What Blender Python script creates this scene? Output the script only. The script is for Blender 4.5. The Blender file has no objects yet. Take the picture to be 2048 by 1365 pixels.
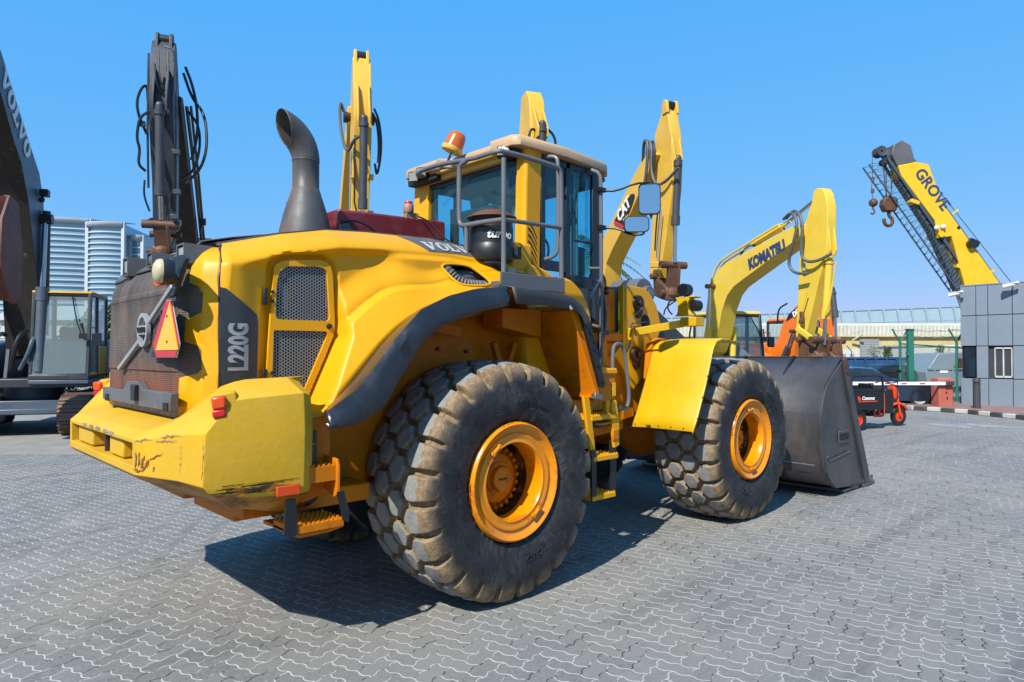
import bpy, bmesh, math, random
import numpy as np
from mathutils import Vector, Matrix, Euler

S = bpy.context.scene
COL = S.collection

# ---------------------------------------------------------------- camera
CAM = Vector((-3.603, -5.232, 1.889))
YAW, PIT = math.radians(46.415), math.radians(0.990)
cd = bpy.data.cameras.new('camera'); cam = bpy.data.objects.new('camera', cd); COL.objects.link(cam)
cam.location = CAM
cam.rotation_euler = (math.pi/2+PIT, 0, YAW-math.pi/2)
cd.sensor_width = 36; cd.lens = 24.0; cd.clip_start = .05; cd.clip_end = 5000
S.camera = cam
# ---------------------------------------------------------------- world, sun, exposure
SUN_EL = 45.0
SUN_DIR = Vector((-1.0, -0.33, 0)).normalized()       # horizontal direction towards the sun
w = bpy.data.worlds.new('World'); S.world = w; w.use_nodes = True
nt = w.node_tree; bg = nt.nodes['Background']
sky = nt.nodes.new('ShaderNodeTexSky'); sky.sky_type = 'NISHITA'; sky.sun_disc = False
sky.sun_elevation = math.radians(SUN_EL); sky.sun_rotation = math.atan2(SUN_DIR.x, SUN_DIR.y)
sky.air_density = 1.0; sky.dust_density = 0.1; sky.ozone_density = 1.5; sky.altitude = 0
SKN = .093
sepc = nt.nodes.new('ShaderNodeSeparateColor'); cmb = nt.nodes.new('ShaderNodeCombineColor'); nt.links.new(sky.outputs[0], sepc.inputs[0])
for ch, (n0, v0, ex) in enumerate(((.168, .098, .80), (.281, .430, .23), (.488, .95, .02))):   # tone response of the camera for the clear sky
    a_ = nt.nodes.new('ShaderNodeMath'); a_.operation = 'MULTIPLY'; a_.inputs[1].default_value = .139/n0; nt.links.new(sepc.outputs[ch], a_.inputs[0])
    b_ = nt.nodes.new('ShaderNodeMath'); b_.operation = 'POWER'; b_.inputs[1].default_value = ex; nt.links.new(a_.outputs[0], b_.inputs[0])
    c_ = nt.nodes.new('ShaderNodeMath'); c_.operation = 'MULTIPLY'; c_.inputs[1].default_value = v0/.139; nt.links.new(b_.outputs[0], c_.inputs[0])
    nt.links.new(c_.outputs[0], cmb.inputs[ch])
nt.links.new(cmb.outputs[0], bg.inputs[0]); bg.inputs[1].default_value = SKN
sl = bpy.data.lights.new('sun', 'SUN'); sl.energy = 5.0; sl.angle = math.radians(.5); sl.color = (1, .95, .87)
so = bpy.data.objects.new('sun', sl); COL.objects.link(so)
e = math.radians(SUN_EL)
tosun = Vector((SUN_DIR.x*math.cos(e), SUN_DIR.y*math.cos(e), math.sin(e)))
so.rotation_euler = tosun.to_track_quat('Z', 'Y').to_euler()
S.view_settings.view_transform = 'Standard'; S.view_settings.look = 'None'
S.view_settings.exposure = 0.6; S.view_settings.gamma = 1
S.render.resolution_x = 1024; S.render.resolution_y = 682

# ---------------------------------------------------------------- materials
def srgb(r, g, b):
    return tuple(((c/255+.055)/1.055)**2.4 if c/255 > .04045 else c/255/12.92 for c in (r, g, b))
def newmat(name):
    m = bpy.data.materials.new(name); m.use_nodes = True
    n = m.node_tree; b = n.nodes['Principled BSDF']
    return m, n, b
def nd(n, t, **kw):
    x = n.nodes.new(t)
    for k, v in kw.items():
        if k.startswith('i_'):
            key = k[2:]
            x.inputs[int(key) if key.isdigit() else key.replace('_', ' ')].default_value = v
        else: setattr(x, k, v)
    return x
def math_(n, op, a, b=None, c=None):
    x = n.nodes.new('ShaderNodeMath'); x.operation = op
    for i, q in enumerate((a, b, c)):
        if q is None: continue
        if isinstance(q, (int, float)): x.inputs[i].default_value = q
        else: n.links.new(q, x.inputs[i])
    return x.outputs[0]
def mixc(n, f, a, b):
    x = n.nodes.new('ShaderNodeMix'); x.data_type = 'RGBA'
    for i, q in ((0, f), (6, a), (7, b)):
        if isinstance(q, (int, float)): x.inputs[i].default_value = q
        elif isinstance(q, tuple): x.inputs[i].default_value = (*q, 1)
        else: n.links.new(q, x.inputs[i])
    return x.outputs[2]
def noise(n, co, scale, detail=4, rough=.55, dist=0):
    x = nd(n, 'ShaderNodeTexNoise', i_Scale=scale, i_Detail=detail, i_Roughness=rough, i_Distortion=dist)
    n.links.new(co, x.inputs['Vector']); return x.outputs['Fac']
def ramp(n, f, lo, hi):
    x = nd(n, 'ShaderNodeMapRange'); x.inputs[1].default_value = lo; x.inputs[2].default_value = hi
    n.links.new(f, x.inputs[0]); return x.outputs[0]
def paint(name, col, rough=.42, metal=0, var=.12, dirt=None, dirt_lo=.55, dirt_hi=.75, dirt_scale=2.2,
          chip=None, chip_lo=.66, chip_scale=9, bump=.05, bscale=60, coat=0, stretch=None, spec=.5, edge=None):
    m, n, b = newmat(name)
    col = tuple(c*.77 for c in col)
    if dirt: dirt = tuple(c*.77 for c in dirt)
    if edge: pt = nd(n, 'ShaderNodeNewGeometry').outputs['Pointiness']
    co = nd(n, 'ShaderNodeTexCoord').outputs['Object']
    if stretch:
        mp = nd(n, 'ShaderNodeMapping'); mp.inputs['Scale'].default_value = stretch
        n.links.new(co, mp.inputs[0]); co2 = mp.outputs[0]
    else: co2 = co
    v = noise(n, co, 1.7, 5)
    dark = tuple(c*(1-var*1.6) for c in col); light = tuple(min(1, c*(1+var*.5)) for c in col)
    c = mixc(n, ramp(n, v, .3, .7), dark, light)
    r = noise(n, co, 7, 5, .7)
    if dirt:
        d = ramp(n, noise(n, co2, dirt_scale, 8, .68, .3), dirt_lo, dirt_hi)
        c = mixc(n, math_(n, 'MULTIPLY', d, .85), c, dirt)
    if chip:
        d2 = ramp(n, noise(n, co2, chip_scale, 9, .75, .6), chip_lo, chip_lo+.025)
        c = mixc(n, d2, c, chip)
    if edge:
        ew = math_(n, 'MULTIPLY', ramp(n, pt, .515, .56), ramp(n, noise(n, co, 16, 5, .7), .44, .52))
        c = mixc(n, math_(n, 'MULTIPLY', ew, .85), c, edge)
    n.links.new(c, b.inputs['Base Color'])
    n.links.new(math_(n, 'ADD', math_(n, 'MULTIPLY', r, .3), rough-.12), b.inputs['Roughness'])
    b.inputs['Metallic'].default_value = metal
    b.inputs['Coat Weight'].default_value = coat
    b.inputs['Specular IOR Level'].default_value = spec
    if bump:
        bp = nd(n, 'ShaderNodeBump', i_Strength=bump, i_Distance=.01)
        n.links.new(noise(n, co, bscale, 3), bp.inputs['Height']); n.links.new(bp.outputs[0], b.inputs['Normal'])
    return m

YEL = (.84, .385, .001)
M = {}
M['yellow'] = paint('loader_yellow', YEL, .42, var=.05, dirt=(.62, .32, .02), dirt_lo=.58, dirt_hi=.85, bump=.02, spec=.3)
M['yellow_worn'] = paint('worn_yellow', (.67, .39, .018), .55, spec=.25, var=.12, dirt=(.63, .40, .055), dirt_lo=.42, dirt_hi=.80, dirt_scale=3, stretch=(1, 1, 2.5),
                         chip=(.30, .24, .17), chip_lo=.735, chip_scale=6, bump=.18, bscale=25)
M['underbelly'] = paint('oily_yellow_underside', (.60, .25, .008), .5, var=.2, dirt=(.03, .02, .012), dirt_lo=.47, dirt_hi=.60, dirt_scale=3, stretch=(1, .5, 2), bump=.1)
M['orange'] = paint('shaded_dirty_orange', (.72, .205, .001), .5, spec=.22, var=.15, dirt=(.16, .05, .01), dirt_lo=.52, dirt_hi=.74, bump=.06)  # frame dirt, plus wheel-well shade put into the darker orange
M['rim'] = paint('rim_yellow', (.90, .29, .001), .24, spec=.5, var=.1, dirt=(.62, .14, .01), dirt_lo=.55, dirt_hi=.62, dirt_scale=6,
                 chip=(.03, .02, .015), chip_lo=.66, chip_scale=11, bump=.08)
M['oily'] = paint('oily_black', (.025, .014, .008), .3, var=.3, dirt=(.45, .12, .01), dirt_lo=.5, dirt_hi=.6, dirt_scale=7)
M['fender'] = paint('front_fender_yellow', (.68, .40, .003), .42, spec=.35, var=.06, dirt=(.66, .44, .06), dirt_lo=.5, dirt_hi=.85, bump=1.0, bscale=2.2)
M['flare'] = paint('fender_rubber', (.020, .023, .028), .22, var=.2, dirt=(.06, .062, .066), dirt_lo=.52, dirt_hi=.8, dirt_scale=3, bump=.04, bscale=40)
M['capgrey'] = paint('sunlit_grey_plastic', (.11, .113, .118), .55, var=.12, dirt=(.17, .16, .15), dirt_lo=.5, dirt_hi=.8, bump=.05)  # dark grey plastic lightened, sunlight on the cap put into the colour
M['grey'] = paint('dark_grey_plastic', (.055, .058, .064), .5, var=.12, dirt=(.14, .13, .12), dirt_lo=.55, dirt_hi=.8, bump=.05)
M['midgrey'] = paint('grey_painted_steel', (.12, .12, .125), .45, var=.12, dirt=(.22, .20, .18), dirt_lo=.55, dirt_hi=.8)
M['chipgrey'] = paint('bare_chips', (.26, .22, .15), .6, var=.3)
M['rustmark'] = paint('rust_marks', (.27, .085, .018), .7, var=.3)
M['lining'] = paint('cab_lining', (.10, .125, .135), .8)
M['rail'] = paint('grey_handrail', (.15, .15, .16), .4, var=.15, dirt=(.20, .10, .05), dirt_lo=.62, dirt_hi=.75, dirt_scale=6)
M['black'] = paint('black_paint', (.012, .013, .015), .4, var=.2, dirt=(.05, .045, .04), dirt_lo=.55, dirt_hi=.75)
M['navy'] = paint('dark_blue_black_frame', (.010, .016, .028), .3, var=.15)
M['stack'] = paint('exhaust_steel', (.075, .078, .078), .5, var=.25, stretch=(1, 1, .4), dirt=(.26, .12, .05), dirt_lo=.46, dirt_hi=.70, dirt_scale=3, bump=.1)
M['maroon'] = paint('maroon_paint', (.20, .012, .018), .4, var=.1, dirt=(.30, .10, .09), dirt_lo=.5, dirt_hi=.8)
M['roof'] = paint('roof_tan', (.56, .36, .19), .5, var=.08, dirt=(.55, .38, .22), dirt_lo=.5, dirt_hi=.8)
M['rooftrim'] = paint('roof_yellow', (.80, .48, .07), .5, var=.08)
M['bucket'] = paint('bucket_grey', (.078, .075, .077), .36, metal=.2, var=.25, chip=(.17, .16, .155), chip_lo=.70, chip_scale=6, stretch=(1, 1, .45), dirt=(.17, .115, .08), dirt_lo=.52, dirt_hi=.78, dirt_scale=1.6, bump=.05)
M['steel'] = paint('bare_steel', (.32, .31, .30), .35, metal=.8, var=.2, dirt=(.10, .06, .04), dirt_lo=.5, dirt_hi=.7)
M['chrome'] = paint('chrome_rod', (.62, .62, .64), .18, metal=1, var=.05, bump=0)
M['brownmetal'] = paint('brown_pin_metal', (.06, .035, .022), .35, metal=.4, var=.3)
M['white'] = paint('white_letters', (.92, .92, .92), .5, var=.05)
M['silver'] = paint('silver_trim', (.42, .42, .42), .4, metal=.3, var=.15)
M['rust'] = paint('rust', (.16, .055, .022), .7, var=.3, dirt=(.08, .03, .015), dirt_lo=.45, dirt_hi=.65, bump=.3)
M['hose'] = paint('black_hose', (.015, .015, .016), .35, var=.1)
M['ribhose'] = paint('grey_ribbed_hose', (.10, .10, .105), .55, var=.15)
M['red_refl'] = paint('red_reflector', (.60, .012, .01), .3, var=.1)
M['or_refl'] = paint('orange_reflector', (.80, .08, .006), .25, var=.1)
M['amberplastic'] = paint('amber_plastic', (.62, .13, .008), .2, var=.12, dirt=(.30, .08, .02), dirt_lo=.5, dirt_hi=.7)
M['lens'] = paint('clear_lamp_lens', (.42, .43, .40), .12, var=.15, metal=.2)
M['lensdirty'] = paint('yellowed_lens', (.55, .50, .30), .25, var=.1)
M['mirror'] = paint('mirror_glass', (.75, .80, .85), .02, metal=1, var=0, bump=0)
M['pinkbrown'] = paint('faded_pink_plastic', (.38, .20, .14), .5)
M['darkin'] = paint('dark_interior', (.012, .012, .012), .7)
M['seat'] = paint('seat_fabric', (.02, .02, .022), .8)

def glass(name, tint, alpha, rough=.03, refl=.9, paleness=.25):
    m, n, b = newmat(name); out = n.nodes['Material Output']
    tr = nd(n, 'ShaderNodeBsdfTransparent'); tr.inputs[0].default_value = (*tint, 1)
    gl = nd(n, 'ShaderNodeBsdfGlossy'); gl.inputs['Roughness'].default_value = rough; gl.inputs[0].default_value = (refl, refl, refl, 1)
    df = nd(n, 'ShaderNodeBsdfDiffuse'); df.inputs[0].default_value = (tint[0]*paleness, tint[1]*paleness, tint[2]*paleness, 1)
    lw = nd(n, 'ShaderNodeLayerWeight'); lw.inputs['Blend'].default_value = .5
    fr_ = math_(n, 'ADD', math_(n, 'MULTIPLY', math_(n, 'POWER', lw.outputs['Facing'], 4.0), .75), .045)
    m1 = nd(n, 'ShaderNodeMixShader'); m1.inputs[0].default_value = alpha
    n.links.new(tr.outputs[0], m1.inputs[1]); n.links.new(df.outputs[0], m1.inputs[2])
    m2 = nd(n, 'ShaderNodeMixShader'); n.links.new(fr_, m2.inputs[0])
    n.links.new(m1.outputs[0], m2.inputs[1]); n.links.new(gl.outputs[0], m2.inputs[2])
    n.links.new(m2.outputs[0], out.inputs[0]); return m
M['glass'] = glass('teal_glass', (.42, .86, .95), .12)
M['glassdark'] = glass('dark_glass', (.18, .28, .32), .45)

def hexmat(name, pitch, plane='xz', col=(.20, .20, .19), lw=.17):
    """perforated plate: hexagonal holes are really transparent"""
    m, n, b = newmat(name); out = n.nodes['Material Output']
    co = nd(n, 'ShaderNodeTexCoord').outputs['Object']
    sp = nd(n, 'ShaderNodeSeparateXYZ'); n.links.new(co, sp.inputs[0])
    X = sp.outputs[0]; Z = sp.outputs[2]
    if plane == 'yz': X = sp.outputs[1]
    u = math_(n, 'MULTIPLY', Z, 1/pitch); v = math_(n, 'MULTIPLY', X, 1/pitch)
    s3 = 1.7320508
    def cell(ou, ov):
        a = math_(n, 'SUBTRACT', math_(n, 'FLOORED_MODULO', math_(n, 'ADD', u, ou), 1.0), .5)
        c = math_(n, 'SUBTRACT', math_(n, 'FLOORED_MODULO', math_(n, 'ADD', v, ov), s3), s3/2)
        a = math_(n, 'ABSOLUTE', a); c = math_(n, 'ABSOLUTE', c)
        return math_(n, 'MAXIMUM', a, math_(n, 'ADD', math_(n, 'MULTIPLY', a, .5), math_(n, 'MULTIPLY', c, .8660254)))
    d = math_(n, 'MINIMUM', cell(0, 0), cell(.5, s3/2))
    mask = math_(n, 'GREATER_THAN', d, .5-lw)
    b.inputs['Base Color'].default_value = (*col, 1); b.inputs['Roughness'].default_value = .5; b.inputs['Metallic'].default_value = .3
    tr = nd(n, 'ShaderNodeBsdfTransparent'); mx = nd(n, 'ShaderNodeMixShader')
    n.links.new(mask, mx.inputs[0]); n.links.new(tr.outputs[0], mx.inputs[1]); n.links.new(b.outputs[0], mx.inputs[2])
    n.links.new(mx.outputs[0], out.inputs[0]); return m
M['hex'] = hexmat('perforated_plate', .021)
M['mesh_small'] = hexmat('fine_perforated_plate', .012, col=(.05, .05, .05), lw=.2)

# ---------------------------------------------------------------- mesh builder
SPLIT = {'rear_hood_frame', 'step_rubber_strap', 'badge_bar', 'tow_pocket_block', 'roll_bar', 'grille_seal', 'lamp_recess', 'rail_clamp', 'bar_slot',
         'ladder_side_plate', 'ladder_rubber_side', 'hinge_bolt', 'sign_bolt', 'boom_foot', 'side_guard', 'flap_bolt', 'well_bolt', 'hose_clamp', 'hose_bracket', 'boom_lamp', 'side_window',
         'hydraulic_hose', 'boom_hose', 'well_brace', 'warning_decal', 'inner_fender', 'fender_rivet', 'plate_bolt', 'step_hose', 'lamp_cable', 'sign_bracket', 'headlight'}
class MB:
    def __init__(s): s.v = []; s.f = []
    def add(s, v, f):
        o = len(s.v); s.v += [tuple(p) for p in v]; s.f += [tuple(i+o for i in q) for q in f]; return s
    def box(s, x0, x1, y0, y1, z0, z1):
        return s.add([(x, y, z) for x in (x0, x1) for y in (y0, y1) for z in (z0, z1)],
                     [(0, 1, 3, 2), (4, 6, 7, 5), (0, 4, 5, 1), (2, 3, 7, 6), (0, 2, 6, 4), (1, 5, 7, 3)])
    def obox(s, c, size, rot=(0, 0, 0), M3=None):
        R = M3 if M3 is not None else Euler([math.radians(a) for a in rot]).to_matrix()
        c = Vector(c); h = [q/2 for q in size]
        return s.add([c+R @ Vector((x*h[0], y*h[1], z*h[2])) for x in (-1, 1) for y in (-1, 1) for z in (-1, 1)],
                     [(0, 1, 3, 2), (4, 6, 7, 5), (0, 4, 5, 1), (2, 3, 7, 6), (0, 2, 6, 4), (1, 5, 7, 3)])
    def beam(s, a, b, w, h, up=(0, 0, 1)):
        a = Vector(a); b = Vector(b); d = (b-a); L = d.length; d.normalize()
        y = Vector(up).cross(d)
        if y.length < 1e-4: y = Vector((0, 1, 0)).cross(d)
        y.normalize(); z = d.cross(y)
        R = Matrix((d, y, z)).transposed()
        return s.obox((a+b)/2, (L, w, h), M3=R)
    def prism(s, P, d):
        """polygon P (3D points) extruded by vector d, centred"""
        d = Vector(d)/2; n = len(P); P = [Vector(p) for p in P]
        s.add([p-d for p in P]+[p+d for p in P],
              [tuple(range(n)), tuple(range(2*n-1, n-1, -1))]+[(i, n+i, n+(i+1) % n, (i+1) % n) for i in range(n)])
        return s
    def sheet(s, P): return s.add(P, [tuple(range(len(P)))])
    def grid(s, rows, closeu=False, closev=False):
        m = len(rows); k = len(rows[0]); v = [p for r in rows for p in r]; f = []
        for i in range(m-(0 if closeu else 1)):
            for j in range(k-(0 if closev else 1)):
                i2 = (i+1) % m; j2 = (j+1) % k
                f.append((i*k+j, i*k+j2, i2*k+j2, i2*k+j))
        return s.add(v, f)
    def tube(s, pts, r, n=8, cap=True, smooth=0):
        P = [Vector(p) for p in pts]
        for _ in range(smooth):
            Q = [P[0]]
            for a, b in zip(P, P[1:]): Q += [a*.75+b*.25, a*.25+b*.75]
            Q.append(P[-1]); P = Q
        rr = r if isinstance(r, (list, tuple)) else [r]*len(P)
        if len(rr) != len(P): rr = [rr[0]+(rr[-1]-rr[0])*i/(len(P)-1) for i in range(len(P))]
        rows = []; up = None
        for i, p in enumerate(P):
            t = (P[min(i+1, len(P)-1)]-P[max(i-1, 0)]).normalized()
            if up is None:
                up = t.orthogonal().normalized()
            up = (up-t*up.dot(t)); up.normalize(); sd = t.cross(up)
            rows.append([p+(up*math.cos(2*math.pi*j/n)+sd*math.sin(2*math.pi*j/n))*rr[i] for j in range(n)])
        o = len(s.v); s.grid(rows, closev=True)
        if cap:
            m = len(rows)
            s.f.append(tuple(o+j for j in range(n-1, -1, -1))); s.f.append(tuple(o+(m-1)*n+j for j in range(n)))
        return s
    def cyl(s, a, b, r, r2=None, n=20): return s.tube([a, b], [r, r if r2 is None else r2], n)
    def lathe(s, prof, o, axis, n=32):
        """prof: list of (radius, height along axis)"""
        ax = Vector(axis).normalized(); u = ax.orthogonal().normalized(); v = ax.cross(u); o = Vector(o)
        rows = [[o+ax*h+(u*math.cos(2*math.pi*j/n)+v*math.sin(2*math.pi*j/n))*max(r, 1e-4) for j in range(n)] for r, h in prof]
        return s.grid(rows, closev=True)
    def ball(s, c, r, n=12, sc=(1, 1, 1)):
        c = Vector(c)
        rows = [[c+Vector((math.sin(a)*math.cos(b)*sc[0], math.sin(a)*math.sin(b)*sc[1], math.cos(a)*sc[2]))*r for b in [2*math.pi*j/n for j in range(n)]]
                for a in [max(1e-3, min(math.pi-1e-3, math.pi*i/(n//2))) for i in range(n//2+1)]]
        return s.grid(rows, closev=True)
    def bolts(s, pts, r, d, n=6):
        d = Vector(d)
        for p in pts: s.cyl(Vector(p), Vector(p)+d, r, n=n)
        return s
    def build(s, name, mat, parent=None, bevel=0, seg=2, smooth=38, solid=0, subsurf=0, label=None):
        if name in SPLIT:
            par = list(range(len(s.v)))
            def fd(i):
                while par[i] != i: par[i] = par[par[i]]; i = par[i]
                return i
            for q in s.f:
                r0 = fd(q[0])
                for i in q[1:]: par[fd(i)] = r0
            groups = {}
            for q in s.f: groups.setdefault(fd(q[0]), []).append(q)
            if len(groups) > 1:
                out = []
                for fs in groups.values():
                    ids = sorted({i for q in fs for i in q}); mp = {i: k for k, i in enumerate(ids)}
                    t = MB(); t.v = [s.v[i] for i in ids]; t.f = [tuple(mp[i] for i in q) for q in fs]
                    out.append(t._build(name, mat, parent, bevel, seg, smooth, solid, subsurf, label))
                return out[0]
        return s._build(name, mat, parent, bevel, seg, smooth, solid, subsurf, label)
    def _build(s, name, mat, parent=None, bevel=0, seg=2, smooth=38, solid=0, subsurf=0, label=None):
        me = bpy.data.meshes.new(name); me.from_pydata([tuple(p) for p in s.v], [], s.f); me.update()
        bm = bmesh.new(); bm.from_mesh(me)
        bmesh.ops.recalc_face_normals(bm, faces=bm.faces); bm.to_mesh(me); bm.free()
        return finish(me, name, mat, parent, bevel, seg, smooth, solid, subsurf, label)
def finish(me, name, mat, parent=None, bevel=0, seg=2, smooth=38, solid=0, subsurf=0, label=None):
    o = bpy.data.objects.new(name, me); COL.objects.link(o)
    for mm in (mat if isinstance(mat, list) else [mat]): me.materials.append(M[mm] if isinstance(mm, str) else mm)
    if smooth:
        me.polygons.foreach_set('use_smooth', [True]*len(me.polygons))
        me.set_sharp_from_angle(angle=math.radians(smooth))
    if solid:
        q = o.modifiers.new('solid', 'SOLIDIFY'); q.thickness = solid; q.offset = 0
    if bevel:
        q = o.modifiers.new('bevel', 'BEVEL'); q.width = bevel; q.segments = seg; q.limit_method = 'ANGLE'; q.angle_limit = math.radians(30)
        q.harden_normals = False
    if subsurf:
        q = o.modifiers.new('sub', 'SUBSURF'); q.levels = q.render_levels = subsurf
    if parent: o.parent = parent
    if label: o['label'] = label
    return o
def thing(name, label, cat, loc=(0, 0, 0), rz=0, group=None):
    o = bpy.data.objects.new(name, None); COL.objects.link(o); o.location = loc; o.rotation_euler = (0, 0, rz)
    o['label'] = label; o['category'] = cat
    if group: o['group'] = group
    return o
def tag(o, label, cat, group=None):
    o['label'] = label; o['category'] = cat
    if group: o['group'] = group
    return o
def stuff(o, kind='structure'): o['kind'] = kind; return o

# flat outlines (with holes) -> triangulated solid, via a temporary 2D curve
def fill2d(loops, ext=.002):
    cu = bpy.data.curves.new('tmp', 'CURVE'); cu.dimensions = '2D'; cu.fill_mode = 'BOTH'; cu.extrude = ext
    for L in loops:
        sp = cu.splines.new('POLY'); sp.points.add(len(L)-1)
        for i, p in enumerate(L): sp.points[i].co = (p[0], p[1], 0, 1)
        sp.use_cyclic_u = True
    ob = bpy.data.objects.new('tmp', cu); COL.objects.link(ob)
    me = bpy.data.meshes.new_from_object(ob.evaluated_get(bpy.context.evaluated_depsgraph_get()))
    v = [tuple(q.co) for q in me.vertices]; f = [tuple(p.vertices) for p in me.polygons]
    bpy.data.objects.remove(ob); bpy.data.curves.remove(cu); bpy.data.meshes.remove(me)
    return v, f
def text2d(s, size, ext=.002, bold=0, sx=1, shear=0):
    cu = bpy.data.curves.new('tmp', 'FONT'); cu.body = s; cu.size = size; cu.extrude = ext; cu.offset = bold; cu.resolution_u = 3
    cu.align_x = 'CENTER'; cu.align_y = 'CENTER'; cu.shear = shear
    ob = bpy.data.objects.new('tmp', cu); COL.objects.link(ob)
    me = bpy.data.meshes.new_from_object(ob.evaluated_get(bpy.context.evaluated_depsgraph_get()))
    v = [(q.co.x*sx, q.co.y, q.co.z) for q in me.vertices]; f = [tuple(p.vertices) for p in me.polygons]
    bpy.data.objects.remove(ob); bpy.data.curves.remove(cu); bpy.data.meshes.remove(me)
    return v, f
GV = [(-.02, 1), (.40, 1), (.40, .87), (.34, .87), (.54, .33), (.70, .87), (.60, .87), (.60, 1), (.98, 1), (.98, .87), (.90, .87), (.58, 0), (.40, 0), (.07, .87), (-.02, .87)]
GL = [(0, 1), (.47, 1), (.47, .87), (.37, .87), (.37, .13), (.62, .13), (.66, .38), (.80, .38), (.80, 0), (0, 0), (0, .13), (.1, .13), (.1, .87), (0, .87)]
def ell(rx, ry, n=28): return [(rx*math.cos(2*math.pi*i/n), ry*math.sin(2*math.pi*i/n)) for i in range(n)]
def slab(word, h, ext=.002):
    """wide slab-serif capitals (V, L, O), centred, height h"""
    loops = []; x = 0
    for ch in word:
        if ch == 'V': loops.append([(x+a, b) for a, b in GV]); x += 1.02
        if ch == 'L': loops.append([(x+a, b) for a, b in GL]); x += .86
        if ch == 'O':
            loops.append([(x+.46+a, .5+b) for a, b in ell(.46, .52)]); loops.append([(x+.46+a, .5+b) for a, b in ell(.19, .37)]); x += .98
    loops = [[((a-x/2)*h, (b-.5)*h) for a, b in L] for L in loops]
    return fill2d(loops, ext)
def place(mb, vf, o, u, v, nrm=None):
    """map flat geometry into the plane through o spanned by u, v"""
    o = Vector(o); u = Vector(u).normalized(); v = Vector(v).normalized(); n = u.cross(v) if nrm is None else Vector(nrm)
    mb.add([o+u*a+v*b+n*c for a, b, c in vf[0]], vf[1]); return mb
def lerp(a, b, t): return a+(b-a)*t
def sm(a, b, x):
    t = max(0, min(1, (x-a)/(b-a))); return t*t*(3-2*t)
def interp(x, T):
    if x <= T[0][0]: return T[0][1]
    for (a, b), (c, d) in zip(T, T[1:]):
        if x <= c: return b+(d-b)*(x-a)/(c-a)
    return T[-1][1]
def resample(P, n):
    P = [Vector(p) for p in P]; L = [0]
    for a, b in zip(P, P[1:]): L.append(L[-1]+(b-a).length)
    out = []
    for i in range(n):
        t = L[-1]*i/(n-1); k = 0
        while k < len(L)-2 and L[k+1] < t: k += 1
        q = (t-L[k])/max(1e-9, L[k+1]-L[k]); out.append(P[k].lerp(P[k+1], q))
    return out
def inpoly(x, y, P):
    c = False; j = len(P)-1
    for i in range(len(P)):
        if (P[i][1] > y) != (P[j][1] > y) and x < (P[j][0]-P[i][0])*(y-P[i][1])/(P[j][1]-P[i][1])+P[i][0]: c = not c
        j = i
    return c
def sdist(x, y, P):
    d = 1e9
    for a, b in zip(P, P[1:]+P[:1]):
        dx, dy = b[0]-a[0], b[1]-a[1]; t = max(0, min(1, ((x-a[0])*dx+(y-a[1])*dy)/(dx*dx+dy*dy+1e-12)))
        d = min(d, math.hypot(x-a[0]-t*dx, y-a[1]-t*dy))
    return d if inpoly(x, y, P) else -d
def roundpoly(P, r, n=4):
    out = []
    for i in range(len(P)):
        a, b, c = Vector(P[i-1]), Vector(P[i]), Vector(P[(i+1) % len(P)])
        d1 = min(r, (a-b).length*.45); d2 = min(r, (c-b).length*.45)
        p = b+(a-b).normalized()*d1; q = b+(c-b).normalized()*d2
        for k in range(n+1):
            t = k/n; out.append(tuple((p*(1-t)**2+b*2*t*(1-t)+q*t*t)))
    return out

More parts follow.
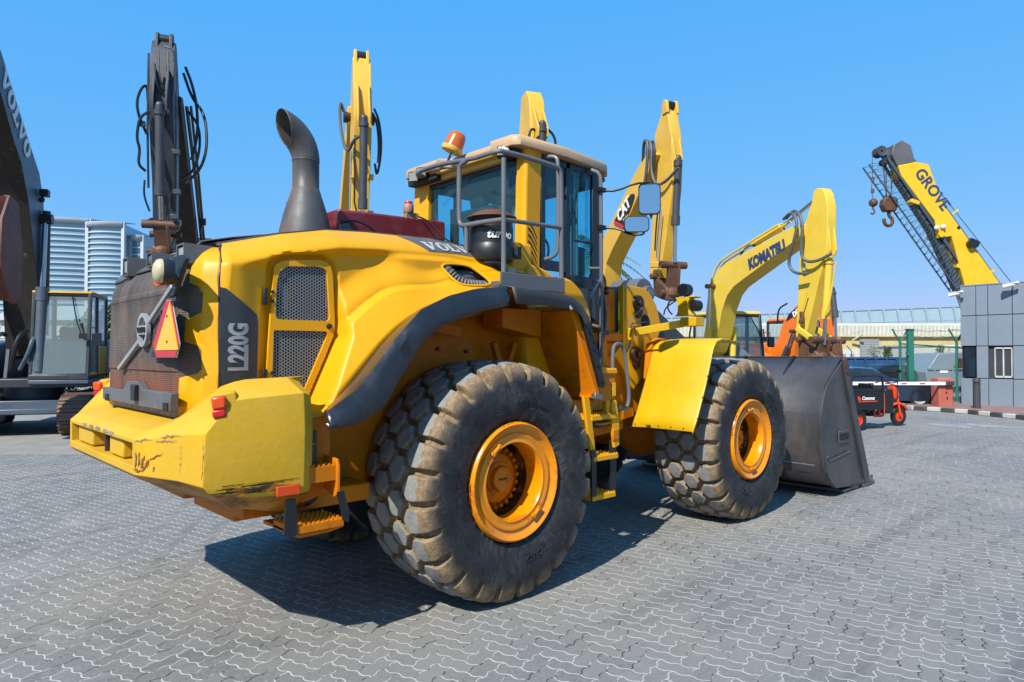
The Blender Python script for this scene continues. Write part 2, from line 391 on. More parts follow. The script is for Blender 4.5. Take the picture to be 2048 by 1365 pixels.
# ---------------------------------------------------------------- ground
def ground_material():
    m, n, b = newmat('block_paving')
    co = nd(n, 'ShaderNodeTexCoord').outputs['Object']
    mp = nd(n, 'ShaderNodeMapping'); mp.inputs['Rotation'].default_value = (0, 0, math.radians(-13.7)); n.links.new(co, mp.inputs[0])
    # slight waviness of the laid rows
    wn = nd(n, 'ShaderNodeTexNoise', i_Scale=1.3, i_Detail=2); n.links.new(mp.outputs[0], wn.inputs['Vector'])
    sv = nd(n, 'ShaderNodeVectorMath', operation='SCALE'); sv.inputs['Scale'].default_value = .022; n.links.new(wn.outputs['Color'], sv.inputs[0])
    av = nd(n, 'ShaderNodeVectorMath', operation='ADD'); n.links.new(mp.outputs[0], av.inputs[0]); n.links.new(sv.outputs[0], av.inputs[1])
    sp = nd(n, 'ShaderNodeSeparateXYZ'); n.links.new(av.outputs[0], sp.inputs[0])
    B, A = sp.outputs[0], sp.outputs[1]
    S0_ = .1125      # zigzag blocks, 2:1, laid in herringbone
    def tri(x, per, ph=0):   # zigzag wave with flats, -1..1
        t = math_(n, 'MULTIPLY', math_(n, 'PINGPONG', math_(n, 'ADD', math_(n, 'DIVIDE', x, per), 100+ph), .5), 4.0)
        t = math_(n, 'MULTIPLY', math_(n, 'SUBTRACT', t, 1.0), 1.9)
        return math_(n, 'MAXIMUM', math_(n, 'MINIMUM', t, 1.0), -1.0)
    gxx = math_(n, 'DIVIDE', math_(n, 'ADD', B, math_(n, 'MULTIPLY', tri(A, S0_), .0085)), S0_)
    gyy = math_(n, 'DIVIDE', math_(n, 'ADD', A, math_(n, 'MULTIPLY', tri(B, S0_, .25), .0085)), S0_)
    ci = math_(n, 'FLOOR', gxx); cj = math_(n, 'FLOOR', gyy); fx_ = math_(n, 'FRACT', gxx); fy_ = math_(n, 'FRACT', gyy)
    kk = math_(n, 'FLOORED_MODULO', math_(n, 'SUBTRACT', ci, cj), 4.0)
    ks = [math_(n, 'COMPARE', kk, float(q), .1) for q in range(4)]
    def edge(f, q): return math_(n, 'ADD', f, math_(n, 'MULTIPLY', ks[q], 9.0))
    db = math_(n, 'MULTIPLY', math_(n, 'MINIMUM', edge(fx_, 1), edge(math_(n, 'SUBTRACT', 1.0, fx_), 0)), S0_)
    da = math_(n, 'MULTIPLY', math_(n, 'MINIMUM', edge(fy_, 2), edge(math_(n, 'SUBTRACT', 1.0, fy_), 3)), S0_)
    row = math_(n, 'SUBTRACT', ci, ks[1]); colm = math_(n, 'SUBTRACT', cj, ks[2])
    n1 = noise(n, co, 2.1, 6, .7); n2 = noise(n, co, 38, 5, .7); n3 = noise(n, co, .35, 5, .6); n4 = noise(n, co, 7, 6, .7)
    wj = math_(n, 'ADD', math_(n, 'MULTIPLY', n4, .009), -.0012)       # joint half width varies
    # end joints read a little wider than bed joints
    jb = math_(n, 'SUBTRACT', 1.0, math_(n, 'DIVIDE', db, math_(n, 'ADD', wj, .0018)))
    ja = math_(n, 'SUBTRACT', 1.0, math_(n, 'DIVIDE', da, math_(n, 'ADD', wj, .0012)))
    j = math_(n, 'MAXIMUM', jb, ja)
    joint = ramp(n, j, -.25, .25)
    cv = nd(n, 'ShaderNodeCombineXYZ'); n.links.new(row, cv.inputs[0]); n.links.new(colm, cv.inputs[1])
    wh = nd(n, 'ShaderNodeTexWhiteNoise', noise_dimensions='2D'); n.links.new(cv.outputs[0], wh.inputs['Vector'])
    tone = mixc(n, wh.outputs['Value'], (.085, .094, .096), (.142, .148, .148))
    tone = mixc(n, ramp(n, n2, .35, .7), tone, (.185, .185, .178))
    tone = mixc(n, math_(n, 'MULTIPLY', ramp(n, n3, .38, .66), .75), tone, (.22, .203, .172))
    tone = mixc(n, math_(n, 'MULTIPLY', ramp(n, n1, .58, .78), .5), tone, (.27, .26, .24))
    # tyre tracks and larger stains
    mp2 = nd(n, 'ShaderNodeMapping'); mp2.inputs['Rotation'].default_value = (0, 0, .35); mp2.inputs['Scale'].default_value = (.12, 1.6, 1); n.links.new(co, mp2.inputs[0])
    tone = mixc(n, math_(n, 'MULTIPLY', ramp(n, noise(n, mp2.outputs[0], 1.6, 6, .65), .54, .70), .6), tone, (.075, .075, .075))
    tone = mixc(n, math_(n, 'MULTIPLY', ramp(n, noise(n, co, .9, 7, .7, .5), .60, .72), .6), tone, (.33, .32, .29))
    # oil spots
    n5 = noise(n, co, 1.1, 8, .75)
    tone = mixc(n, math_(n, 'MULTIPLY', ramp(n, n5, .655, .72), .7), tone, (.06, .06, .06))
    gapn = noise(n, co, 2.6, 7, .8)
    jc = mixc(n, ramp(n, gapn, .57, .62), (.42, .41, .38), (.025, .023, .02))
    jc2 = mixc(n, ramp(n, gapn, .47, .55), (.38, .37, .34), (.03, .028, .025))
    jc = mixc(n, math_(n, 'GREATER_THAN', ja, jb), jc, jc2)
    c = mixc(n, math_(n, 'MULTIPLY', joint, .93), tone, jc)
    n.links.new(c, b.inputs['Base Color']); b.inputs['Roughness'].default_value = .82
    b.inputs['Specular IOR Level'].default_value = .3
    hgt = math_(n, 'ADD', math_(n, 'MULTIPLY', joint, -.5), math_(n, 'MULTIPLY', n2, .35))
    hgt = math_(n, 'ADD', hgt, math_(n, 'MULTIPLY', wh.outputs['Value'], .3))
    bp = nd(n, 'ShaderNodeBump', i_Strength=.6, i_Distance=.008); n.links.new(hgt, bp.inputs['Height']); n.links.new(bp.outputs[0], b.inputs['Normal'])
    return m
M['paving'] = ground_material()
g = MB(); g.add([(-900, -900, 0), (900, -900, 0), (900, 900, 0), (-900, 900, 0)], [(0, 1, 2, 3)])
stuff(g.build('ground', 'paving', smooth=0))

# ================================================================ WHEEL LOADER (x forward, near side is -y)
LD = thing('wheel_loader', 'big yellow wheel loader with rusty rear grille and dark grey bucket, parked nearest the camera', 'wheel loader')

# ---- wheels
def tyre_mesh():
    NL = 25; NA = NL*36
    prof = [(-.285, .44), (-.33, .455), (-.362, .50), (-.380, .56), (-.392, .62), (-.397, .68), (-.396, .73), (-.392, .765), (-.388, .79), (-.383, .815), (-.376, .838), (-.366, .86), (-.352, .878)]
    NT = 110
    tread = [(-.335+.67*i/NT, .921-.030*abs(-1+2*i/NT)**2.6) for i in range(NT+1)]
    P = prof+tread+[(-y, r) for y, r in reversed(prof)]
    n = len(P); P = np.array(P)
    yy = P[:, 0][None, :]; rr = P[:, 1][None, :]
    th = np.arange(NA)/NA; U = (th*NL)[:, None]+0*yy; V = yy+0*U
    pu = .225
    # block centres: rows at several offsets across the tread
    rows = [(-.315, 0.0), (-.125, .5), (.06, .02), (.20, .52), (.325, .02)]
    rows = [(-.262, 0.0), (-.085, .5), (.085, .0), (.262, .5)]
    d1 = np.full(U.shape, 9.); d2 = np.full(U.shape, 9.); rid = np.zeros(U.shape)
    rng = np.random.RandomState(3)
    for k, (cy, cu) in enumerate(rows):
        for dk in (-1, 0, 1, 2):
            c = np.floor(U-cu)+dk+cu
            jit = ((np.sin((c % NL)*12.9898+k*78.2)*43758.5) % 1-.5)
            dist = np.hypot((U-c-jit*.10)*pu, (V-cy-jit*.010)*1.05)
            nd1 = np.minimum(d1, dist); d2 = np.minimum(d2, np.maximum(d1, dist)); rid = np.where(dist < d1, k, rid); d1 = nd1
    edge = (d2-d1)
    blk = np.clip((edge-.036)/.020, 0, 1); blk = blk*blk*(3-2*blk)
    # shoulder lugs: grooves run down over the shoulder as notches
    fu = np.abs((U+np.where(V > 0, 0, .5)) % 1-.5)          # 0 at lug centre, .5 at groove
    ax = np.abs(V)
    gw = np.clip((fu-.35)/.06, 0, 1); gw = gw*gw*(3-2*gw)
    tread_mask = np.clip((rr-.872)/.012, 0, 1)
    depth = .052*(1-blk)*np.clip((.345-ax)/.03, 0, 1)
    sh = np.clip((rr-.765)/.07, 0, 1)*np.clip((ax-.29)/.03, 0, 1)
    depth = np.maximum(depth*1.0, .056*gw*sh)
    bul = .004*np.cos(fu*2*np.pi)*sh
    R = rr-depth+0*U
    Y = V+np.sign(V)*(bul-depth*.35*sh)
    # worn cuts / unevenness
    ang = th[:, None]*2*np.pi
    R = R+.002*np.sin(ang*31+V*40)*np.clip((rr-.8)/.05, 0, 1)
    # raised rings on the sidewall
    ring = .005*np.exp(-((rr-.70)/.006)**2)+.004*np.exp(-((rr-.665)/.005)**2)+.004*np.exp(-((rr-.52)/.006)**2)
    Y = Y+np.sign(V)*ring
    X = R*np.sin(ang); Z = R*np.cos(ang)
    verts = np.stack([X, Y, Z], -1).reshape(-1, 3)
    i = np.arange(NA)[:, None]; j = np.arange(n-1)[None, :]; i2 = (i+1) % NA
    F = np.stack([i*n+j, i*n+j+1, i2*n+j+1, i2*n+j], -1).reshape(-1, 4)
    me = bpy.data.meshes.new('tyre'); me.vertices.add(len(verts)); me.vertices.foreach_set('co', verts.ravel())
    me.loops.add(F.size); me.loops.foreach_set('vertex_index', F.ravel().astype(np.int32))
    me.polygons.add(len(F)); me.polygons.foreach_set('loop_start', np.arange(0, F.size, 4, dtype=np.int32))
    me.polygons.foreach_set('loop_total', np.full(len(F), 4, dtype=np.int32))
    me.update(); me.validate()
    top = (blk*np.clip((.322-ax+.012*np.sin(U*17)*np.cos(V*30))/.008, 0, 1))+0*U
    a = me.attributes.new('worn', 'FLOAT', 'POINT'); a.data.foreach_set('value', top.ravel().astype(np.float32))
    zone = np.clip((rr-.70)/.16, 0, 1)+0*U
    a = me.attributes.new('zone', 'FLOAT', 'POINT'); a.data.foreach_set('value', zone.ravel().astype(np.float32))
    return me
def tyre_material():
    m, n, b = newmat('tyre_rubber')
    co = nd(n, 'ShaderNodeTexCoord').outputs['Object']
    at = nd(n, 'ShaderNodeAttribute', attribute_name='worn').outputs['Fac']; zn = nd(n, 'ShaderNodeAttribute', attribute_name='zone').outputs['Fac']
    n1 = noise(n, co, 5, 7, .7); n2 = noise(n, co, 22, 6, .75); n3 = noise(n, co, 1.6, 3)
    side = mixc(n, ramp(n, n1, .35, .7), (.010, .0105, .012), (.030, .031, .033))
    side = mixc(n, ramp(n, n2, .56, .62), side, (.006, .006, .006))
    side = mixc(n, math_(n, 'MULTIPLY', ramp(n, noise(n, co, 3, 8, .8, .4), .52, .66), .6), side, (.085, .08, .07))
    mud = mixc(n, ramp(n, n2, .3, .7), (.10, .068, .036), (.31, .215, .12))
    mk = math_(n, 'MULTIPLY', zn, ramp(n, math_(n, 'ADD', math_(n, 'MULTIPLY', n1, .5), math_(n, 'MULTIPLY', zn, .55)), .36, .78))
    c = mixc(n, math_(n, 'MULTIPLY', mk, .96), side, mud)
    wc = mixc(n, ramp(n, n2, .3, .75), (.16, .16, .155), (.23, .23, .22))
    c = mixc(n, ramp(n, at, .80, .93), c, wc)
    n.links.new(c, b.inputs['Base Color'])
    n.links.new(math_(n, 'ADD', math_(n, 'MULTIPLY', at, .1), .62), b.inputs['Roughness'])
    b.inputs['Specular IOR Level'].default_value = .35
    bp = nd(n, 'ShaderNodeBump', i_Strength=.8, i_Distance=.008); n.links.new(math_(n, 'ADD', n2, math_(n, 'MULTIPLY', noise(n, co, 70, 3), .5)), bp.inputs['Height']); n.links.new(bp.outputs[0], b.inputs['Normal'])
    return m
M['tyre'] = tyre_material()
TY = tyre_mesh()
wheel_parts = []
def make_wheel():
    r = bpy.data.objects.new('wheel', None); COL.objects.link(r); r.parent = LD
    t = finish(TY, 'tyre', 'tyre', r, smooth=60)
    # rim: y negative is outside
    m = MB(); m.lathe([(.455, .335), (.448, .372), (.436, .380), (.425, .376), (.412, .352), (.385, .340), (.372, .338), (.366, .350), (.345, .352), (.335, .346), (.315, .350), (.300, .352), (.291, .340), (.287, .28), (.286, .16)], (0, 0, 0), (0, -1, 0), 72)
    rim = m.build('rim', 'rim', r, smooth=50)
    m = MB(); m.lathe([(.286, .18), (.275, .10), (.262, .085), (.262, .075)], (0, 0, 0), (0, -1, 0), 64); m.build('rim_well', 'oily', r)
    m = MB(); m.lathe([(.27, .085), (.205, .085), (.203, .105), (.19, .135), (.12, .155), (.118, .150)], (0, 0, 0), (0, -1, 0), 48); m.build('hub', 'orange', r)
    m = MB(); m.lathe([(.125, .150), (.124, .166), (.100, .168), (.096, .190), (.090, .208), (.0001, .209)], (0, 0, 0), (0, -1, 0), 40)
    m.bolts([(.110*math.cos(a), -.165, .110*math.sin(a)) for a in [i*math.pi/4 for i in range(8)]], .007, (0, -.008, 0)); hc = m.build('hub_cap', 'orange', r)
    m = MB(); place(m, slab('VOLVO', .018, .0012), (0, -.2105, 0), (1, 0, 0), (0, 0, 1)); m.build('hub_lettering', 'brownmetal', hc, smooth=0)
    for i in range(24):
        a = i*2*math.pi/24; m = MB(); c = Vector((.234*math.cos(a), -.085, .234*math.sin(a)))
        m.cyl(c, c+Vector((0, -.03, 0)), .020, n=6); m.lathe([(.017, .03), (.016, .042), (.010, .048), (.0005, .049)], c, (0, -1, 0), 10); m.build('wheel_nut', 'orange', r)
    m = MB()
    for a in (2.25, 5.4):   # lock-ring clamps
        for q in (-.12, .12):
            c = Vector((.335*math.cos(a+q), -.357, .335*math.sin(a+q)))
            m.cyl(c, c+Vector((0, -.02, 0)), .018, n=10)
        P = [(.335*math.cos(a+q), -.366, .335*math.sin(a+q)) for q in (-.15, -.07, 0, .07, .15)]
        m.tube(P, .013, 8)
    m.build('lock_ring_clamp', 'rim', r)
    # raised sidewall lettering
    def arc(word, rad, size, a0, bold=.0015):
        adv = size*.78/rad; m = MB()
        for i, ch in enumerate(word):
            if ch == ' ': continue
            a = a0-(i-(len(word)-1)/2)*adv
            o = Vector((rad*math.cos(a), -.3955, rad*math.sin(a))); u = Vector((math.sin(a), 0, -math.cos(a))); v = Vector((math.cos(a), 0, math.sin(a)))
            place(m, text2d(ch, size, .003, bold), o, u, v, (0, -1, 0))
        m.build('sidewall_lettering', 'tyre', r, smooth=0)
    arc('TOYO', .60, .075, -1.25, 0); arc('STEEL RADIAL', .585, .035, math.pi); arc('E3/L3 29.5R25', .62, .035, 1.35); arc('T-351', .56, .028, 1.9); arc('MADE IN JAPAN', .56, .02, 1.2)
    return r
W0 = make_wheel(); W0.location = (0, -1.135, .912)
def copy_tree(o, parent):
    c = o.copy(); COL.objects.link(c); c.parent = parent
    for ch in list(o.children): copy_tree(ch, c)
    return c
for x, s, ra in ((3.7, -1, .6), (0, 1, .3), (3.7, 1, 1.2)):
    c = copy_tree(W0, LD); c.location = (x, s*1.135, .912); c.rotation_euler = (0, ra, 0 if s < 0 else math.pi)

# ---- counterweight
def counterweight():
    m = MB()
    def col(L): return L
    S0 = [(-1.60, 0, .86), (-2.18, 0, 1.03), (-2.42, 0, 1.15), (-2.452, 0, 1.18), (-2.452, 0, 1.385), (-2.40, 0, 1.43), (-2.16, 0, 1.50), (-1.6, 0, 1.5)]
    S1 = [(x, -.84, z) for x, y, z in S0]
    S1b = [(-1.6, -.92, .86), (-2.15, -.96, 1.03), (-2.36, -.98, 1.15), (-2.388, -.99, 1.175), (-2.388, -.99, 1.40), (-2.30, -.97, 1.475), (-2.12, -.95, 1.555), (-1.6, -.95, 1.555)]
    S1c = [(-1.6, -1.0, .86), (-2.10, -1.10, 1.02), (-2.29, -1.15, 1.14), (-2.315, -1.165, 1.17), (-2.31, -1.165, 1.43), (-2.20, -1.13, 1.57), (-2.05, -1.08, 1.69), (-1.6, -1.08, 1.69)]
    S2 = [(-1.6, -1.05, .86), (-2.06, -1.27, 1.00), (-2.215, -1.345, 1.11), (-2.245, -1.35, 1.15), (-2.235, -1.35, 1.44), (-2.09, -1.345, 1.62), (-2.04, -1.24, 1.72), (-1.6, -1.22, 1.735)]
    S3 = [(-1.6, -1.08, .86), (-1.95, -1.33, .99), (-2.02, -1.385, 1.07), (-2.02, -1.395, 1.12), (-2.02, -1.395, 1.45), (-2.02, -1.385, 1.63), (-1.98, -1.27, 1.735), (-1.6, -1.24, 1.745)]
    S4 = [(-1.6, -1.08, .87), (-1.72, -1.33, .985), (-1.715, -1.41, 1.05), (-1.69, -1.43, 1.10), (-1.685, -1.43, 1.45), (-1.69, -1.42, 1.65), (-1.74, -1.30, 1.74), (-1.6, -1.25, 1.745)]
    S5 = [(-1.6, -1.08, .88), (-1.64, -1.31, .99), (-1.63, -1.37, 1.05), (-1.615, -1.38, 1.10), (-1.61, -1.38, 1.45), (-1.62, -1.37, 1.63), (-1.65, -1.28, 1.71), (-1.6, -1.2, 1.72)]
    S6 = [(-1.6, -1.0, z) for x, y, z in S5]
    R = [S1, S1b, S1c, S2, S3, S4, S5, S6]
    for sgn in (1, -1): m.grid([[(x, y*sgn, z) for x, y, z in r] for r in R])
    # middle strip with a recessed tow pocket
    x = -2.452; y0, y1, z0, z1 = -.80, .80, 1.225, 1.36; Ys = (-.84, -.80, 0, .80, .84); Zs = (1.18, z0, z1, 1.385); xi = -2.30
    for ya, yb in zip(Ys, Ys[1:]):
        for k in range(7):
            if k == 3: continue
            (xa, _, za), (xb, _, zb) = S0[k], S0[k+1]
            m.sheet([(xa, ya, za), (xb, ya, zb), (xb, yb, zb), (xa, yb, za)])
        for za, zb in zip(Zs, Zs[1:]):
            if za == z0 and abs(ya+yb) < 1.5:
                m.sheet([(xi, ya, z0), (xi, yb, z0), (xi, yb, z1), (xi, ya, z1)])
                m.sheet([(x, ya, z0), (x, yb, z0), (xi, yb, z0), (xi, ya, z0)]); m.sheet([(x, ya, z1), (x, yb, z1), (xi, yb, z1), (xi, ya, z1)])
            else: m.sheet([(x, ya, za), (x, yb, za), (x, yb, zb), (x, ya, zb)])
    for y_ in (y0, y1): m.sheet([(x, y_, z0), (x, y_, z1), (xi, y_, z1), (xi, y_, z0)])
    me_o = m.build('counterweight', 'yellow_worn', LD, smooth=0)
    bm = bmesh.new(); bm.from_mesh(me_o.data); bmesh.ops.remove_doubles(bm, verts=bm.verts, dist=.0005); bmesh.ops.recalc_face_normals(bm, faces=bm.faces)
    bm.to_mesh(me_o.data); bm.free()
    me_o.data.polygons.foreach_set('use_smooth', [True]*len(me_o.data.polygons)); me_o.data.set_sharp_from_angle(angle=math.radians(30))
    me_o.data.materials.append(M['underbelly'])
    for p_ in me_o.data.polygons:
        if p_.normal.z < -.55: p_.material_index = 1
    q = me_o.modifiers.new('bevel', 'BEVEL'); q.width = .042; q.segments = 4; q.limit_method = 'ANGLE'; q.angle_limit = math.radians(22)
    return me_o
CW = counterweight()
m = MB(); m.box(-2.42, -2.30, -.47, -.16, 1.232, 1.352); m.box(-2.42, -2.30, .30, .72, 1.232, 1.352); m.build('tow_pocket_block', 'yellow_worn', CW, bevel=.012)
m = MB(); m.box(-2.312, -2.296, -.16, .22, 1.236, 1.348); m.build('tow_pocket_opening', 'orange', CW)
m = MB(); m.cyl((-2.385, .02, 1.22), (-2.385, .02, 1.365), .022, n=12); m.build('tow_pin', 'brownmetal', CW)
# tail lamp in a hooded recess
for s in (-1, 1):
    m = MB(); m.obox((-2.09, s*1.30, 1.60), (.10, .10, .14), (0, -8, s*20)); m.build('tail_light_recess', 'yellow_worn', CW, bevel=.015)
    t = MB(); t.obox((-2.150, s*1.325, 1.610), (.075, .085, .075), (0, -8, s*24)); tl = t.build('tail_light', 'or_refl', CW, bevel=.014)
    t = MB(); t.obox((-2.148, s*1.325, 1.550), (.07, .082, .045), (0, -8, s*24)); t.build('red_lens', 'red_refl', tl, bevel=.01)
    m = MB(); m.prism([(-1.86, s*1.427, 1.055), (-1.72, s*1.433, 1.055), (-1.72, s*1.435, 1.115), (-1.86, s*1.429, 1.115)], (0, .014, 0)); m.build('side_reflector', 'or_refl', CW, bevel=.004)
# rust marks and cracked paint on the rear corner and along the top edge
rnd = random.Random(11); m = MB()
def cwp(u, z):   # u 0..1 along the raked corner faces from the pocket to the side edge
    P = [(-2.452, -.84), (-2.388, -.99), (-2.315, -1.165), (-2.24, -1.35)]; t = u*3; i = min(2, int(t)); t -= i
    return Vector((lerp(P[i][0], P[i+1][0], t)-.004, lerp(P[i][1], P[i+1][1], t)-.002, z))
def streak(u, z, du, dz, w, n=9):
    a = []; b = []
    for i in range(n):
        t = i/(n-1); uu = u+du*t+rnd.uniform(-.01, .01); zz_ = z+dz*t+rnd.uniform(-.006, .006); ww = w*1.5*rnd.uniform(.3, 1)*math.sin(math.pi*(t*.9+.05))
        a.append(cwp(uu, zz_+ww)); b.append(cwp(uu+ww*1.2, zz_-ww))
    m.grid([a, b])
for (u, z, du, dz, w) in ((.02, 1.22, .03, .10, .012), (.07, 1.23, .02, .09, .014), (.11, 1.22, .05, .07, .013), (.16, 1.21, .01, .10, .010), (.20, 1.23, .05, .05, .014), (.13, 1.20, .12, .07, .006), (.25, 1.27, .20, .05, .0035), (.0, 1.21, .12, .0, .008), (.32, 1.21, .02, .03, .006)): streak(u, z, du, dz, w)
m.build('rust_mark', 'rustmark', CW, smooth=0)
rnd = random.Random(12); m = MB()
for (u, z, du, dz, w) in ((.0, 1.375, .30, .02, .004), (.35, 1.38, .3, .02, .003), (.70, 1.20, .0, .2, .003), (.98, 1.18, .01, .24, .004), (.02, 1.2, .0, .16, .005), (.4, 1.41, .3, .02, .003)): streak(u, z, du, dz, w, 14)
for i in range(5):
    y = .35-.18*i+rnd.uniform(-.04, .04); m.grid([[(-2.456, y+.11*j/6-.05, 1.372+rnd.uniform(-.004, .004)) for j in range(7)], [(-2.45, y+.11*j/6-.05, 1.392+rnd.uniform(-.003, .003)) for j in range(7)]])
m.build('paint_chip', 'chipgrey', CW, smooth=0)
# scrapes along the lower edge
m = MB(); rnd = random.Random(5)
for i in range(34):
    t0 = rnd.uniform(0, .8); L = rnd.uniform(.06, .3); z = 1.125+rnd.uniform(-.035, .02)
    x0 = lerp(-2.2, -1.9, t0); x1 = min(-1.72, x0+L)
    yy = lambda x: lerp(-1.352, -1.395, max(0, min(1, (x+2.24)/.22))) if x < -2.02 else lerp(-1.396, -1.43, (x+2.02)/.335)
    h = rnd.uniform(.0015, .005)
    m.sheet([(x0, yy(x0)-.0035, z), (x1, yy(x1)-.0035, z+.004), (x1, yy(x1)-.0035, z+.004+h), (x0, yy(x0)-.0035, z+h)])
m.build('scrape_marks', 'oily', CW, smooth=0)

# ---- rear panel surface: s along the plan curve from the centre line, z height
PLAN = [(0, -2.228, 0), (.55, -2.224, -.55), (.75, -2.208, -.748), (.88, -2.178, -.875), (1.0, -2.125, -.98), (1.11, -2.045, -1.045)]
def RP(s, z, off=0):
    sg = 1 if s >= 0 else -1; s = abs(s)
    x = interp(s, [(p[0], p[1]) for p in PLAN]); y = interp(s, [(p[0], p[2]) for p in PLAN])
    k = max(0, z-2.30); x += (k/.3)**2*.30*(1-.74*sm(.55, 1.08, s))
    x += .012*(z-1.6)
    y *= 1-.025*sm(1.7, 2.1, z)-.03*sm(2.15, 2.42, z)-.15*sm(2.42, 2.60, z)
    return (x-off, abs(y)*sg, z)
SM = 1.11
def wg(z): return interp(z, [(1.60, .80), (1.735, .81), (1.765, .97), (1.79, 1.0), (1.90, 1.0), (1.935, .97), (1.96, .86), (2.09, .87), (2.115, .95), (2.135, 1.0), (2.25, 1.01), (2.29, .98), (2.315, .90), (2.42, .90), (2.46, .88)])
zs = [1.60, 1.735, 1.765, 1.79, 1.90, 1.935, 1.96, 2.02, 2.09, 2.115, 2.135, 2.19, 2.25, 2.29, 2.315, 2.36, 2.42, 2.455]
def gout(s, z):   # the centre of the grille stands proud between stepped ridges
    st = .018*sm(1.765, 1.775, z)*(1-sm(2.285, 2.30, z)); st += .014*sm(1.95, 1.96, z)*(1-sm(2.09, 2.10, z))*0
    return .004+.55*st*(1-sm(.80, .90, abs(s)))+.006*sm(2.25, 2.262, z)
m = MB()
zz = sorted(set(zs+[1.764, 1.776, 2.255, 2.262, 2.284, 2.301, 2.44]))
rows = []
for z in zz:
    wz = wg(z); rows.append([RP(-wz+2*wz*i/40, z, gout(-wz+2*wz*i/40, z)) for i in range(41)])
m.grid(rows)
def grille_material():
    mm, n, b = newmat('rusty_grille'); co = nd(n, 'ShaderNodeTexCoord').outputs['Object']
    sp = nd(n, 'ShaderNodeSeparateXYZ'); n.links.new(co, sp.inputs[0])
    mp = nd(n, 'ShaderNodeMapping'); mp.inputs['Scale'].default_value = (1, 2.2, .8); n.links.new(co, mp.inputs[0])
    n1 = noise(n, mp.outputs[0], 2.2, 7, .65); n2 = noise(n, co, 14, 6, .7)
    c = mixc(n, ramp(n, n1, .35, .68), (.042, .036, .031), (.135, .095, .070))
    low = math_(n, 'MULTIPLY', ramp(n, sp.outputs[2], 1.86, 1.66), ramp(n, n1, .30, .50))
    c = mixc(n, math_(n, 'MULTIPLY', low, .9), c, (.21, .058, .014))
    c = mixc(n, ramp(n, n2, .6, .7), c, (.035, .025, .02))
    wy = math_(n, 'SINE', math_(n, 'MULTIPLY', sp.outputs[1], 2*math.pi/.009)); wz_ = math_(n, 'SINE', math_(n, 'MULTIPLY', sp.outputs[2], 2*math.pi/.012))
    hole = math_(n, 'MAXIMUM', wz_, math_(n, 'MULTIPLY', wy, .6))
    c = mixc(n, ramp(n, hole, .1, -.6), c, (.018, .014, .012))
    n.links.new(c, b.inputs['Base Color']); b.inputs['Roughness'].default_value = .65
    bp = nd(n, 'ShaderNodeBump', i_Strength=.5, i_Distance=.004); n.links.new(hole, bp.inputs['Height']); n.links.new(bp.outputs[0], b.inputs['Normal'])
    return mm
M['grille'] = grille_material()
G = m.build('radiator_grille', 'grille', LD, smooth=25)
m = MB()
for sg in (1, -1):
    rows = []
    for z in [1.50, 1.60]+zs[1:]+[2.50, 2.545]:
        wz = wg(z) if z > 1.6 else .80
        if z > 2.455: wz = lerp(.88, 1.02, (z-2.455)/.09)
        rows.append([RP(sg*(wz+(SM-wz)*i/14), z) for i in range(15)])
    m.grid(rows)
m.build('rear_hood_frame', 'yellow', LD, smooth=50, solid=.012)
# dark rim gap round the grille edge
m = MB()
for sg in (1, -1): m.tube([RP(sg*wg(z), z, -.002) for z in zs], .006, 5)
m.build('grille_seal', 'black', G)
# lower grey bar with latch box
m = MB(); m.prism([(-2.255,0.657,1.631), (-2.255,0.127,1.629), (-2.255,-0.001,1.693), (-2.255,-0.223,1.703), (-2.255,-0.34,1.651), (-2.255,-0.912,1.649), (-2.255,-0.897,1.539), (-2.255,0.654,1.54)], (.05, 0, 0))
gb = m.build('grille_bottom_bar', 'midgrey', G, bevel=.006)
m = MB(); lb_ = [(-2.285,-0.235,1.628)][0]; m.box(-2.31, -2.275, lb_[1]-.045, lb_[1]+.045, lb_[2]-.055, lb_[2]+.05); m.build('latch', 'black', gb, bevel=.006)
m = MB()
for p in [(-2.285,0.509,1.56), (-2.285,-0.839,1.564)]: m.box(-2.29, -2.275, p[1]-.04, p[1]+.04, p[2]-.025, p[2]+.025)
m.build('bar_slot', 'darkin', gb)
m = MB(); m.box(-2.20, -1.7, -.78, .78, 1.46, 1.56)
m.build('radiator_sump', 'oily', LD)
# trim bar with round badge
bc_ = [(-2.262,-0.304,2.039)][0]; zc, yc = bc_[2], bc_[1]
ba_ = [(-2.262,-0.869,2.289), (-2.262,-0.414,2.088), (-2.262,-0.223,1.973), (-2.262,0.289,1.773)]; m = MB(); m.beam(ba_[0], ba_[1], .018, .032); m.beam(ba_[2], ba_[3], .018, .032); bar = m.build('badge_bar', 'silver', G, bevel=.005)
m = MB()
v = fill2d([ell(.112, .112), [(p[0], p[1]) for p in [(-.078, .03)]+[(.085*math.cos(a), .085*math.sin(a)) for a in [math.pi*(.88-.76*i/12) for i in range(13)]]+[(.078, .03)]],
            [(-.078, -.03)]+[(.085*math.cos(a), .085*math.sin(a)) for a in [math.pi*(1.12+.76*i/12) for i in range(13)]]+[(.078, -.03)]], .012)
place(m, v, (-2.262, yc, zc), (0, -1, 0), (0, 0, 1), (-1, 0, 0)); bd = m.build('badge', 'silver', G)
m = MB(); place(m, slab('VOLVO', .036, .003), (-2.278, yc, zc), (0, -1, 0), (0, 0, 1), (-1, 0, 0)); m.build('badge_lettering', 'darkin', bd, smooth=0)
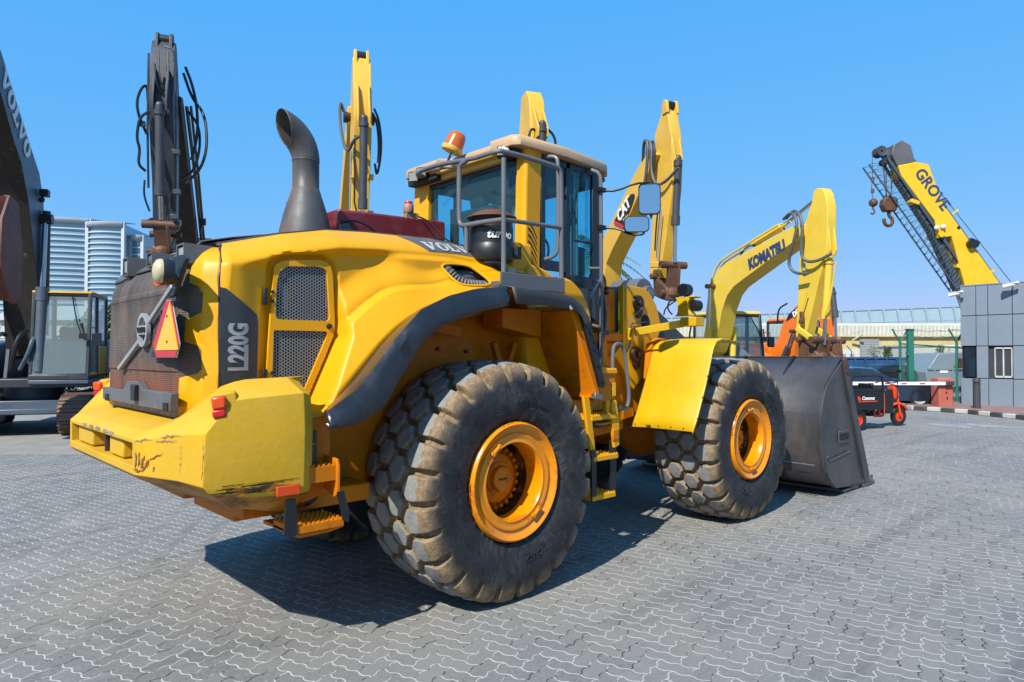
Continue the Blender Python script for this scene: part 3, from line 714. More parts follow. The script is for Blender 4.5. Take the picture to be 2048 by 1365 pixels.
# slow-vehicle sign
T = [(-.63, 2.20), (-.71, 2.20), (-.865, 1.93), (-.80, 1.86), (-.52, 1.855), (-.455, 1.925)]
T = [(y, z) for y, z in [(-.605, 2.19), (-.675, 2.19), (-.875, 1.965), (-.835, 1.845), (-.495, 1.83), (-.44, 1.945)]]
T = [(p[1], p[2]) for p in [(-2.275,-0.82,2.203), (-2.275,-0.914,2.198), (-2.275,-1.056,1.94), (-2.275,-1.001,1.864), (-2.275,-0.646,1.862), (-2.275,-0.577,1.944)]]
XS = -2.275
def shrink(P, k):
    c = Vector((sum(p[0] for p in P)/len(P), sum(p[1] for p in P)/len(P)))
    return [tuple(c+(Vector(p)-c)*k) for p in P]
m = MB(); m.prism([(XS, y, z) for y, z in shrink(T, 1.03)], (.006, 0, 0)); sg_ = m.build('warning_triangle', 'silver', G, bevel=.001)
m = MB(); m.prism([(XS-.005, y, z) for y, z in T], (.004, 0, 0)); m.build('red_border', 'red_refl', sg_, smooth=0)
M['ryel'] = paint('yellow_reflective', (.90, .48, .01), .3, var=.03)
m = MB(); m.prism([(XS-.009, p[1], p[2]) for p in [(-2.284,-0.899,2.188), (-2.284,-1.052,1.907), (-2.284,-0.642,1.905)]], (.004, 0, 0))
m.build('yellow_field', 'ryel', sg_, smooth=0)
m = MB(); m.bolts([(XS-.008, p[1], p[2]) for p in [(-2.284,-0.858,2.108), (-2.284,-0.862,1.955)]], .009, (-.006, 0, 0)); m.build('sign_bolt', 'brownmetal', sg_)
m = MB(); m.box(-2.27, -2.235, -.66, -.50, 1.86, 1.90); m.box(-2.27, -2.235, -.69, -.665, 1.96, 2.15); m.build('sign_bracket', 'black', sg_)

# ---- grey cap over the grille with lamp housings
def capedge(s): s = abs(s); return 2.43+.045*(1-sm(.50, .62, s))
m = MB(); rows = []
for k in range(9):
    row = []
    for i in range(41):
        s = -.90+1.80*i/40; z0 = capedge(s); smax = 1.02
        if k <= 5:
            t = k/5; z = lerp(z0, 2.60, t); ss = s*lerp(1, 1.02, t)
            p = Vector(RP(ss, z, .028*(1-t*.2)))
            p.z += .04*t*t*(1-(s/.9)**2)
        else:
            t = (k-5)/3; p0 = Vector(RP(s*1.02, 2.60, .02)); p0.z += .04*(1-(s/.9)**2)
            p = p0.lerp(Vector((-1.50, s*.89, 2.700+.035*(1-(s/.9)**2))), t); p.z += .012*math.sin(math.pi*t)
        row.append(tuple(p))
    rows.append(row)
m.grid(rows)
m.grid([[tuple(Vector(p)+Vector((.03, 0, 0))) for p in rows[0]], rows[0]])
cap = m.build('grille_cap', 'capgrey', LD, smooth=50, solid=.01)
def lamp_housing(yc, zc, w, h, xf, xb, lamp='rect'):
    m = MB(); x0 = xf
    # open-front box: four walls running back to the cap
    P = [(yc-w/2, zc-h/2), (yc+w/2, zc-h/2), (yc+w/2*.92, zc+h/2), (yc-w/2*.92, zc+h/2)]
    Q = [(yc+(y-yc)*.80, zc+(z-zc)*.84) for y, z in P]
    rows = [[(xb, y, z+(.0 if z < zc else -.01)) for y, z in P], [(x0, y, z) for y, z in P], [(x0, y, z) for y, z in Q], [(x0+.05, y, z) for y, z in Q]]
    m.grid(rows, closev=True); h0 = m.build('lamp_housing', 'capgrey', cap, smooth=20)
    m = MB(); m.sheet([(x0+.05, y, z) for y, z in Q]); m.build('housing_back', 'darkin', h0, smooth=0)
    m = MB()
    if lamp == 'rect': m.obox((x0+.022, yc+.01, zc), (.03, w*.55, h*.66)); m.build('work_lamp', 'lens', h0, bevel=.008)
    else: m.lathe([(.0005, .0), (.02, .002), (.034, .012), (.036, .05)], (x0+.0, yc, zc), (1, 0, 0), 18); m.build('camera_lens', 'steel', h0)
lamp_housing(-.775, 2.500, .15, .125, -2.19, -1.93)
lamp_housing(-.15, 2.525, .125, .10, -2.19, -1.95, 'round')
lamp_housing(.40, 2.525, .13, .14, -2.20, -1.93)
# round rear work lamp on a strip bracket
m = MB(); m.prism([(-2.25,-0.857,2.462), (-2.25,-1.016,2.463), (-2.25,-1.102,2.431), (-2.25,-1.002,2.33), (-2.25,-0.899,2.23), (-2.25,-0.799,2.224), (-2.25,-0.769,2.299), (-2.25,-0.832,2.367)], (.025, 0, 0)); m.box(-2.26, -2.16, -.80, -.68, 2.415, 2.43)
rb = m.build('lamp_bracket', 'black', LD, bevel=.004)
m = MB(); LC = Vector([(-2.36,-1.006,2.356)][0]); m.lathe([(.075, .0), (.078, -.03), (.07, -.06), (.02, -.065)], LC, (-1, .15, 0), 28); m.tube([LC+Vector((.05, 0, 0)), LC+Vector((.09, .03, -.05)), LC+Vector((.11, .12, -.06))], .018, 8); wl = m.build('round_work_lamp', 'black', LD)
m = MB(); m.lathe([(.0005, .040), (.04, .034), (.066, .018), (.073, .0), (.072, -.02)], LC+Vector((-.012, 0, 0)), (-1, .15, 0), 28); m.build('lamp_lens', 'lensdirty', wl)
m = MB(); m.prism([(LC.x-.012, LC.y+.083*math.cos(a), LC.z+.083*math.sin(a)) for a in [4.4+i*.12 for i in range(11)]]+[(LC.x-.012, LC.y+.075*math.cos(a), LC.z+.075*math.sin(a)) for a in [5.6-i*.12 for i in range(11)]], (.03, 0, 0)); m.build('lamp_sticker', 'or_refl', wl)

# ---- hood side
ARCH = [(-1.423, 1.538), (-1.31, 1.655), (-1.185, 1.79), (-1.04, 1.945), (-.891, 2.068), (-.73, 2.165), (-.50, 2.258), (-.279, 2.328), (-.05, 2.385), (.143, 2.417)]
BOT = [(-2.085, 1.47), (-1.75, 1.45), (-1.50, 1.43)]+ARCH+[(.60, 2.45)]
TOPL = [(-1.985, 2.58), (-1.56, 2.697), (-1.225, 2.766), (-.90, 2.790), (-.587, 2.80), (-.30, 2.809), (.095, 2.782), (.30, 2.75), (.60, 2.69)]
DOOR = [(-1.735, 2.45), (-1.60, 2.505), (-1.37, 2.527), (-1.31, 2.52), (-1.29, 2.46), (-1.262, 2.09), (-1.27, 2.02), (-1.465, 1.575), (-1.53, 1.54), (-1.60, 1.54), (-1.78, 1.70), (-1.775, 1.78), (-1.715, 2.30)]
DOOR = [(-1.685, 2.46), (-1.60, 2.495), (-1.35, 2.515), (-1.29, 2.49), (-1.272, 2.42), (-1.255, 2.09), (-1.262, 2.01), (-1.462, 1.575), (-1.53, 1.54), (-1.66, 1.54), (-1.735, 1.60), (-1.735, 1.74), (-1.70, 2.28)]
HOLE = [(-.392, 2.545), (-.363, 2.578), (-.138, 2.583), (-.071, 2.533), (-.018, 2.45), (-.05, 2.415), (-.27, 2.402), (-.335, 2.434)]
ARCHS = [(p.x, p.z) for p in resample([(-1.56, 0, 1.36)]+[(x, 0, z) for x, z in ARCH], 14)]
for _ in range(3): ARCHS = [ARCHS[0]]+[q for a, b in zip(ARCHS, ARCHS[1:]) for q in ((a[0]*.75+b[0]*.25, a[1]*.75+b[1]*.25), (a[0]*.25+b[0]*.75, a[1]*.25+b[1]*.75))]+[ARCHS[-1]]
AX = np.array(ARCHS)
def archd(x, z):
    a = AX[:-1]; d = AX[1:]-a; t = np.clip(((x-a[:, 0])*d[:, 0]+(z-a[:, 1])*d[:, 1])/((d**2).sum(1)+1e-12), 0, 1)
    return float(np.hypot(x-a[:, 0]-t*d[:, 0], z-a[:, 1]-t*d[:, 1]).min())
def HY(x, z):
    zt = interp(x, TOPL); h = zt-z
    y = -.80-.235*(1-(1-max(0, min(1, h/.165)))**1.7)
    y += .045*sm(.150, .215, h)*sm(-1.95, -1.75, x)*(1-sm(-.95, -.72, x))     # scoop under the shoulder
    y -= .035*sm(-.95, -.60, x)*sm(.165, .22, h)
    d = archd(x, z)
    wv = lerp(.30, .13, sm(-.95, -.45, x)); t = 1-sm(.03, wv, d)
    t = (1 if d < .03 else lerp(1, .58, (d-.03)/(.62*wv)) if d < .03+.62*wv else lerp(.58, .34, (d-.03-.62*wv)/.03) if d < .06+.62*wv else .34*(1-sm(.06+.62*wv, .10+1.15*wv, d)))
    y = lerp(y, -1.245, t*sm(.165, .26, h) if x < -.1 else t*lerp(sm(.165, .26, h), sm(.02, .2, h), sm(-.1, .1, x)))
    if -1.95 < x < -1.05: y = lerp(y, -.952, sm(-.055, -.018, sdist(x, z, DOOR)))
    y = lerp(-1.045, y, sm(-2.06, -1.92, x)) if z < 2.45 else y
    return y
T_ = resample([(x, 0, z) for x, z in TOPL], 171); B_ = resample([(x, 0, z) for x, z in BOT], 171)
NK = 84
gpts = []
for i in range(171):
    # vertical-ish columns: match x between top and bottom where possible
    row = []
    for k in range(NK+1):
        t = k/NK; x = lerp(T_[i].x, B_[i].x, t); z = lerp(T_[i].z, B_[i].z, t)
        if i == 0: p = RP(-SM, z); row.append(p); continue
        row.append((x, HY(x, z), z))
    gpts.append(row)
m = MB()
for sg in (1, -1):
    o = len(m.v); m.v += [(x, y*sg, z) for r in gpts for x, y, z in r]
    for i in range(170):
        for k in range(NK):
            q = gpts[i][k]; q2 = gpts[i+1][k+1]; cx, cz = (q[0]+q2[0])/2, (q[2]+q2[2])/2
            if inpoly(cx, cz, HOLE): continue
            if inpoly(cx, cz, DOOR) and sdist(cx, cz, DOOR) > .03: continue
            a = o+i*(NK+1)+k; m.f.append((a, a+1, a+NK+2, a+NK+1))
hood = m.build('engine_hood', 'yellow', LD, smooth=60)
m = MB(); m.tube([(x, HY(x, z)-.004, z) for x, z in HOLE]+[(HOLE[0][0], HY(*HOLE[0])-.004, HOLE[0][1])], .010, 6, smooth=2); m.build('opening_rim', 'yellow', hood)
m = MB(); m.box(-.5, .08, -.93, -.90, 2.3, 2.72); m.build('opening_backing', 'darkin', hood)
# top cover
m = MB(); rows = []
for i in range(0, 171, 5):
    x, z = T_[i].x, T_[i].z
    rows.append([(x, -.805+1.61*j/16, z+.008+.035*(1-abs(-1+2*j/16)**2.2)) for j in range(17)])
m.grid(rows); m.grid([[(r[0][0], r[0][1]-.006, r[0][2]-.022) for r in rows], [r[0] for r in rows]]); m.build('hood_top_cover', 'grey', LD, smooth=50)
# seam between rear frame and side
m = MB(); m.tube([(p[0]-.002, p[1]-.003, p[2]) for p in [RP(-SM, z) for z in (1.48, 1.6, 1.8, 2.0, 2.2, 2.35, 2.45, 2.54, 2.575)]], .008, 5); m.build('hood_seam', 'black', LD)
def drape(vf, off):   # flat (x,z) geometry laid onto the hood side
    return [(x, HY(x, z)-off-c, z) for x, z, c in vf[0]], vf[1]
def gridpoly(P, step, off):
    """fine patch following the hood surface inside a polygon"""
    bm = bmesh.new(); vs = [bm.verts.new((x, 0, z)) for x, z in P]; bm.faces.new(vs)
    xs = [p[0] for p in P]; zs_ = [p[1] for p in P]
    k = min(xs)+step
    while k < max(xs):
        bmesh.ops.bisect_plane(bm, geom=bm.verts[:]+bm.edges[:]+bm.faces[:], plane_co=(k, 0, 0), plane_no=(1, 0, 0)); k += step
    k = min(zs_)+step
    while k < max(zs_):
        bmesh.ops.bisect_plane(bm, geom=bm.verts[:]+bm.edges[:]+bm.faces[:], plane_co=(0, 0, k), plane_no=(0, 0, 1)); k += step
    bm.verts.index_update()
    v = [(q.co.x, HY(q.co.x, q.co.z)-off, q.co.z) for q in bm.verts]; f = [tuple(w.index for w in q.verts) for q in bm.faces]; bm.free(); return v, f
m = MB(); m.add(*gridpoly([(-2.045, 2.285), (-2.01, 2.28), (-1.80, 2.13), (-1.79, 2.09), (-1.80, 1.50), (-2.06, 1.50)], .02, .006)); p220 = m.build('dark_side_panel', 'grey', hood, smooth=60)
tv, tf = text2d('L220G', .175, .0015, .008, .62)
m = MB(); m.add([(-1.925+(-b), 0, 1.925+a*1.0) for a, b, c in tv], tf)   # text runs upward
m.v = [(x, HY(x, z)-.012, z) for i, (x, y, z) in enumerate(m.v)]
m.build('model_number', 'white', p220, smooth=0)
m = MB(); m.add(*gridpoly([(-.635, 2.79), (-.40, 2.80), (-.10, 2.80), (.10, 2.775), (.35, 2.735), (.35, 2.64), (.10, 2.662), (-.20, 2.672), (-.475, 2.663)], .02, .004)); st = m.build('dark_name_strip', 'midgrey', hood, smooth=60)
sv, sf = slab('VOLVO', 1.0, .001)
m = MB(); m.add([(-.190+a*.1235, 0, 2.730+b*.074+a*.004-.010*a*a*.1) for a, b, c in sv], sf); m.v = [(x, HY(x, z)-.015, z) for x, y, z in m.v]; m.build('name_lettering', 'white', st, smooth=0)
# mesh door
yd = -.99
M2 = [(-1.655, 2.41), (-1.60, 2.455), (-1.36, 2.472), (-1.318, 2.45), (-1.31, 2.38), (-1.292, 2.13), (-1.305, 2.105), (-1.665, 2.105), (-1.68, 2.13), (-1.672, 2.33)]
M3_ = [(-1.69, 2.035), (-1.315, 2.035), (-1.308, 2.01), (-1.49, 1.61), (-1.53, 1.585), (-1.62, 1.585), (-1.70, 1.64)]
def loop(P, r): return roundpoly([(x, z) for x, z in P], r)
v = fill2d([loop(DOOR, .03), loop(M2, .02), loop(M3_, .015)], .012)
m = MB(); m.add([(x, yd-c, z) for x, z, c in v[0]], v[1]); door = m.build('engine_door', 'yellow', hood, smooth=30)
for P in (M2, M3_):
    m = MB(); m.sheet([(x, yd+.004, z) for x, z in P]); m.build('perforated_screen', 'hex', door, smooth=0)
m = MB(); m.sheet([(x, yd+.10, z) for x, z in shrink(DOOR, 1.08)]); m.build('dark_engine_bay', 'darkin', door, smooth=0)
m = MB(); m.tube([(-1.64, yd+.06, 2.36), (-1.58, yd+.06, 2.27), (-1.60, yd+.06, 2.18)], .03, 8); m.ball((-1.60, yd+.06, 2.40), .03); m.tube([(-1.62, yd+.07, 2.15), (-1.60, yd+.07, 1.75)], .018, 6); m.build('engine_pipe', 'steel', door)
for z in (2.25, 1.73):
    m = MB(); m.box(-1.765, -1.735, yd-.03, yd-.005, z-.055, z+.055); h_ = m.build('hinge', 'black', door, bevel=.006)
    m = MB(); m.bolts([(-1.70, yd-.012, z+.03), (-1.70, yd-.012, z-.03)], .012, (0, -.008, 0)); m.build('hinge_bolt', 'black', h_)
m = MB(); m.cyl((-1.30, yd-.01, 2.07), (-1.30, yd-.035, 2.07), .020, .014, 14); m.build('door_latch', 'black', door)

# ---- fender flare (rubber) and its forward grey piece
UP = [(-1.46, -1.235, 1.50), (-1.31, -1.24, 1.665), (-1.185, -1.24, 1.80), (-1.04, -1.24, 1.955), (-.891, -1.24, 2.078), (-.73, -1.24, 2.175), (-.50, -1.24, 2.268), (-.279, -1.24, 2.338), (-.05, -1.24, 2.395), (.02, -1.24, 2.402)]
MID = [(-1.57, -1.45, 1.52)]+[(-1.335,-1.47,1.673), (-1.08,-1.47,1.975), (-0.868,-1.47,2.18), (-0.623,-1.47,2.289), (-0.393,-1.47,2.346), (-0.075,-1.47,2.389)]
LOW = [(-1.565, -1.49, 1.435), (-1.47, -1.5, 1.435)]+[(-1.331,-1.5,1.468), (-1.178,-1.5,1.551), (-1.056,-1.5,1.733), (-0.876,-1.5,1.967), (-0.712,-1.5,2.083), (-0.356,-1.5,2.194), (-0.088,-1.5,2.243)]
MIDc = [(-1.571,-1.5,1.452), (-1.426,-1.5,1.484), (-1.285,-1.5,1.625), (-1.156,-1.5,1.813), (-1.002,-1.5,2.002), (-0.793,-1.5,2.087), (-0.534,-1.5,2.201), (-0.249,-1.5,2.261), (-0.088,-1.5,2.288)]
N_ = 60
ru, rm, rl, rc = resample(UP, N_), resample(MID, N_), resample(LOW, N_), resample(MIDc, N_)
rows = []
for i in range(N_):
    a, b, c, d = ru[i], rm[i], rl[i], rc[i]
    s1 = a.lerp(b, .5)+Vector((0, 0, .012))
    s2 = b.lerp(d, .5); s2.y = -1.495
    d2 = d.copy(); d2.y = -1.51
    c2 = c.copy(); c2.y = -1.50
    rows.append([tuple(a), tuple(s1), tuple(b), tuple(s2), tuple(d2), tuple(c2), (c2.x, c2.y+.03, c2.z+.004), (d2.x, d2.y+.04, d2.z+.01)])
m = MB(); m.grid(rows); m.build('fender_flare', 'flare', LD, smooth=40, solid=.008)
m = MB()
# sheet under the yellow fender edge so that the arch has thickness
m.grid([[(x, -1.24, z) for x, z in ARCH], [(x, -.80, z+.02) for x, z in ARCH]]); m.build('fender_underside', 'orange', LD, smooth=40, solid=.01)
# forward grey fender piece
FU = [(-.02, -1.33, 2.418), (.30, -1.33, 2.415), (.66, -1.33, 2.385), (.80, -1.33, 2.31), (.90, -1.33, 2.20)]
FM = [(-.05, -1.50, 2.385), (.30, -1.50, 2.378), (.64, -1.50, 2.345), (.78, -1.50, 2.27), (.87, -1.50, 2.14)]
FL = [(-.02, -1.51, 2.262), (.30, -1.51, 2.262), (.66, -1.51, 2.243), (.735, -1.51, 2.20), (.81, -1.51, 2.10)]
rows = [[tuple(p) for p in resample(P, 24)] for P in (FU, FM, FL)]
m = MB(); m.grid(rows); m.build('front_fender_flare', 'grey', LD, smooth=30, solid=.008)
m = MB(); m.cyl((.60, -1.45, 2.33), (.60, -1.53, 2.24), .014, n=8); m.build('flare_stud', 'midgrey', LD)
# wheel-well panels
m = MB(); m.box(-.05, .72, -1.34, -.80, 2.385, 2.405); m.build('platform_underside', 'orange', LD)
m = MB(); m.prism([(.66, -1.12, 2.24), (.98, -1.12, 1.56), (.98, -1.12, 1.50), (1.04, -1.12, 1.52), (.76, -1.12, 2.30)], (0, .68, 0)); well = m.build('wheel_well_front', 'orange', LD, bevel=.004)
m = MB(); m.prism([(.74, -1.47, 2.27), (.86, -1.47, 2.20), (1.075, -1.47, 1.63), (1.065, -1.47, 1.585), (1.01, -1.47, 1.60)], (0, .05, 0)); m.build('rubber_flap', 'black', well, bevel=.006)
m = MB(); m.bolts([(.93, -1.497, 1.98-.12*i*0) for i in range(1)]+[(.885+.055*i, -1.495, 2.05-.14*i) for i in range(4)], .014, (0, -.012, 0)); m.build('flap_bolt', 'black', well)
m = MB(); m.prism([(.66, -1.0, 2.26), (.20, -1.0, 2.26), (.20, -1.0, 2.10), (.66, -1.0, 2.02)], (0, .25, 0)); m.build('tool_box', 'orange', LD, bevel=.01)
m = MB(); m.prism([(-1.60, -.74, 1.05), (-1.45, -.74, 1.60), (-.95, -.74, 2.10), (-.4, -.74, 2.35), (.9, -.74, 2.35), (1.0, -.74, 1.5), (1.30, -.74, 1.30), (1.30, -.74, .95), (-1.60, -.74, .80)], (0, .06, 0)); m.build('inner_fender', 'orange', LD)
m = MB(); m.prism([(-1.62, -1.0, 1.46), (-1.42, -1.0, 1.50), (-1.42, -1.0, 1.0), (-1.62, -1.0, .95)], (0, .5, 0)); m.build('rear_frame_panel', 'orange', LD, bevel=.01)
m = MB(); m.box(-1.7, 1.35, -.40, .40, .70, 1.25); m.box(-2.1, -1.5, -.6, .6, .95, 1.5); fr = m.build('rear_frame', 'orange', LD, bevel=.01)
m = MB()
for y in (-.6, .3): m.beam((-.9, y*1.0, 2.25), (-.1, y-.35, 2.05), .05, .09)
m.beam((-1.0, -.86, 2.0), (.3, -.86, 2.28), .04, .08); m.beam((.30, -.9, 1.98), (.42, -.9, 1.66), .05, .05); m.beam((.55, -.9, 1.98), (.42, -.9, 1.66), .05, .05)
m.build('well_brace', 'orange', LD, bevel=.006)
m = MB()
m.bolts([(x, -.775, z) for x, z in [(-1.0, 1.75), (-.75, 1.73), (-.55, 2.05), (-.5, 2.13), (-.2, 2.12), (.1, 1.9), (.6, 1.7), (.75, 1.65), (.85, 1.75), (-.2, 1.92)]], .018, (0, -.02, 0)); m.build('well_bolt', 'black', LD)
m = MB(); m.lathe([(.10, -1.2), (.22, -1.0), (.26, -.6), (.20, -.35), (.30, -.2), (.36, 0), (.30, .2), (.20, .35), (.26, .6), (.22, 1.0), (.10, 1.2)], (0, 0, .91), (0, 1, 0), 24); m.build('rear_axle', 'orange', LD)
m = MB(); m.lathe([(.10, -1.2), (.22, -1.0), (.26, -.6), (.20, -.35), (.30, -.2), (.36, 0), (.30, .2), (.20, .35), (.26, .6), (.22, 1.0), (.10, 1.2)], (3.7, 0, .91), (0, 1, 0), 24); m.build('front_axle', 'orange', LD)

# ---- rear boarding steps by the counterweight
def tread(m, x0, x1, y0, y1, z, t=.045):
    """serrated step plate"""
    m.box(x0, x1, y0, y1, z-t, z-.008)
    n = max(3, int((x1-x0)/.03)); ny = max(2, int((y1-y0)/.04))
    for j in range(ny):
        y = y0+.01+(y1-y0-.02)*j/(ny-1)
        for i in range(n):
            x = x0+.008+(x1-x0-.016)*i/(n-1); m.add([(x-.010, y-.005, z-.008), (x+.010, y-.005, z-.008), (x+.006, y-.004, z+.006), (x-.006, y-.004, z+.006), (x-.010, y+.005, z-.008), (x+.010, y+.005, z-.008), (x+.006, y+.004, z+.006), (x-.006, y+.004, z+.006)],
                  [(0, 1, 2, 3), (4, 7, 6, 5), (2, 6, 7, 3), (0, 3, 7, 4), (1, 5, 6, 2)])
m = MB(); tread(m, -1.66, -1.46, -1.40, -1.12, 1.20, .10); m.build('upper_rear_step', 'orange', LD)
m = MB(); m.prism([(-1.455, -1.25, 1.24), (-1.455, -1.40, 1.23), (-1.455, -1.42, 1.19), (-1.455, -1.42, 1.02), (-1.455, -1.38, .99), (-1.455, -1.05, 1.08)], (.02, 0, 0)); m.build('step_side_plate', 'orange', LD, bevel=.004)
m = MB(); tread(m, -1.75, -1.42, -1.42, -1.15, .865, .05); m.prism([(-1.75, -1.0, .82), (-1.42, -1.0, .815), (-1.42, -1.41, .815), (-1.5, -1.38, .79), (-1.7, -1.38, .79), (-1.75, -1.41, .815)], (0, 0, .02)); m.build('lower_rear_step', 'orange', LD)
m = MB(); m.prism([(-1.80, -1.42, 1.03), (-1.74, -1.42, 1.03), (-1.725, -1.42, .82), (-1.76, -1.42, .80), (-1.81, -1.42, .83)], (0, .012, 0)); m.prism([(-1.47, -1.425, 1.03), (-1.425, -1.425, 1.03), (-1.385, -1.425, .90), (-1.39, -1.425, .83), (-1.43, -1.425, .85)], (0, .012, 0)); m.build('step_rubber_strap', 'black', LD)
m = MB(); m.box(-1.668, -1.655, -1.39, -1.18, 1.20, 1.44); m.build('hose_cover_plate', 'black', LD, bevel=.004)
m = MB(); m.prism([(-1.70, -1.33, 1.42), (-1.56, -1.33, 1.41), (-1.56, -1.33, 1.19), (-1.70, -1.33, 1.20)], (0, .01, 0)); fp = m.build('fuse_plate', 'black', LD, bevel=.003)
m = MB(); m.bolts([(-1.68, -1.335, 1.38), (-1.60, -1.335, 1.38), (-1.68, -1.335, 1.24), (-1.60, -1.335, 1.30)], .010, (0, -.006, 0)); m.tube([(-1.65, -1.345, 1.33), (-1.61, -1.35, 1.325), (-1.58, -1.345, 1.335)], .006, 6); m.build('plate_bolt', 'steel', fp)
m = MB(); m.box(-1.62, -1.35, -1.12, -.7, .88, 1.45); m.box(-1.9, -1.0, -1.05, -.4, .86, .98); m.build('battery_box', 'orange', LD, bevel=.012)
m = MB(); m.tube([(-1.6, -1.2, 1.05), (-1.55, -1.22, .98), (-1.48, -1.2, 1.0)], .02, 8, smooth=1); m.tube([(-1.7, -1.1, .95), (-1.55, -1.15, .92), (-1.45, -1.1, .95)], .025, 8, smooth=1); m.build('step_hose', 'oily', LD)

# ---- exhaust stack
m = MB(); m.lathe([(.215, -.16), (.212, 0), (.175, .16), (.108, .37), (.104, .375), (.104, .60), (.107, .605)], (-.97, 0, 2.86), (0, 0, 1), 40)
# curved, cut-off outlet leaning towards the rear
rows = []
for i in range(22):
    a = math.radians(i*4.6); c = Vector((-1.24+.27*math.cos(a), 0, 3.46+.27*math.sin(a))); v = Vector((math.cos(a), 0, math.sin(a))); u = Vector((0, 1, 0))
    r = .106+.016*i/21
    rows.append([tuple(c+u*r*math.cos(2*math.pi*j/40)+v*r*math.sin(2*math.pi*j/40)) for j in range(40)])
m2 = MB(); m2.grid(rows, closev=True)
bm = bmesh.new(); vs = [bm.verts.new(p) for p in m2.v]
for q in m2.f: bm.faces.new([vs[i] for i in q])
bmesh.ops.bisect_plane(bm, geom=bm.verts[:]+bm.edges[:]+bm.faces[:], plane_co=(-1.085, 0, 3.43), plane_no=(-.36, 0, -.10), clear_outer=True)
bm.verts.index_update(); m.add([tuple(q.co) for q in bm.verts], [tuple(q.index for q in fc.verts) for fc in bm.faces]); bm.free()
m.build('exhaust_stack', 'stack', LD, smooth=50, solid=.006)
m = MB(); m.tube([(-.97+.106*math.cos(a), .106*math.sin(a), 3.23) for a in [i*math.pi/20 for i in range(41)]], .004, 6); m.tube([(-.97+.107*math.cos(a), .107*math.sin(a), 3.465) for a in [i*math.pi/20 for i in range(41)]], .004, 6); m.build('stack_weld', 'midgrey', LD)

# ---- maroon box on the hood, alarm, far handrail
m = MB(); m.prism([(-.52, .40, 3.19), (.70, .40, 3.23), (.70, .40, 3.02), (-.42, .40, 2.98), (-.50, .40, 3.03)], (0, .26, 0)); mb_ = m.build('maroon_box', 'maroon', LD, bevel=.025, seg=2)
m = MB(); m.prism([(-.66, .56, 3.06), (-.60, .56, 3.16), (-.50, .56, 3.18), (-.48, .56, 2.88), (-.66, .56, 2.88)], (0, .05, 0)); m.tube([(-.60, .52, 3.12), (-.56, .48, 3.10), (-.58, .46, 3.06), (-.61, .50, 3.04)], .016, 8, smooth=1); m.build('maroon_bracket', 'maroon', LD, bevel=.006)
m = MB(); m.prism([(-.52, .24, 3.04), (-.44, .24, 3.06), (-.36, .24, 2.90), (-.54, .24, 2.90)], (0, .04, 0)); m.build('hood_support', 'midgrey', LD, bevel=.004)
m = MB(); m.tube([(-.50, .26, 3.06), (-.40, .2, 3.09), (-.25, .18, 3.05), (-.12, .18, 2.94)], .010, 7, smooth=2); m.build('hood_cable', 'hose', LD)
m = MB(); m.tube([(-.84, .62, 3.235), (-.62, .62, 3.30), (-.50, .62, 3.29), (-.49, .62, 3.22), (-.49, .62, 3.05)], .017, 8, smooth=2); m.tube([(-.84, .62, 3.10), (-.62, .62, 3.115), (-.49, .62, 3.11), (.3, .62, 3.20)], .014, 8, smooth=0); m.build('far_handrail', 'rail', LD)
al_ = MB(); al_.lathe([(.048, 0), (.052, .01), (.052, .075), (.045, .085)], (.26, .30, 3.26), (0, 0, 1), 20); al_.box(.22, .36, .27, .33, 3.20, 3.262); alarm = al_.build('reverse_alarm', 'pinkbrown', LD)
al_ = MB(); al_.lathe([(.040, .085), (.042, .10), (.036, .112), (.0005, .113)], (.26, .30, 3.26), (0, 0, 1), 20); al_.build('alarm_cap', 'red_refl', alarm)
m = MB(); m.tube([(.34, .30, 3.25), (.44, .2, 3.19), (.50, .1, 3.05), (.56, 0, 2.96), (.68, -.1, 2.93)], .009, 7, smooth=2); m.build('alarm_cable', 'hose', LD)

# ---- cab
CX0, CX1, CY = .70, 1.76, .86
m = MB()
# rear posts
m.prism([(.70, -.78, 2.62), (.70, -.865, 2.62), (.73, -.875, 2.62), (.94, -.85, 2.62), (.94, -.80, 2.62), (.76, -.76, 2.62)], (0, 0, .001)); m.v = []; m.f = []
def post(sg):
    rows = []
    for z, xo, w in ((2.60, -.02, 1.0), (2.95, -.01, 1), (3.4, .0, 1), (3.80, .02, 1)):
        rows.append([(x+xo, y*sg, z) for x, y in [(.70, -.755), (.70, -.86), (.72, -.885), (.93, -.86), (.935, -.80), (.78, -.75)]])
    m2 = MB(); m2.grid(rows, closev=True); m2.sheet(rows[0]); m2.sheet(rows[-1]); return m2
pr = post(1); prr = pr.build('cab_rear_post', 'yellow', LD, bevel=.010)
m2 = MB(); rows = []
for z, xo in ((2.60, -.02), (2.95, -.01), (3.4, 0), (3.80, .02)):
    rows.append([(x+xo, y, z) for x, y in [(.70, .575), (.70, .83), (.74, .88), (.93, .86), (.935, .78), (.76, .58)]])
m2.grid(rows, closev=True); m2.sheet(rows[0]); m2.sheet(rows[-1]); m2.build('cab_rear_post', 'yellow', LD, bevel=.010)
m = MB()
for k in range(6):
    z = 2.68+.058*k
    yq = lambda x: -.8835+.119*(x-.72); wk = .13 if k else .09; P = [(.735+wk*t, yq(.735+wk*t), z+.10-.13*t**1.6) for t in [i/8 for i in range(9)]]; m.grid([[(x, y-.003, zz+.011) for x, y, zz in P], [(x, y-.003, zz-.011) for x, y, zz in P]])
m.build('vent_slot', 'darkin', prr)
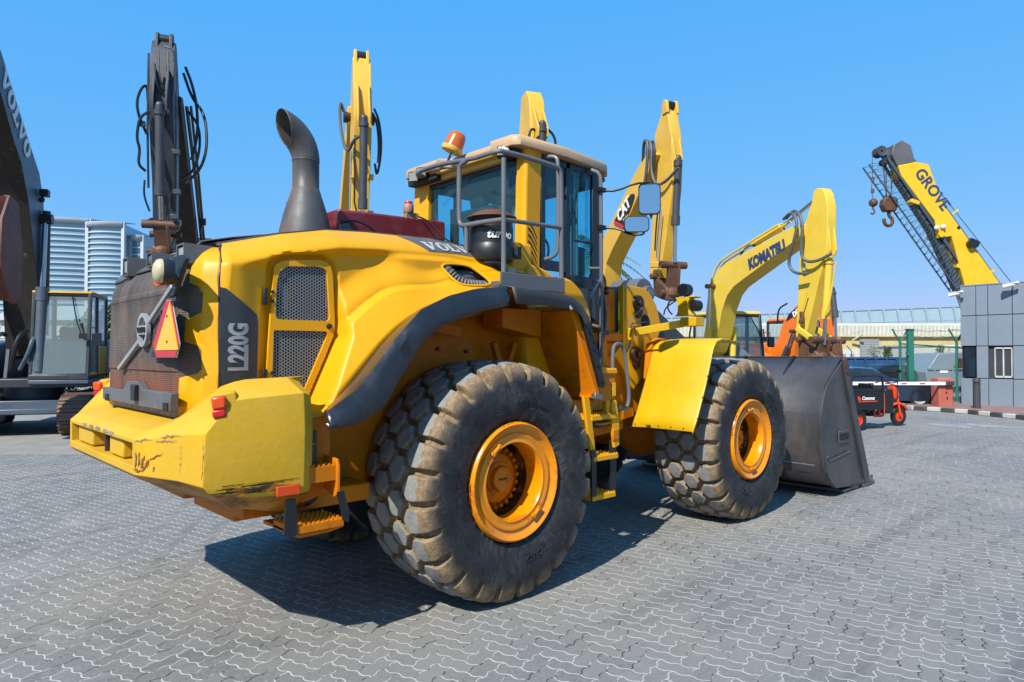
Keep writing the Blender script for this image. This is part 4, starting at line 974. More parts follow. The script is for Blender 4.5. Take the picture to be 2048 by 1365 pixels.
# roof
def roofslab(P, z0, z1): pass
m = MB()
RO = [(.55, -.58), (.55, -.86), (.60, -.93), (1.2, -.95), (1.85, -.90), (1.98, -.80), (2.02, -.3), (2.02, .3), (1.98, .72), (1.85, .80), (1.2, .84), (.60, .82), (.56, .77), (.55, .24), (.64, .20), (.64, -.52)]
def layer(k, z, dz=0): return [(1.28+(x-1.28)*k, y*k, z-(.035*max(0, x-1.2)**2)) for x, y in RO]
Ls = [layer(.975, 3.735), layer(.998, 3.738), layer(1.0, 3.75), layer(1.0, 3.80), layer(.988, 3.828), layer(.95, 3.845), layer(.8, 3.855)]
m.grid(Ls, closev=True); m.sheet(Ls[0]); m.sheet(Ls[-1]); rf = m.build('cab_roof', 'roof', LD, smooth=50)
m = MB(); m.box(.66, .76, -.60, .58, 3.66, 3.74); m.box(.60, .66, -.60, .42, 3.705, 3.745); m.build('roof_rear_trim', 'rooftrim', rf, bevel=.012)
m = MB(); m.box(.60, .70, -.84, -.64, 3.66, 3.73); m.box(.60, .70, .30, .80, 3.66, 3.73); m.build('lamp_recess', 'darkin', rf, bevel=.01)
def worklamp(c, rz, ry=0, w=.11, h=.10):
    R = Euler((0, math.radians(ry), math.radians(rz))).to_matrix(); c = Vector(c)
    a = MB(); a.obox(c, (.06, w, h), M3=R); L = a.build('work_lamp', 'black', LD, bevel=.012)
    a = MB(); a.obox(c+R @ Vector((-.031, 0, 0)), (.008, w*.8, h*.78), M3=R); a.build('lamp_lens', 'lens', L, bevel=.004)
worklamp((.56, .62, 3.725), 24, -8, .12, .11); worklamp((.56, .48, 3.745), 24, -8, .12, .11); worklamp((.57, -.745, 3.70), 30, 12, .13, .11)
m = MB(); m.tube([(.50, .12, 3.71), (.53, .08, 3.74), (.55, .04, 3.78), (.54, -.01, 3.83), (.54, -.03, 3.86)], .012, 7, smooth=1); m.tube([(.47, .28, 3.705), (.55, .1, 3.715), (.6, 0, 3.715)], .012, 7); bb = m.build('beacon_bracket', 'steel', LD)
bn = MB(); ax = Vector((.28, -.26, .90)).normalized(); o = Vector((.53, -.03, 3.85))
bn.lathe([(.0005, -.004), (.098, -.004), (.106, .01), (.106, .04)], o, ax, 28); bc = bn.build('beacon', 'rooftrim', LD)
bn = MB(); bn.lathe([(.100, .04), (.090, .13), (.084, .165), (.066, .19), (.0005, .20)], o, ax, 28); bn.build('beacon_dome', 'amberplastic', bc)
# cab frame (dark) and glass
m = MB()
ff = lambda x0, x1, z0, z1, y: m.box(x0, x1, y-.02, y+.02, z0, z1)
for sg in (-1, 1):
    y = sg*.845
    ff(.93, .985, 2.66, 3.73, y); ff(1.27, 1.33, 2.60, 3.72, y); ff(1.665, 1.76, 2.20, 3.70, y)
    ff(.985, 1.665, 3.66, 3.73, y); ff(.985, 1.27, 2.66, 2.755, y); ff(1.33, 1.665, 2.52, 2.64, y)
m.box(.72, .76, -.76, .58, 3.62, 3.70)
m.box(1.95, 1.99, -.70, .70, 3.62, 3.70); m.box(1.95, 1.99, -.70, -.64, 2.3, 3.7); m.box(1.95, 1.99, .64, .70, 2.3, 3.7); m.box(1.95, 2.0, -.7, .7, 2.25, 2.35)
cf = m.build('cab_frame', 'navy', LD, bevel=.006)
m = MB(); m.sheet([(.735, -.76, 2.80), (.735, .58, 2.80), (.745, .58, 3.68), (.745, -.76, 3.68)]); m.build('rear_window', 'glass', cf, smooth=0)
for sg in (-1, 1):
    m = MB(); m.sheet([(.98, sg*.848, 2.74), (1.28, sg*.848, 2.74), (1.28, sg*.848, 3.67), (.98, sg*.848, 3.67)]); m.build('side_window', 'glass', cf, smooth=0)
    m = MB(); m.sheet([(1.32, sg*.848, 2.64), (1.67, sg*.848, 2.62), (1.67, sg*.848, 3.67), (1.32, sg*.848, 3.67)]); m.build('door_window', 'glass', cf, smooth=0)
    m = MB(); m.sheet([(1.76, sg*.84, 2.3), (1.96, sg*.67, 2.3), (1.96, sg*.67, 3.66), (1.76, sg*.84, 3.68)]); m.build('corner_window', 'glass', cf, smooth=0)
m = MB(); m.sheet([(1.97, -.64, 2.35), (1.97, .64, 2.35), (1.97, .64, 3.62), (1.97, -.64, 3.62)]); m.build('windscreen', 'glass', cf, smooth=0)
# open sliding pane edge seen in the door
m = MB(); m.box(1.38, 1.40, -.87, -.862, 2.66, 3.62); m.box(1.55, 1.60, -.868, -.86, 2.66, 3.60); m.build('sliding_pane', 'glass', cf)
m = MB(); m.box(1.46, 1.47, -.842, -.75, 2.65, 3.60); m.build('folded_door_glass', 'silver', cf)
m = MB(); m.tube([(1.40, -.86, 2.98), (1.50, -.88, 2.975), (1.64, -.875, 2.98)], .010, 6); m.build('door_bar', 'black', cf)
m = MB(); m.prism([(1.40, -.90, 2.52), (1.62, -.90, 2.50), (1.66, -.90, 2.20), (1.56, -.90, 2.25)], (0, .03, 0)); m.build('lower_door_window', 'glassdark', cf)
m = MB(); m.sheet([(.74, .0, 2.80), (1.9, .0, 2.4)][:1]+[(.8, -.7, 2.65), (.8, .7, 2.65), (1.9, .7, 2.3), (1.9, -.7, 2.3)][0:]) if False else None
m = MB(); m.box(.78, 1.9, -.78, .78, 2.25, 2.32); m.box(.74, .80, -.78, .78, 2.32, 2.85); m.build('cab_floor', 'darkin', cf)
# interior
m = MB(); m.obox((1.15, -.02, 2.72), (.5, .5, .16)); m.obox((.95, -.02, 3.05), (.14, .48, .62), (0, -10, 0)); m.obox((.90, -.02, 3.42), (.10, .22, .16), (0, -8, 0)); m.build('seat', 'seat', cf, bevel=.04, seg=3)
m = MB(); m.tube([(1.75+.02*math.sin(a), .18*math.cos(a), 2.98+.18*math.sin(a)) for a in [i*math.pi/12 for i in range(25)]], .014, 8); m.tube([(1.76, 0, 2.98), (1.85, 0, 2.5)], .03, 8); m.build('steering_wheel', 'black', cf)
m = MB(); m.obox((1.1, -.42, 2.9), (.5, .14, .12)); m.obox((1.25, -.43, 3.02), (.06, .05, .14)); m.obox((1.85, -.45, 2.75), (.14, .2, .5)); m.box(.80, .86, .60, .75, 2.3, 3.6); m.box(.78, 1.95, -.80, .80, 3.655, 3.70); m.build('cab_console', 'lining', cf, bevel=.01)
m = MB(); m.obox((1.70, -.55, 3.25), (.03, .12, .2)); m.obox((.82, .28, 3.2), (.03, .1, .35)); m.obox((.86, -.45, 3.42), (.05, .2, .16)); m.tube([(.9, -.3, 3.1), (.85, -.6, 3.4), (.85, -.7, 3.65)], .02, 6); m.build('cab_fittings', 'black', cf)
# cab lower body: rounded fairings
def fairing(name, P, y0, y1, rr=.09):
    m = MB(); P = roundpoly(P, .10, 5); c = Vector((sum(p[0] for p in P)/len(P), sum(p[1] for p in P)/len(P)))
    rows = []
    for k, dy in ((1, 0), (1, .55), (.985, .80), (.955, .93), (.90, 1.0)):
        rows.append([(c.x+(x-c.x)*k, lerp(y0, y1, dy), c.y+(z-c.y)*k) for x, z in P])
    m.grid(rows, closev=True); m.sheet(rows[-1]); return m.build(name, 'yellow', LD, smooth=50)
fairing('cab_fairing', [(.60, 1.6), (.60, 2.70), (.80, 2.68), (1.02, 2.60), (1.08, 2.35), (1.06, 1.6)], -.70, -.985)
fairing('cab_fairing', [(1.04, 1.72), (1.06, 2.61), (1.22, 2.60), (1.38, 2.50), (1.50, 2.30), (1.56, 1.95), (1.55, 1.72)], -.70, -.975)
fairing('hood_front_fairing', [(.18, 2.40), (.22, 2.66), (.45, 2.64), (.66, 2.55), (.66, 2.40)], -.7, -.98)
m = MB(); m.box(.05, .62, -.985, -.90, 2.38, 2.62); m.box(.45, .72, -.96, -.80, 2.60, 2.86); m.build('hood_front_panel', 'yellow', LD, bevel=.03)
m = MB(); m.obox((.50, -.92, 2.74), (.30, .03, .16)); m.build('grey_corner_panel', 'midgrey', LD, bevel=.006)
# platform with kerb and rails
m = MB(); m.box(-.02, .72, -1.34, -.84, 2.405, 2.435); pl = m.build('platform', 'midgrey', LD, bevel=.004)
m = MB(); m.box(-.02, .72, -1.345, -1.33, 2.40, 2.52); m.box(-.03, -.018, -1.33, -.86, 2.40, 2.45); m.box(.02, .16, -1.327, -1.30, 2.435, 2.56); m.tube([(.36, -1.12, 2.51), (.50, -1.12, 2.51), (.58, -1.08, 2.51), (.60, -.98, 2.51)], .055, 10, smooth=1); m.build('platform_kerb', 'midgrey', pl, bevel=.004)
m = MB(); r_ = .0205
A = (.03, -1.32, 2.44)
m.tube([(.03, -1.32, 2.42), (.03, -1.32, 3.42)], r_, 10)
m.tube([(.71, -1.32, 2.36), (.70, -1.32, 2.6), (.70, -1.32, 3.38), (.68, -1.32, 3.45), (.62, -1.32, 3.47), (.03, -1.32, 3.475), (-.02, -1.28, 3.47), (-.04, -1.0, 3.46), (-.04, -.62, 3.50), (.0, -.3, 3.52), (.12, -.02, 3.55), (.3, .12, 3.60)], r_, 10, smooth=1)
m.tube([(.04, -1.32, 2.935), (.70, -1.32, 2.955)], r_*.9, 10)
m.tube([(.03, -1.31, 2.935), (-.04, -1.10, 2.93), (-.05, -.95, 2.925), (-.05, -.88, 2.94), (-.05, -.865, 3.0), (-.05, -.865, 3.38), (-.05, -.88, 3.44), (-.04, -.95, 3.46)], r_, 10, smooth=1)
m.tube([(-.045, -.955, 2.925), (-.045, -.955, 2.42)], r_, 10)
m.build('platform_railing', 'rail', LD)
m = MB(); m.tube([(.955, -.90, 3.70), (.985, -1.0, 3.69), (.99, -1.02, 3.62), (.99, -1.02, 2.85), (.97, -1.0, 2.77), (.94, -.90, 2.75)], .018, 9, smooth=2); m.build('door_grab_rail', 'rail', LD)
# tall mast with mirrors
m = MB(); m.tube([(1.60, -.90, 3.70), (1.645, -.97, 3.66), (1.65, -.985, 3.55), (1.65, -.985, 1.76)], .020, 9, smooth=1); m.tube([(1.645, -.985, 2.53), (1.58, -1.02, 2.60), (1.45, -1.08, 2.53), (1.30, -1.12, 2.40)], .017, 8, smooth=2); m.tube([(1.65, -.985, 2.15), (1.6, -1.0, 2.14), (1.55, -.95, 2.16)], .016, 8, smooth=1); m.tube([(1.64, -.98, 2.72), (1.56, -.9, 2.72)], .014, 8); mast = m.build('access_handrail', 'rail', LD)
m = MB(); m.box(1.60, 1.69, -1.02, -.95, 3.47, 3.51); m.box(1.60, 1.69, -1.02, -.95, 3.10, 3.14); m.build('rail_clamp', 'black', mast)
def mirror(cx, cy, cz, w, h, arm, rz):
    a = MB(); a.tube(arm, .011, 8, smooth=1); A_ = a.build('mirror_arm', 'black', LD)
    R = Euler((0, 0, math.radians(rz))).to_matrix()
    Q = roundpoly([(-w/2, -h/2), (w/2, -h/2), (w/2, h/2), (-w/2, h/2)], .05, 6)
    pt = lambda q, d: Vector((cx, cy, cz))+R @ Vector((d, q[0], q[1]))
    a = MB(); rows = [[pt((q[0]*k, q[1]*k), d) for q in Q] for k, d in ((.93, -.014), (1.0, -.014), (1.03, .0), (1.0, .03), (.7, .06))]
    a.grid(rows, closev=True); a.sheet(rows[-1]); H = a.build('mirror', 'black', LD)
    a = MB(); a.sheet([pt((q[0]*.94, q[1]*.94), -.012) for q in Q]); a.build('mirror_glass', 'mirror', H, smooth=0)
mirror(1.93, -1.36, 3.385, .21, .30, [(1.60, -.985, 3.49), (1.67, -1.0, 3.485), (1.72, -1.12, 3.47), (1.80, -1.28, 3.53), (1.93, -1.36, 3.545)], 38)
mirror(1.80, -1.30, 3.13, .24, .15, [(1.60, -.985, 3.12), (1.67, -1.0, 3.12), (1.73, -1.14, 3.10), (1.78, -1.25, 3.03), (1.86, -1.36, 3.03), (1.84, -1.32, 3.08)], 42)
m = MB(); m.tube([(1.96, -1.36, 3.25), (1.95, -1.36, 3.20)], .013, 8); m.build('mirror_joint', 'black', LD)

# ---- pre-cleaner and intake
PC = Vector((.165, -1.03, 0))
def at(z): return (PC.x, PC.y, z)
m = MB(); m.lathe([(.0005, 3.07), (.09, 3.065), (.15, 3.04), (.205, 3.008), (.208, 2.998), (.17, 2.995)], (PC.x, PC.y, 0), (0, 0, 1), 36); pc0 = m.build('precleaner_lid', 'rust', LD)
m = MB(); m.lathe([(.165, 2.998), (.173, 2.95), (.175, 2.90)], (PC.x, PC.y, 0), (0, 0, 1), 36); m.build('precleaner_screen', 'mesh_small', LD)
m = MB(); m.lathe([(.16, 2.998), (.158, 2.90)], (PC.x, PC.y, 0), (0, 0, 1), 24); m.build('precleaner_core', 'black', LD)
m = MB(); m.lathe([(.170, 2.92), (.178, 2.915), (.178, 2.79), (.182, 2.787), (.182, 2.775), (.188, 2.765), (.192, 2.68), (.177, 2.645), (.12, 2.64)], (PC.x, PC.y, 0), (0, 0, 1), 40); m.obox((.30, -1.16, 2.715), (.11, .09, .09), (0, 0, -40)); pcb = m.build('precleaner', 'black', LD, smooth=35)
m = MB(); m.lathe([(.108, 2.642), (.110, 2.61), (.105, 2.60), (.100, 2.56), (.092, 2.55), (.090, 2.43)], (PC.x, PC.y, 0), (0, 0, 1), 28); m.build('intake_neck', 'hose', LD)
m = MB(); m.lathe([(.113, 2.636), (.115, 2.618)], (PC.x, PC.y, 0), (0, 0, 1), 28); m.build('clamp_band', 'steel', LD)
tv, tf = text2d('turbo', .095, .001, .003, 1.0, .25)
m = MB()
for (a, b, c) in tv:
    an = math.radians(-78)+(a-.10)/.179; m.v.append((PC.x+(.186+c)*math.cos(an), PC.y+(.186+c)*math.sin(an), 2.845+b))
m.f = tf; m.build('cleaner_lettering', 'white', pcb, smooth=0)
m = MB(); m.tube([(.10, -1.03, 2.49), (-.05, -1.02, 2.50), (-.18, -1.0, 2.49), (-.26, -.95, 2.46)], .062, 14, smooth=2); m.build('intake_elbow', 'midgrey', LD)
m = MB(); P = resample([(-.36, -.97, 2.56), (-.35, -1.03, 2.55), (-.32, -1.07, 2.52), (-.27, -1.10, 2.46), (-.20, -1.13, 2.425), (-.08, -1.15, 2.42), (.02, -1.15, 2.42)], 90)
m.tube(P, [.040+.005*math.sin(i*1.35) for i in range(90)], 14); m.build('ribbed_hose', 'ribhose', LD)

# ---- front access steps
m = MB(); tread(m, 1.05, 1.36, -1.40, -1.10, 1.745, .04); m.build('ladder_top_step', 'yellow', LD)
m = MB(); m.box(1.06, 1.355, -1.385, -1.12, 1.46, 1.71); tb = m.build('ladder_box', 'orange', LD, bevel=.01)
m = MB(); tread(m, 1.0, 1.35, -1.41, -1.22, 1.345, .045); m.build('ladder_step', 'yellow', LD)
m = MB(); tread(m, 1.02, 1.36, -1.41, -1.20, .985, .045); m.build('ladder_step', 'yellow', LD)
m = MB(); tread(m, 1.0, 1.32, -1.41, -1.20, .645, .045); m.build('ladder_step', 'yellow', LD)
m = MB(); m.prism([(.90, -1.38, 1.52), (.98, -1.38, 1.50), (1.05, -1.38, 1.10), (1.06, -1.38, 1.0), (1.0, -1.38, 1.0), (.96, -1.38, 1.2)], (0, .03, 0)); m.prism([(1.30, -1.38, 1.46), (1.36, -1.38, 1.46), (1.40, -1.38, 1.25), (1.40, -1.38, 1.05), (1.33, -1.38, 1.03), (1.30, -1.38, 1.2)], (0, .03, 0)); m.prism([(.98, -1.1, 1.50), (1.36, -1.1, 1.50), (1.36, -1.1, 1.0), (1.05, -1.1, 1.0)], (0, .03, 0)); m.build('ladder_side_plate', 'yellow', LD, bevel=.005)
m = MB(); m.prism([(.99, -1.40, 1.04), (1.06, -1.40, 1.04), (1.055, -1.40, .60), (1.0, -1.40, .60)], (0, .014, 0)); m.prism([(1.30, -1.36, 1.10), (1.395, -1.36, 1.10), (1.385, -1.36, .62), (1.30, -1.36, .60)], (0, .014, 0)); m.build('ladder_rubber_side', 'black', LD)
m = MB(); m.box(1.30, 1.38, -1.405, -1.385, 1.10, 1.20); m.build('ladder_clamp', 'orange', LD, bevel=.008)
m = MB(); m.prism([(1.30, -1.395, 1.62), (1.345, -1.395, 1.62), (1.345, -1.395, 1.50), (1.30, -1.395, 1.50)], (0, .004, 0)); m.prism([(1.04, -1.118, 1.44), (1.12, -1.118, 1.44), (1.12, -1.118, 1.36), (1.04, -1.118, 1.36)], (0, .004, 0)); dk = m.build('warning_decal', 'ryel', tb, smooth=0)
m = MB(); m.prism([(1.08, -1.122, 1.43), (1.055, -1.122, 1.385), (1.105, -1.122, 1.385)], (0, .003, 0)); m.build('decal_triangle', 'black', dk, smooth=0)
m = MB(); m.tube([(1.50, -1.24, 1.66), (1.50, -1.24, 1.90), (1.53, -1.24, 1.97), (1.62, -1.24, 1.98), (1.68, -1.24, 1.93), (1.74, -1.24, 1.60), (1.755, -1.24, 1.45), (1.72, -1.24, 1.36), (1.62, -1.24, 1.35), (1.48, -1.24, 1.36)], .018, 9, smooth=2); m.build('step_grab_handle', 'rail', LD)
m = MB(); m.prism([(1.42, -1.20, 1.46), (1.48, -1.20, 1.46), (1.48, -1.20, 1.33), (1.42, -1.20, 1.30)], (0, .05, 0)); m.build('handle_socket', 'ryel', LD, bevel=.01)
m = MB(); m.obox((1.01, -1.45, 1.51), (.10, .05, .05), (0, 10, 0)); m.build('flap_clamp', 'steel', LD, bevel=.006)

# ---- articulation and front frame
m = MB(); m.box(1.1, 2.3, -.45, .45, 1.25, 1.40); m.box(1.3, 2.2, -.30, .30, .75, .90); m.cyl((1.85, 0, .7), (1.85, 0, 1.5), .14, n=20); m.beam((1.3, -.55, 1.0), (2.4, -.62, 1.12), .12, .12); art = m.build('articulation_joint', 'orange', LD, bevel=.01)
m = MB(); m.beam((1.35, -.62, 1.05), (2.5, -.70, 1.25), .10, .10); m.build('steering_cylinder', 'orange', LD, bevel=.01)
m = MB(); m.box(1.30, 2.2, -.72, -.1, 1.30, 1.75); m.tube([(1.2, -.8, 1.5), (1.5, -.85, 1.25), (1.9, -.8, 1.2), (2.3, -.7, 1.3)], .035, 8, smooth=1); m.tube([(1.3, -.75, 1.4), (1.7, -.8, 1.15), (2.3, -.7, 1.15)], .03, 8, smooth=1); m.build('hydraulic_hose', 'oily', LD)
TW = [(2.582,-0.55,2.626), (2.628,-0.55,2.646), (2.933,-0.55,2.637), (3.051,-0.55,2.569), (3.171,-0.55,2.446), (3.272,-0.55,2.194), (3.148,-0.55,1.984), (3.067,-0.55,1.925), (2.986,-0.55,1.692), (2.716,-0.55,1.47), (2.605,-0.55,1.559), (2.541,-0.55,1.7), (2.407,-0.55,1.835), (2.354,-0.55,1.857), (2.479,-0.55,1.957), (2.543,-0.55,2.063), (2.571,-0.55,2.26)]
for sg in (1, -1):
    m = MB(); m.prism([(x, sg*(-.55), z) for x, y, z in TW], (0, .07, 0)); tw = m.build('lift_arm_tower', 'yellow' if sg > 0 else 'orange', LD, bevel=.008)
    if sg > 0:
        m = MB(); m.beam((2.53, -.56, 2.64), (2.53, -.56, 1.95), .07, .03, (1, 0, 0)); m.build('tower_edge', 'fender', tw, bevel=.004)
        for (x, z) in ((2.79, 2.455), (2.745, 1.87)):
            m = MB(); m.cyl((x, -.585, z), (x, -.625, z), .095, .085, 26); m.cyl((x+.01, -.585, z-.12), (x+.01, -.615, z-.12), .055, .05, 20); m.box(x-.06, x+.07, -.612, -.585, z-.12, z); m.cyl((x+.01, -.62, z), (x+.01, -.645, z), .035, n=14); m.build('pivot_pin', 'brownmetal', tw, bevel=.004)
        m = MB(); m.cyl((2.945, -.586, 2.245), (2.945, -.590, 2.245), .085, n=28); m.build('tower_hole', 'darkin', tw)
        m = MB(); m.tube([(2.945, -.60, 2.245), (2.68, -.60, 2.22), (2.62, -.60, 2.12), (2.64, -.60, 1.98)], .007, 6); m.tube([(2.80, -.65, 2.40), (2.62, -.62, 2.27), (2.60, -.60, 2.0), (2.63, -.60, 1.95)], .007, 6); m.build('grease_line', 'steel', tw)
m = MB(); m.box(2.0, 2.5, -.50, .50, 1.9, 2.60); m.box(2.3, 3.4, -.52, .52, 1.2, 2.0); m.box(2.08, 2.2, -.62, -.40, 1.6, 2.62); m.build('front_frame', 'orange', LD, bevel=.01)
m = MB(); m.tube([(2.0, -.60, 2.72), (2.06, -.62, 2.62), (2.12, -.64, 2.45), (2.12, -.65, 2.2), (2.05, -.66, 2.0), (1.95, -.68, 1.8), (1.85, -.7, 1.6)], .028, 9, smooth=2); m.tube([(2.02, -.55, 2.70), (2.2, -.5, 2.76), (2.35, -.45, 2.72), (2.42, -.4, 2.60)], .032, 9, smooth=2); m.tube([(2.1, -.5, 2.66), (2.25, -.45, 2.68), (2.35, -.4, 2.6)], .025, 8, smooth=1); m.build('boom_hose', 'hose', LD)
m = MB(); m.prism([(1.93, -.62, 2.75), (2.05, -.62, 2.77), (2.16, -.62, 2.62), (2.1, -.62, 2.5), (2.02, -.62, 2.6)], (0, .03, 0)); m.box(1.88, 2.5, -.60, -.52, 2.02, 2.10); m.build('hose_bracket', 'orange', LD, bevel=.005)
m = MB()
for z in (2.58, 2.53): m.cyl((2.17, -.60, z), (2.17, -.66, z), .022, n=10)
m.obox((2.03, -.72, 2.10), (.09, .05, .05)); m.build('hose_clamp', 'black', LD)
# lift arm (grey) and tilt linkage
m = MB(); m.prism([(2.70, -.42, 2.58), (2.95, -.42, 2.60), (3.4, -.42, 2.38), (4.2, -.42, 1.95), (5.0, -.42, 1.0), (5.2, -.42, .55), (5.0, -.42, .50), (4.6, -.42, 1.1), (3.9, -.42, 1.6), (2.8, -.42, 2.0)], (0, .12, 0)); m.prism([(2.70, .42, 2.58), (2.95, .42, 2.60), (3.4, .42, 2.38), (4.2, .42, 1.95), (5.0, .42, 1.0), (5.2, .42, .55), (5.0, .42, .50), (4.6, .42, 1.1), (3.9, .42, 1.6), (2.8, .42, 2.0)], (0, .12, 0)); la = m.build('lift_arm', 'grey', LD, bevel=.008)
m = MB()
for y in (-.30, -.05):
    m.prism([(3.22+.19*math.cos(a), y, 2.60+.19*math.sin(a)) for a in [math.pi*i/12 for i in range(-1, 14)]]+[(3.04, y, 2.15), (3.40, y, 2.15)], (0, .16, 0))
m.cyl((3.24, .05, 2.60), (3.24, -.42, 2.60), .075, n=22); m.cyl((3.24, -.38, 2.60), (3.24, -.45, 2.60), .10, .095, 24); tl = m.build('tilt_link', 'midgrey', LD, bevel=.01)
m = MB(); m.cyl((3.24, -.45, 2.60), (3.24, -.465, 2.60), .055, n=18); m.cyl((3.24, -.465, 2.60), (3.24, -.47, 2.60), .02, n=10); m.build('link_pin', 'steel', tl)
# front fender
OUT = [(2.452, -1.5, 1.09), (2.54, -1.5, 1.22), (2.70, -1.5, 1.54), (2.80, -1.5, 1.78), (2.86, -1.5, 1.93), (2.93, -1.5, 2.01), (3.05, -1.5, 2.035), (3.20, -1.5, 2.03), (3.36, -1.5, 2.00)]
m = MB(); ro = [Vector(p) for p in OUT]
rows = []
for p in ro:
    rows.append([(p.x, -1.5, p.z-.03), (p.x, -1.5, p.z), (p.x-.003, -1.485, p.z+.004), (p.x-.004, -1.2, p.z+.006), (p.x-.004, -.95, p.z+.006), (p.x, -.76, p.z), (p.x, -.74, p.z-.02)])
m.grid(rows); ff_ = m.build('front_fender', 'fender', LD, smooth=50, solid=.012)
m = MB(); m.bolts([(2.45, -1.4+.15*i, 1.12) for i in range(5)], .006, (-.008, 0, .004)); m.bolts([(2.53+.1*i, -1.503, 1.22+.215*i) for i in range(4)], .006, (0, -.008, 0)); m.bolts([(3.05+.13*i, -1.503, 2.025-.005*i) for i in range(3)], .008, (0, -.008, 0)); m.build('fender_rivet', 'brownmetal', ff_)
m = MB(); m.prism([(2.85, -.70, 1.98), (3.02, -.70, 2.06), (3.4, -.70, 2.03), (3.4, -.70, 1.6), (2.8, -.70, 1.6)], (0, .08, 0)); m.build('fender_mount', 'orange', LD)
# head-lamp arm
m = MB(); m.beam((2.64, -.66, 2.12), (3.12, -1.04, 2.23), .05, .085); m.prism([(2.60, -.64, 2.03), (2.60, -.60, 2.03), (2.60, -.60, 2.17), (2.60, -.68, 2.15)], (.02, 0, 0)); m.box(3.02, 3.20, -1.20, -1.0, 2.185, 2.285); hb = m.build('headlight_arm', 'fender', LD, bevel=.006)
m = MB(); m.prism([(3.06, -1.06+.0, 2.29)]*0+[(3.06, y, z) for y, z in [(-.93, 2.30), (-.96, 2.32), (-.975, 2.36), (-.975, 2.44), (-.95, 2.50), (-.945, 2.51), (-1.13, 2.51), (-1.14, 2.50), (-1.11, 2.46), (-1.10, 2.40), (-1.11, 2.36), (-1.15, 2.32), (-1.16, 2.30)]], (.10, 0, 0)); m.box(3.0, 3.14, -1.20, -1.12, 2.50, 2.515); m.build('headlight_housing', 'fender', hb, bevel=.006)
m = MB(); m.lathe([(.0005, 0), (.055, .005), (.065, .03), (.06, .10)], (3.02, -1.16, 2.41), (1, -.2, 0), 22); m.build('headlight', 'black', hb)
m = MB(); m.lathe([(.065, -.0), (.07, .02), (.07, .07)], (3.03, -1.05, 2.59), (1, 0, 0), 24)
for k in range(7):
    y = -1.11+.02*k; h = math.sqrt(max(0, .07**2-(y+1.05)**2)); m.box(2.99, 3.04, y-.004, y+.004, 2.59-h, 2.59+h)
m.cyl((3.06, -1.05, 2.51), (3.06, -1.05, 2.53), .02, n=8); m.build('led_lamp', 'black', hb)
m = MB(); m.tube([(3.05, -.95, 2.50), (3.0, -.86, 2.47), (3.0, -.85, 2.38), (3.02, -.90, 2.32)], .009, 6, smooth=2); m.tube([(3.05, -.93, 2.48), (3.0, -.82, 2.40), (3.0, -.80, 2.32)], .008, 6, smooth=2); m.tube([(3.12, -1.08, 2.19), (3.10, -1.07, 2.10), (3.14, -1.05, 2.03)], .010, 6, smooth=1); m.build('lamp_cable', 'hose', hb)
m = MB(); m.tube([(2.62, -.60, 2.0), (2.55, -.62, 1.9)], .01, 6); m.build('lamp_wire', 'hose', hb)

# ---- bucket
BW = 1.64
SH = [(5.93, 1.82), (5.60, 1.62), (5.36, 1.46), (5.20, 1.12), (5.17, .95), (5.18, .65), (5.28, .38), (5.46, .21), (5.70, .14), (6.55, .06)]
cv = [Vector((x, 0, z)) for x, z in SH[3:9]]
for _ in range(3): cv = [cv[0]]+[q for a, b in zip(cv, cv[1:]) for q in (a*.75+b*.25, a*.25+b*.75)]+[cv[-1]]
SHr = [Vector((x, 0, z)) for x, z in SH[:3]]+cv+[Vector((6.55, 0, .06))]
m = MB(); m.grid([[(p.x, -BW, p.z) for p in SHr], [(p.x, BW, p.z) for p in SHr]]); bk = m.build('bucket', 'bucket', LD, smooth=14, solid=.03)
SP = [(5.38, 1.46), (5.60, 1.61), (5.93, 1.79), (6.02, 1.66), (6.75, .06), (6.35, .05), (5.58, .13), (5.40, .24), (5.24, .42), (5.15, .70), (5.16, 1.0), (5.25, 1.28)]
for sg in (-1, 1):
    m = MB(); m.prism([(x, sg*(BW+.012), z) for x, z in SP], (0, .03, 0)); sp_ = m.build('bucket_side_plate', 'bucket', bk, bevel=.004)
    m = MB(); m.prism([(x, sg*(BW+.035), z) for x, z in [(5.86, 1.80), (5.97, 1.80), (6.05, 1.64), (6.82, .05), (6.62, .05), (5.93, 1.55)]], (0, .04, 0)); m.build('side_cutter', 'bucket', sp_, bevel=.006); m = MB(); m.tube([(5.31, sg*(BW+.05), .565), (5.37, sg*(BW+.05), .505), (6.05, sg*(BW+.05), .565)], .009, 6); m.build('wear_edge_highlight', 'steel', sp_); m = MB(); m.prism([(x, sg*(BW+.038), z) for x, z in [(5.88, 1.81), (5.96, 1.815), (6.05, 1.66), (6.02, 1.58), (5.93, 1.62)]], (0, .05, 0)); m.build('corner_plate', 'rust', sp_, bevel=.006)  # steel tube is the wear plate's lit edge, added as a bright line
    m = MB(); m.prism([(x, sg*(BW+.033), z) for x, z in [(5.30, .56), (5.36, .50), (6.05, .56), (6.58, .08), (5.62, .12), (5.44, .22), (5.32, .36)]], (0, .02, 0)); m.build('wear_plate', 'bucket', sp_, bevel=.006)
m = MB(); m.box(5.70, 6.04, -BW-.045, -BW-.032, .70, .86); fr_ = m.build('bucket_badge_frame', 'steel', bk, bevel=.003)
m = MB(); m.box(5.715, 6.025, -BW-.05, -BW-.046, .715, .845); m.build('badge_recess', 'bucket', fr_, smooth=0)
m = MB(); place(m, slab('VOLVO', .085, .004), (5.87, -BW-.055, .78), (1, 0, 0), (0, 0, 1), (0, -1, 0)); m.v = [(5.87+(x-5.87)*.72, y, z) for x, y, z in m.v]; m.build('badge_lettering', 'darkin', fr_, smooth=0)
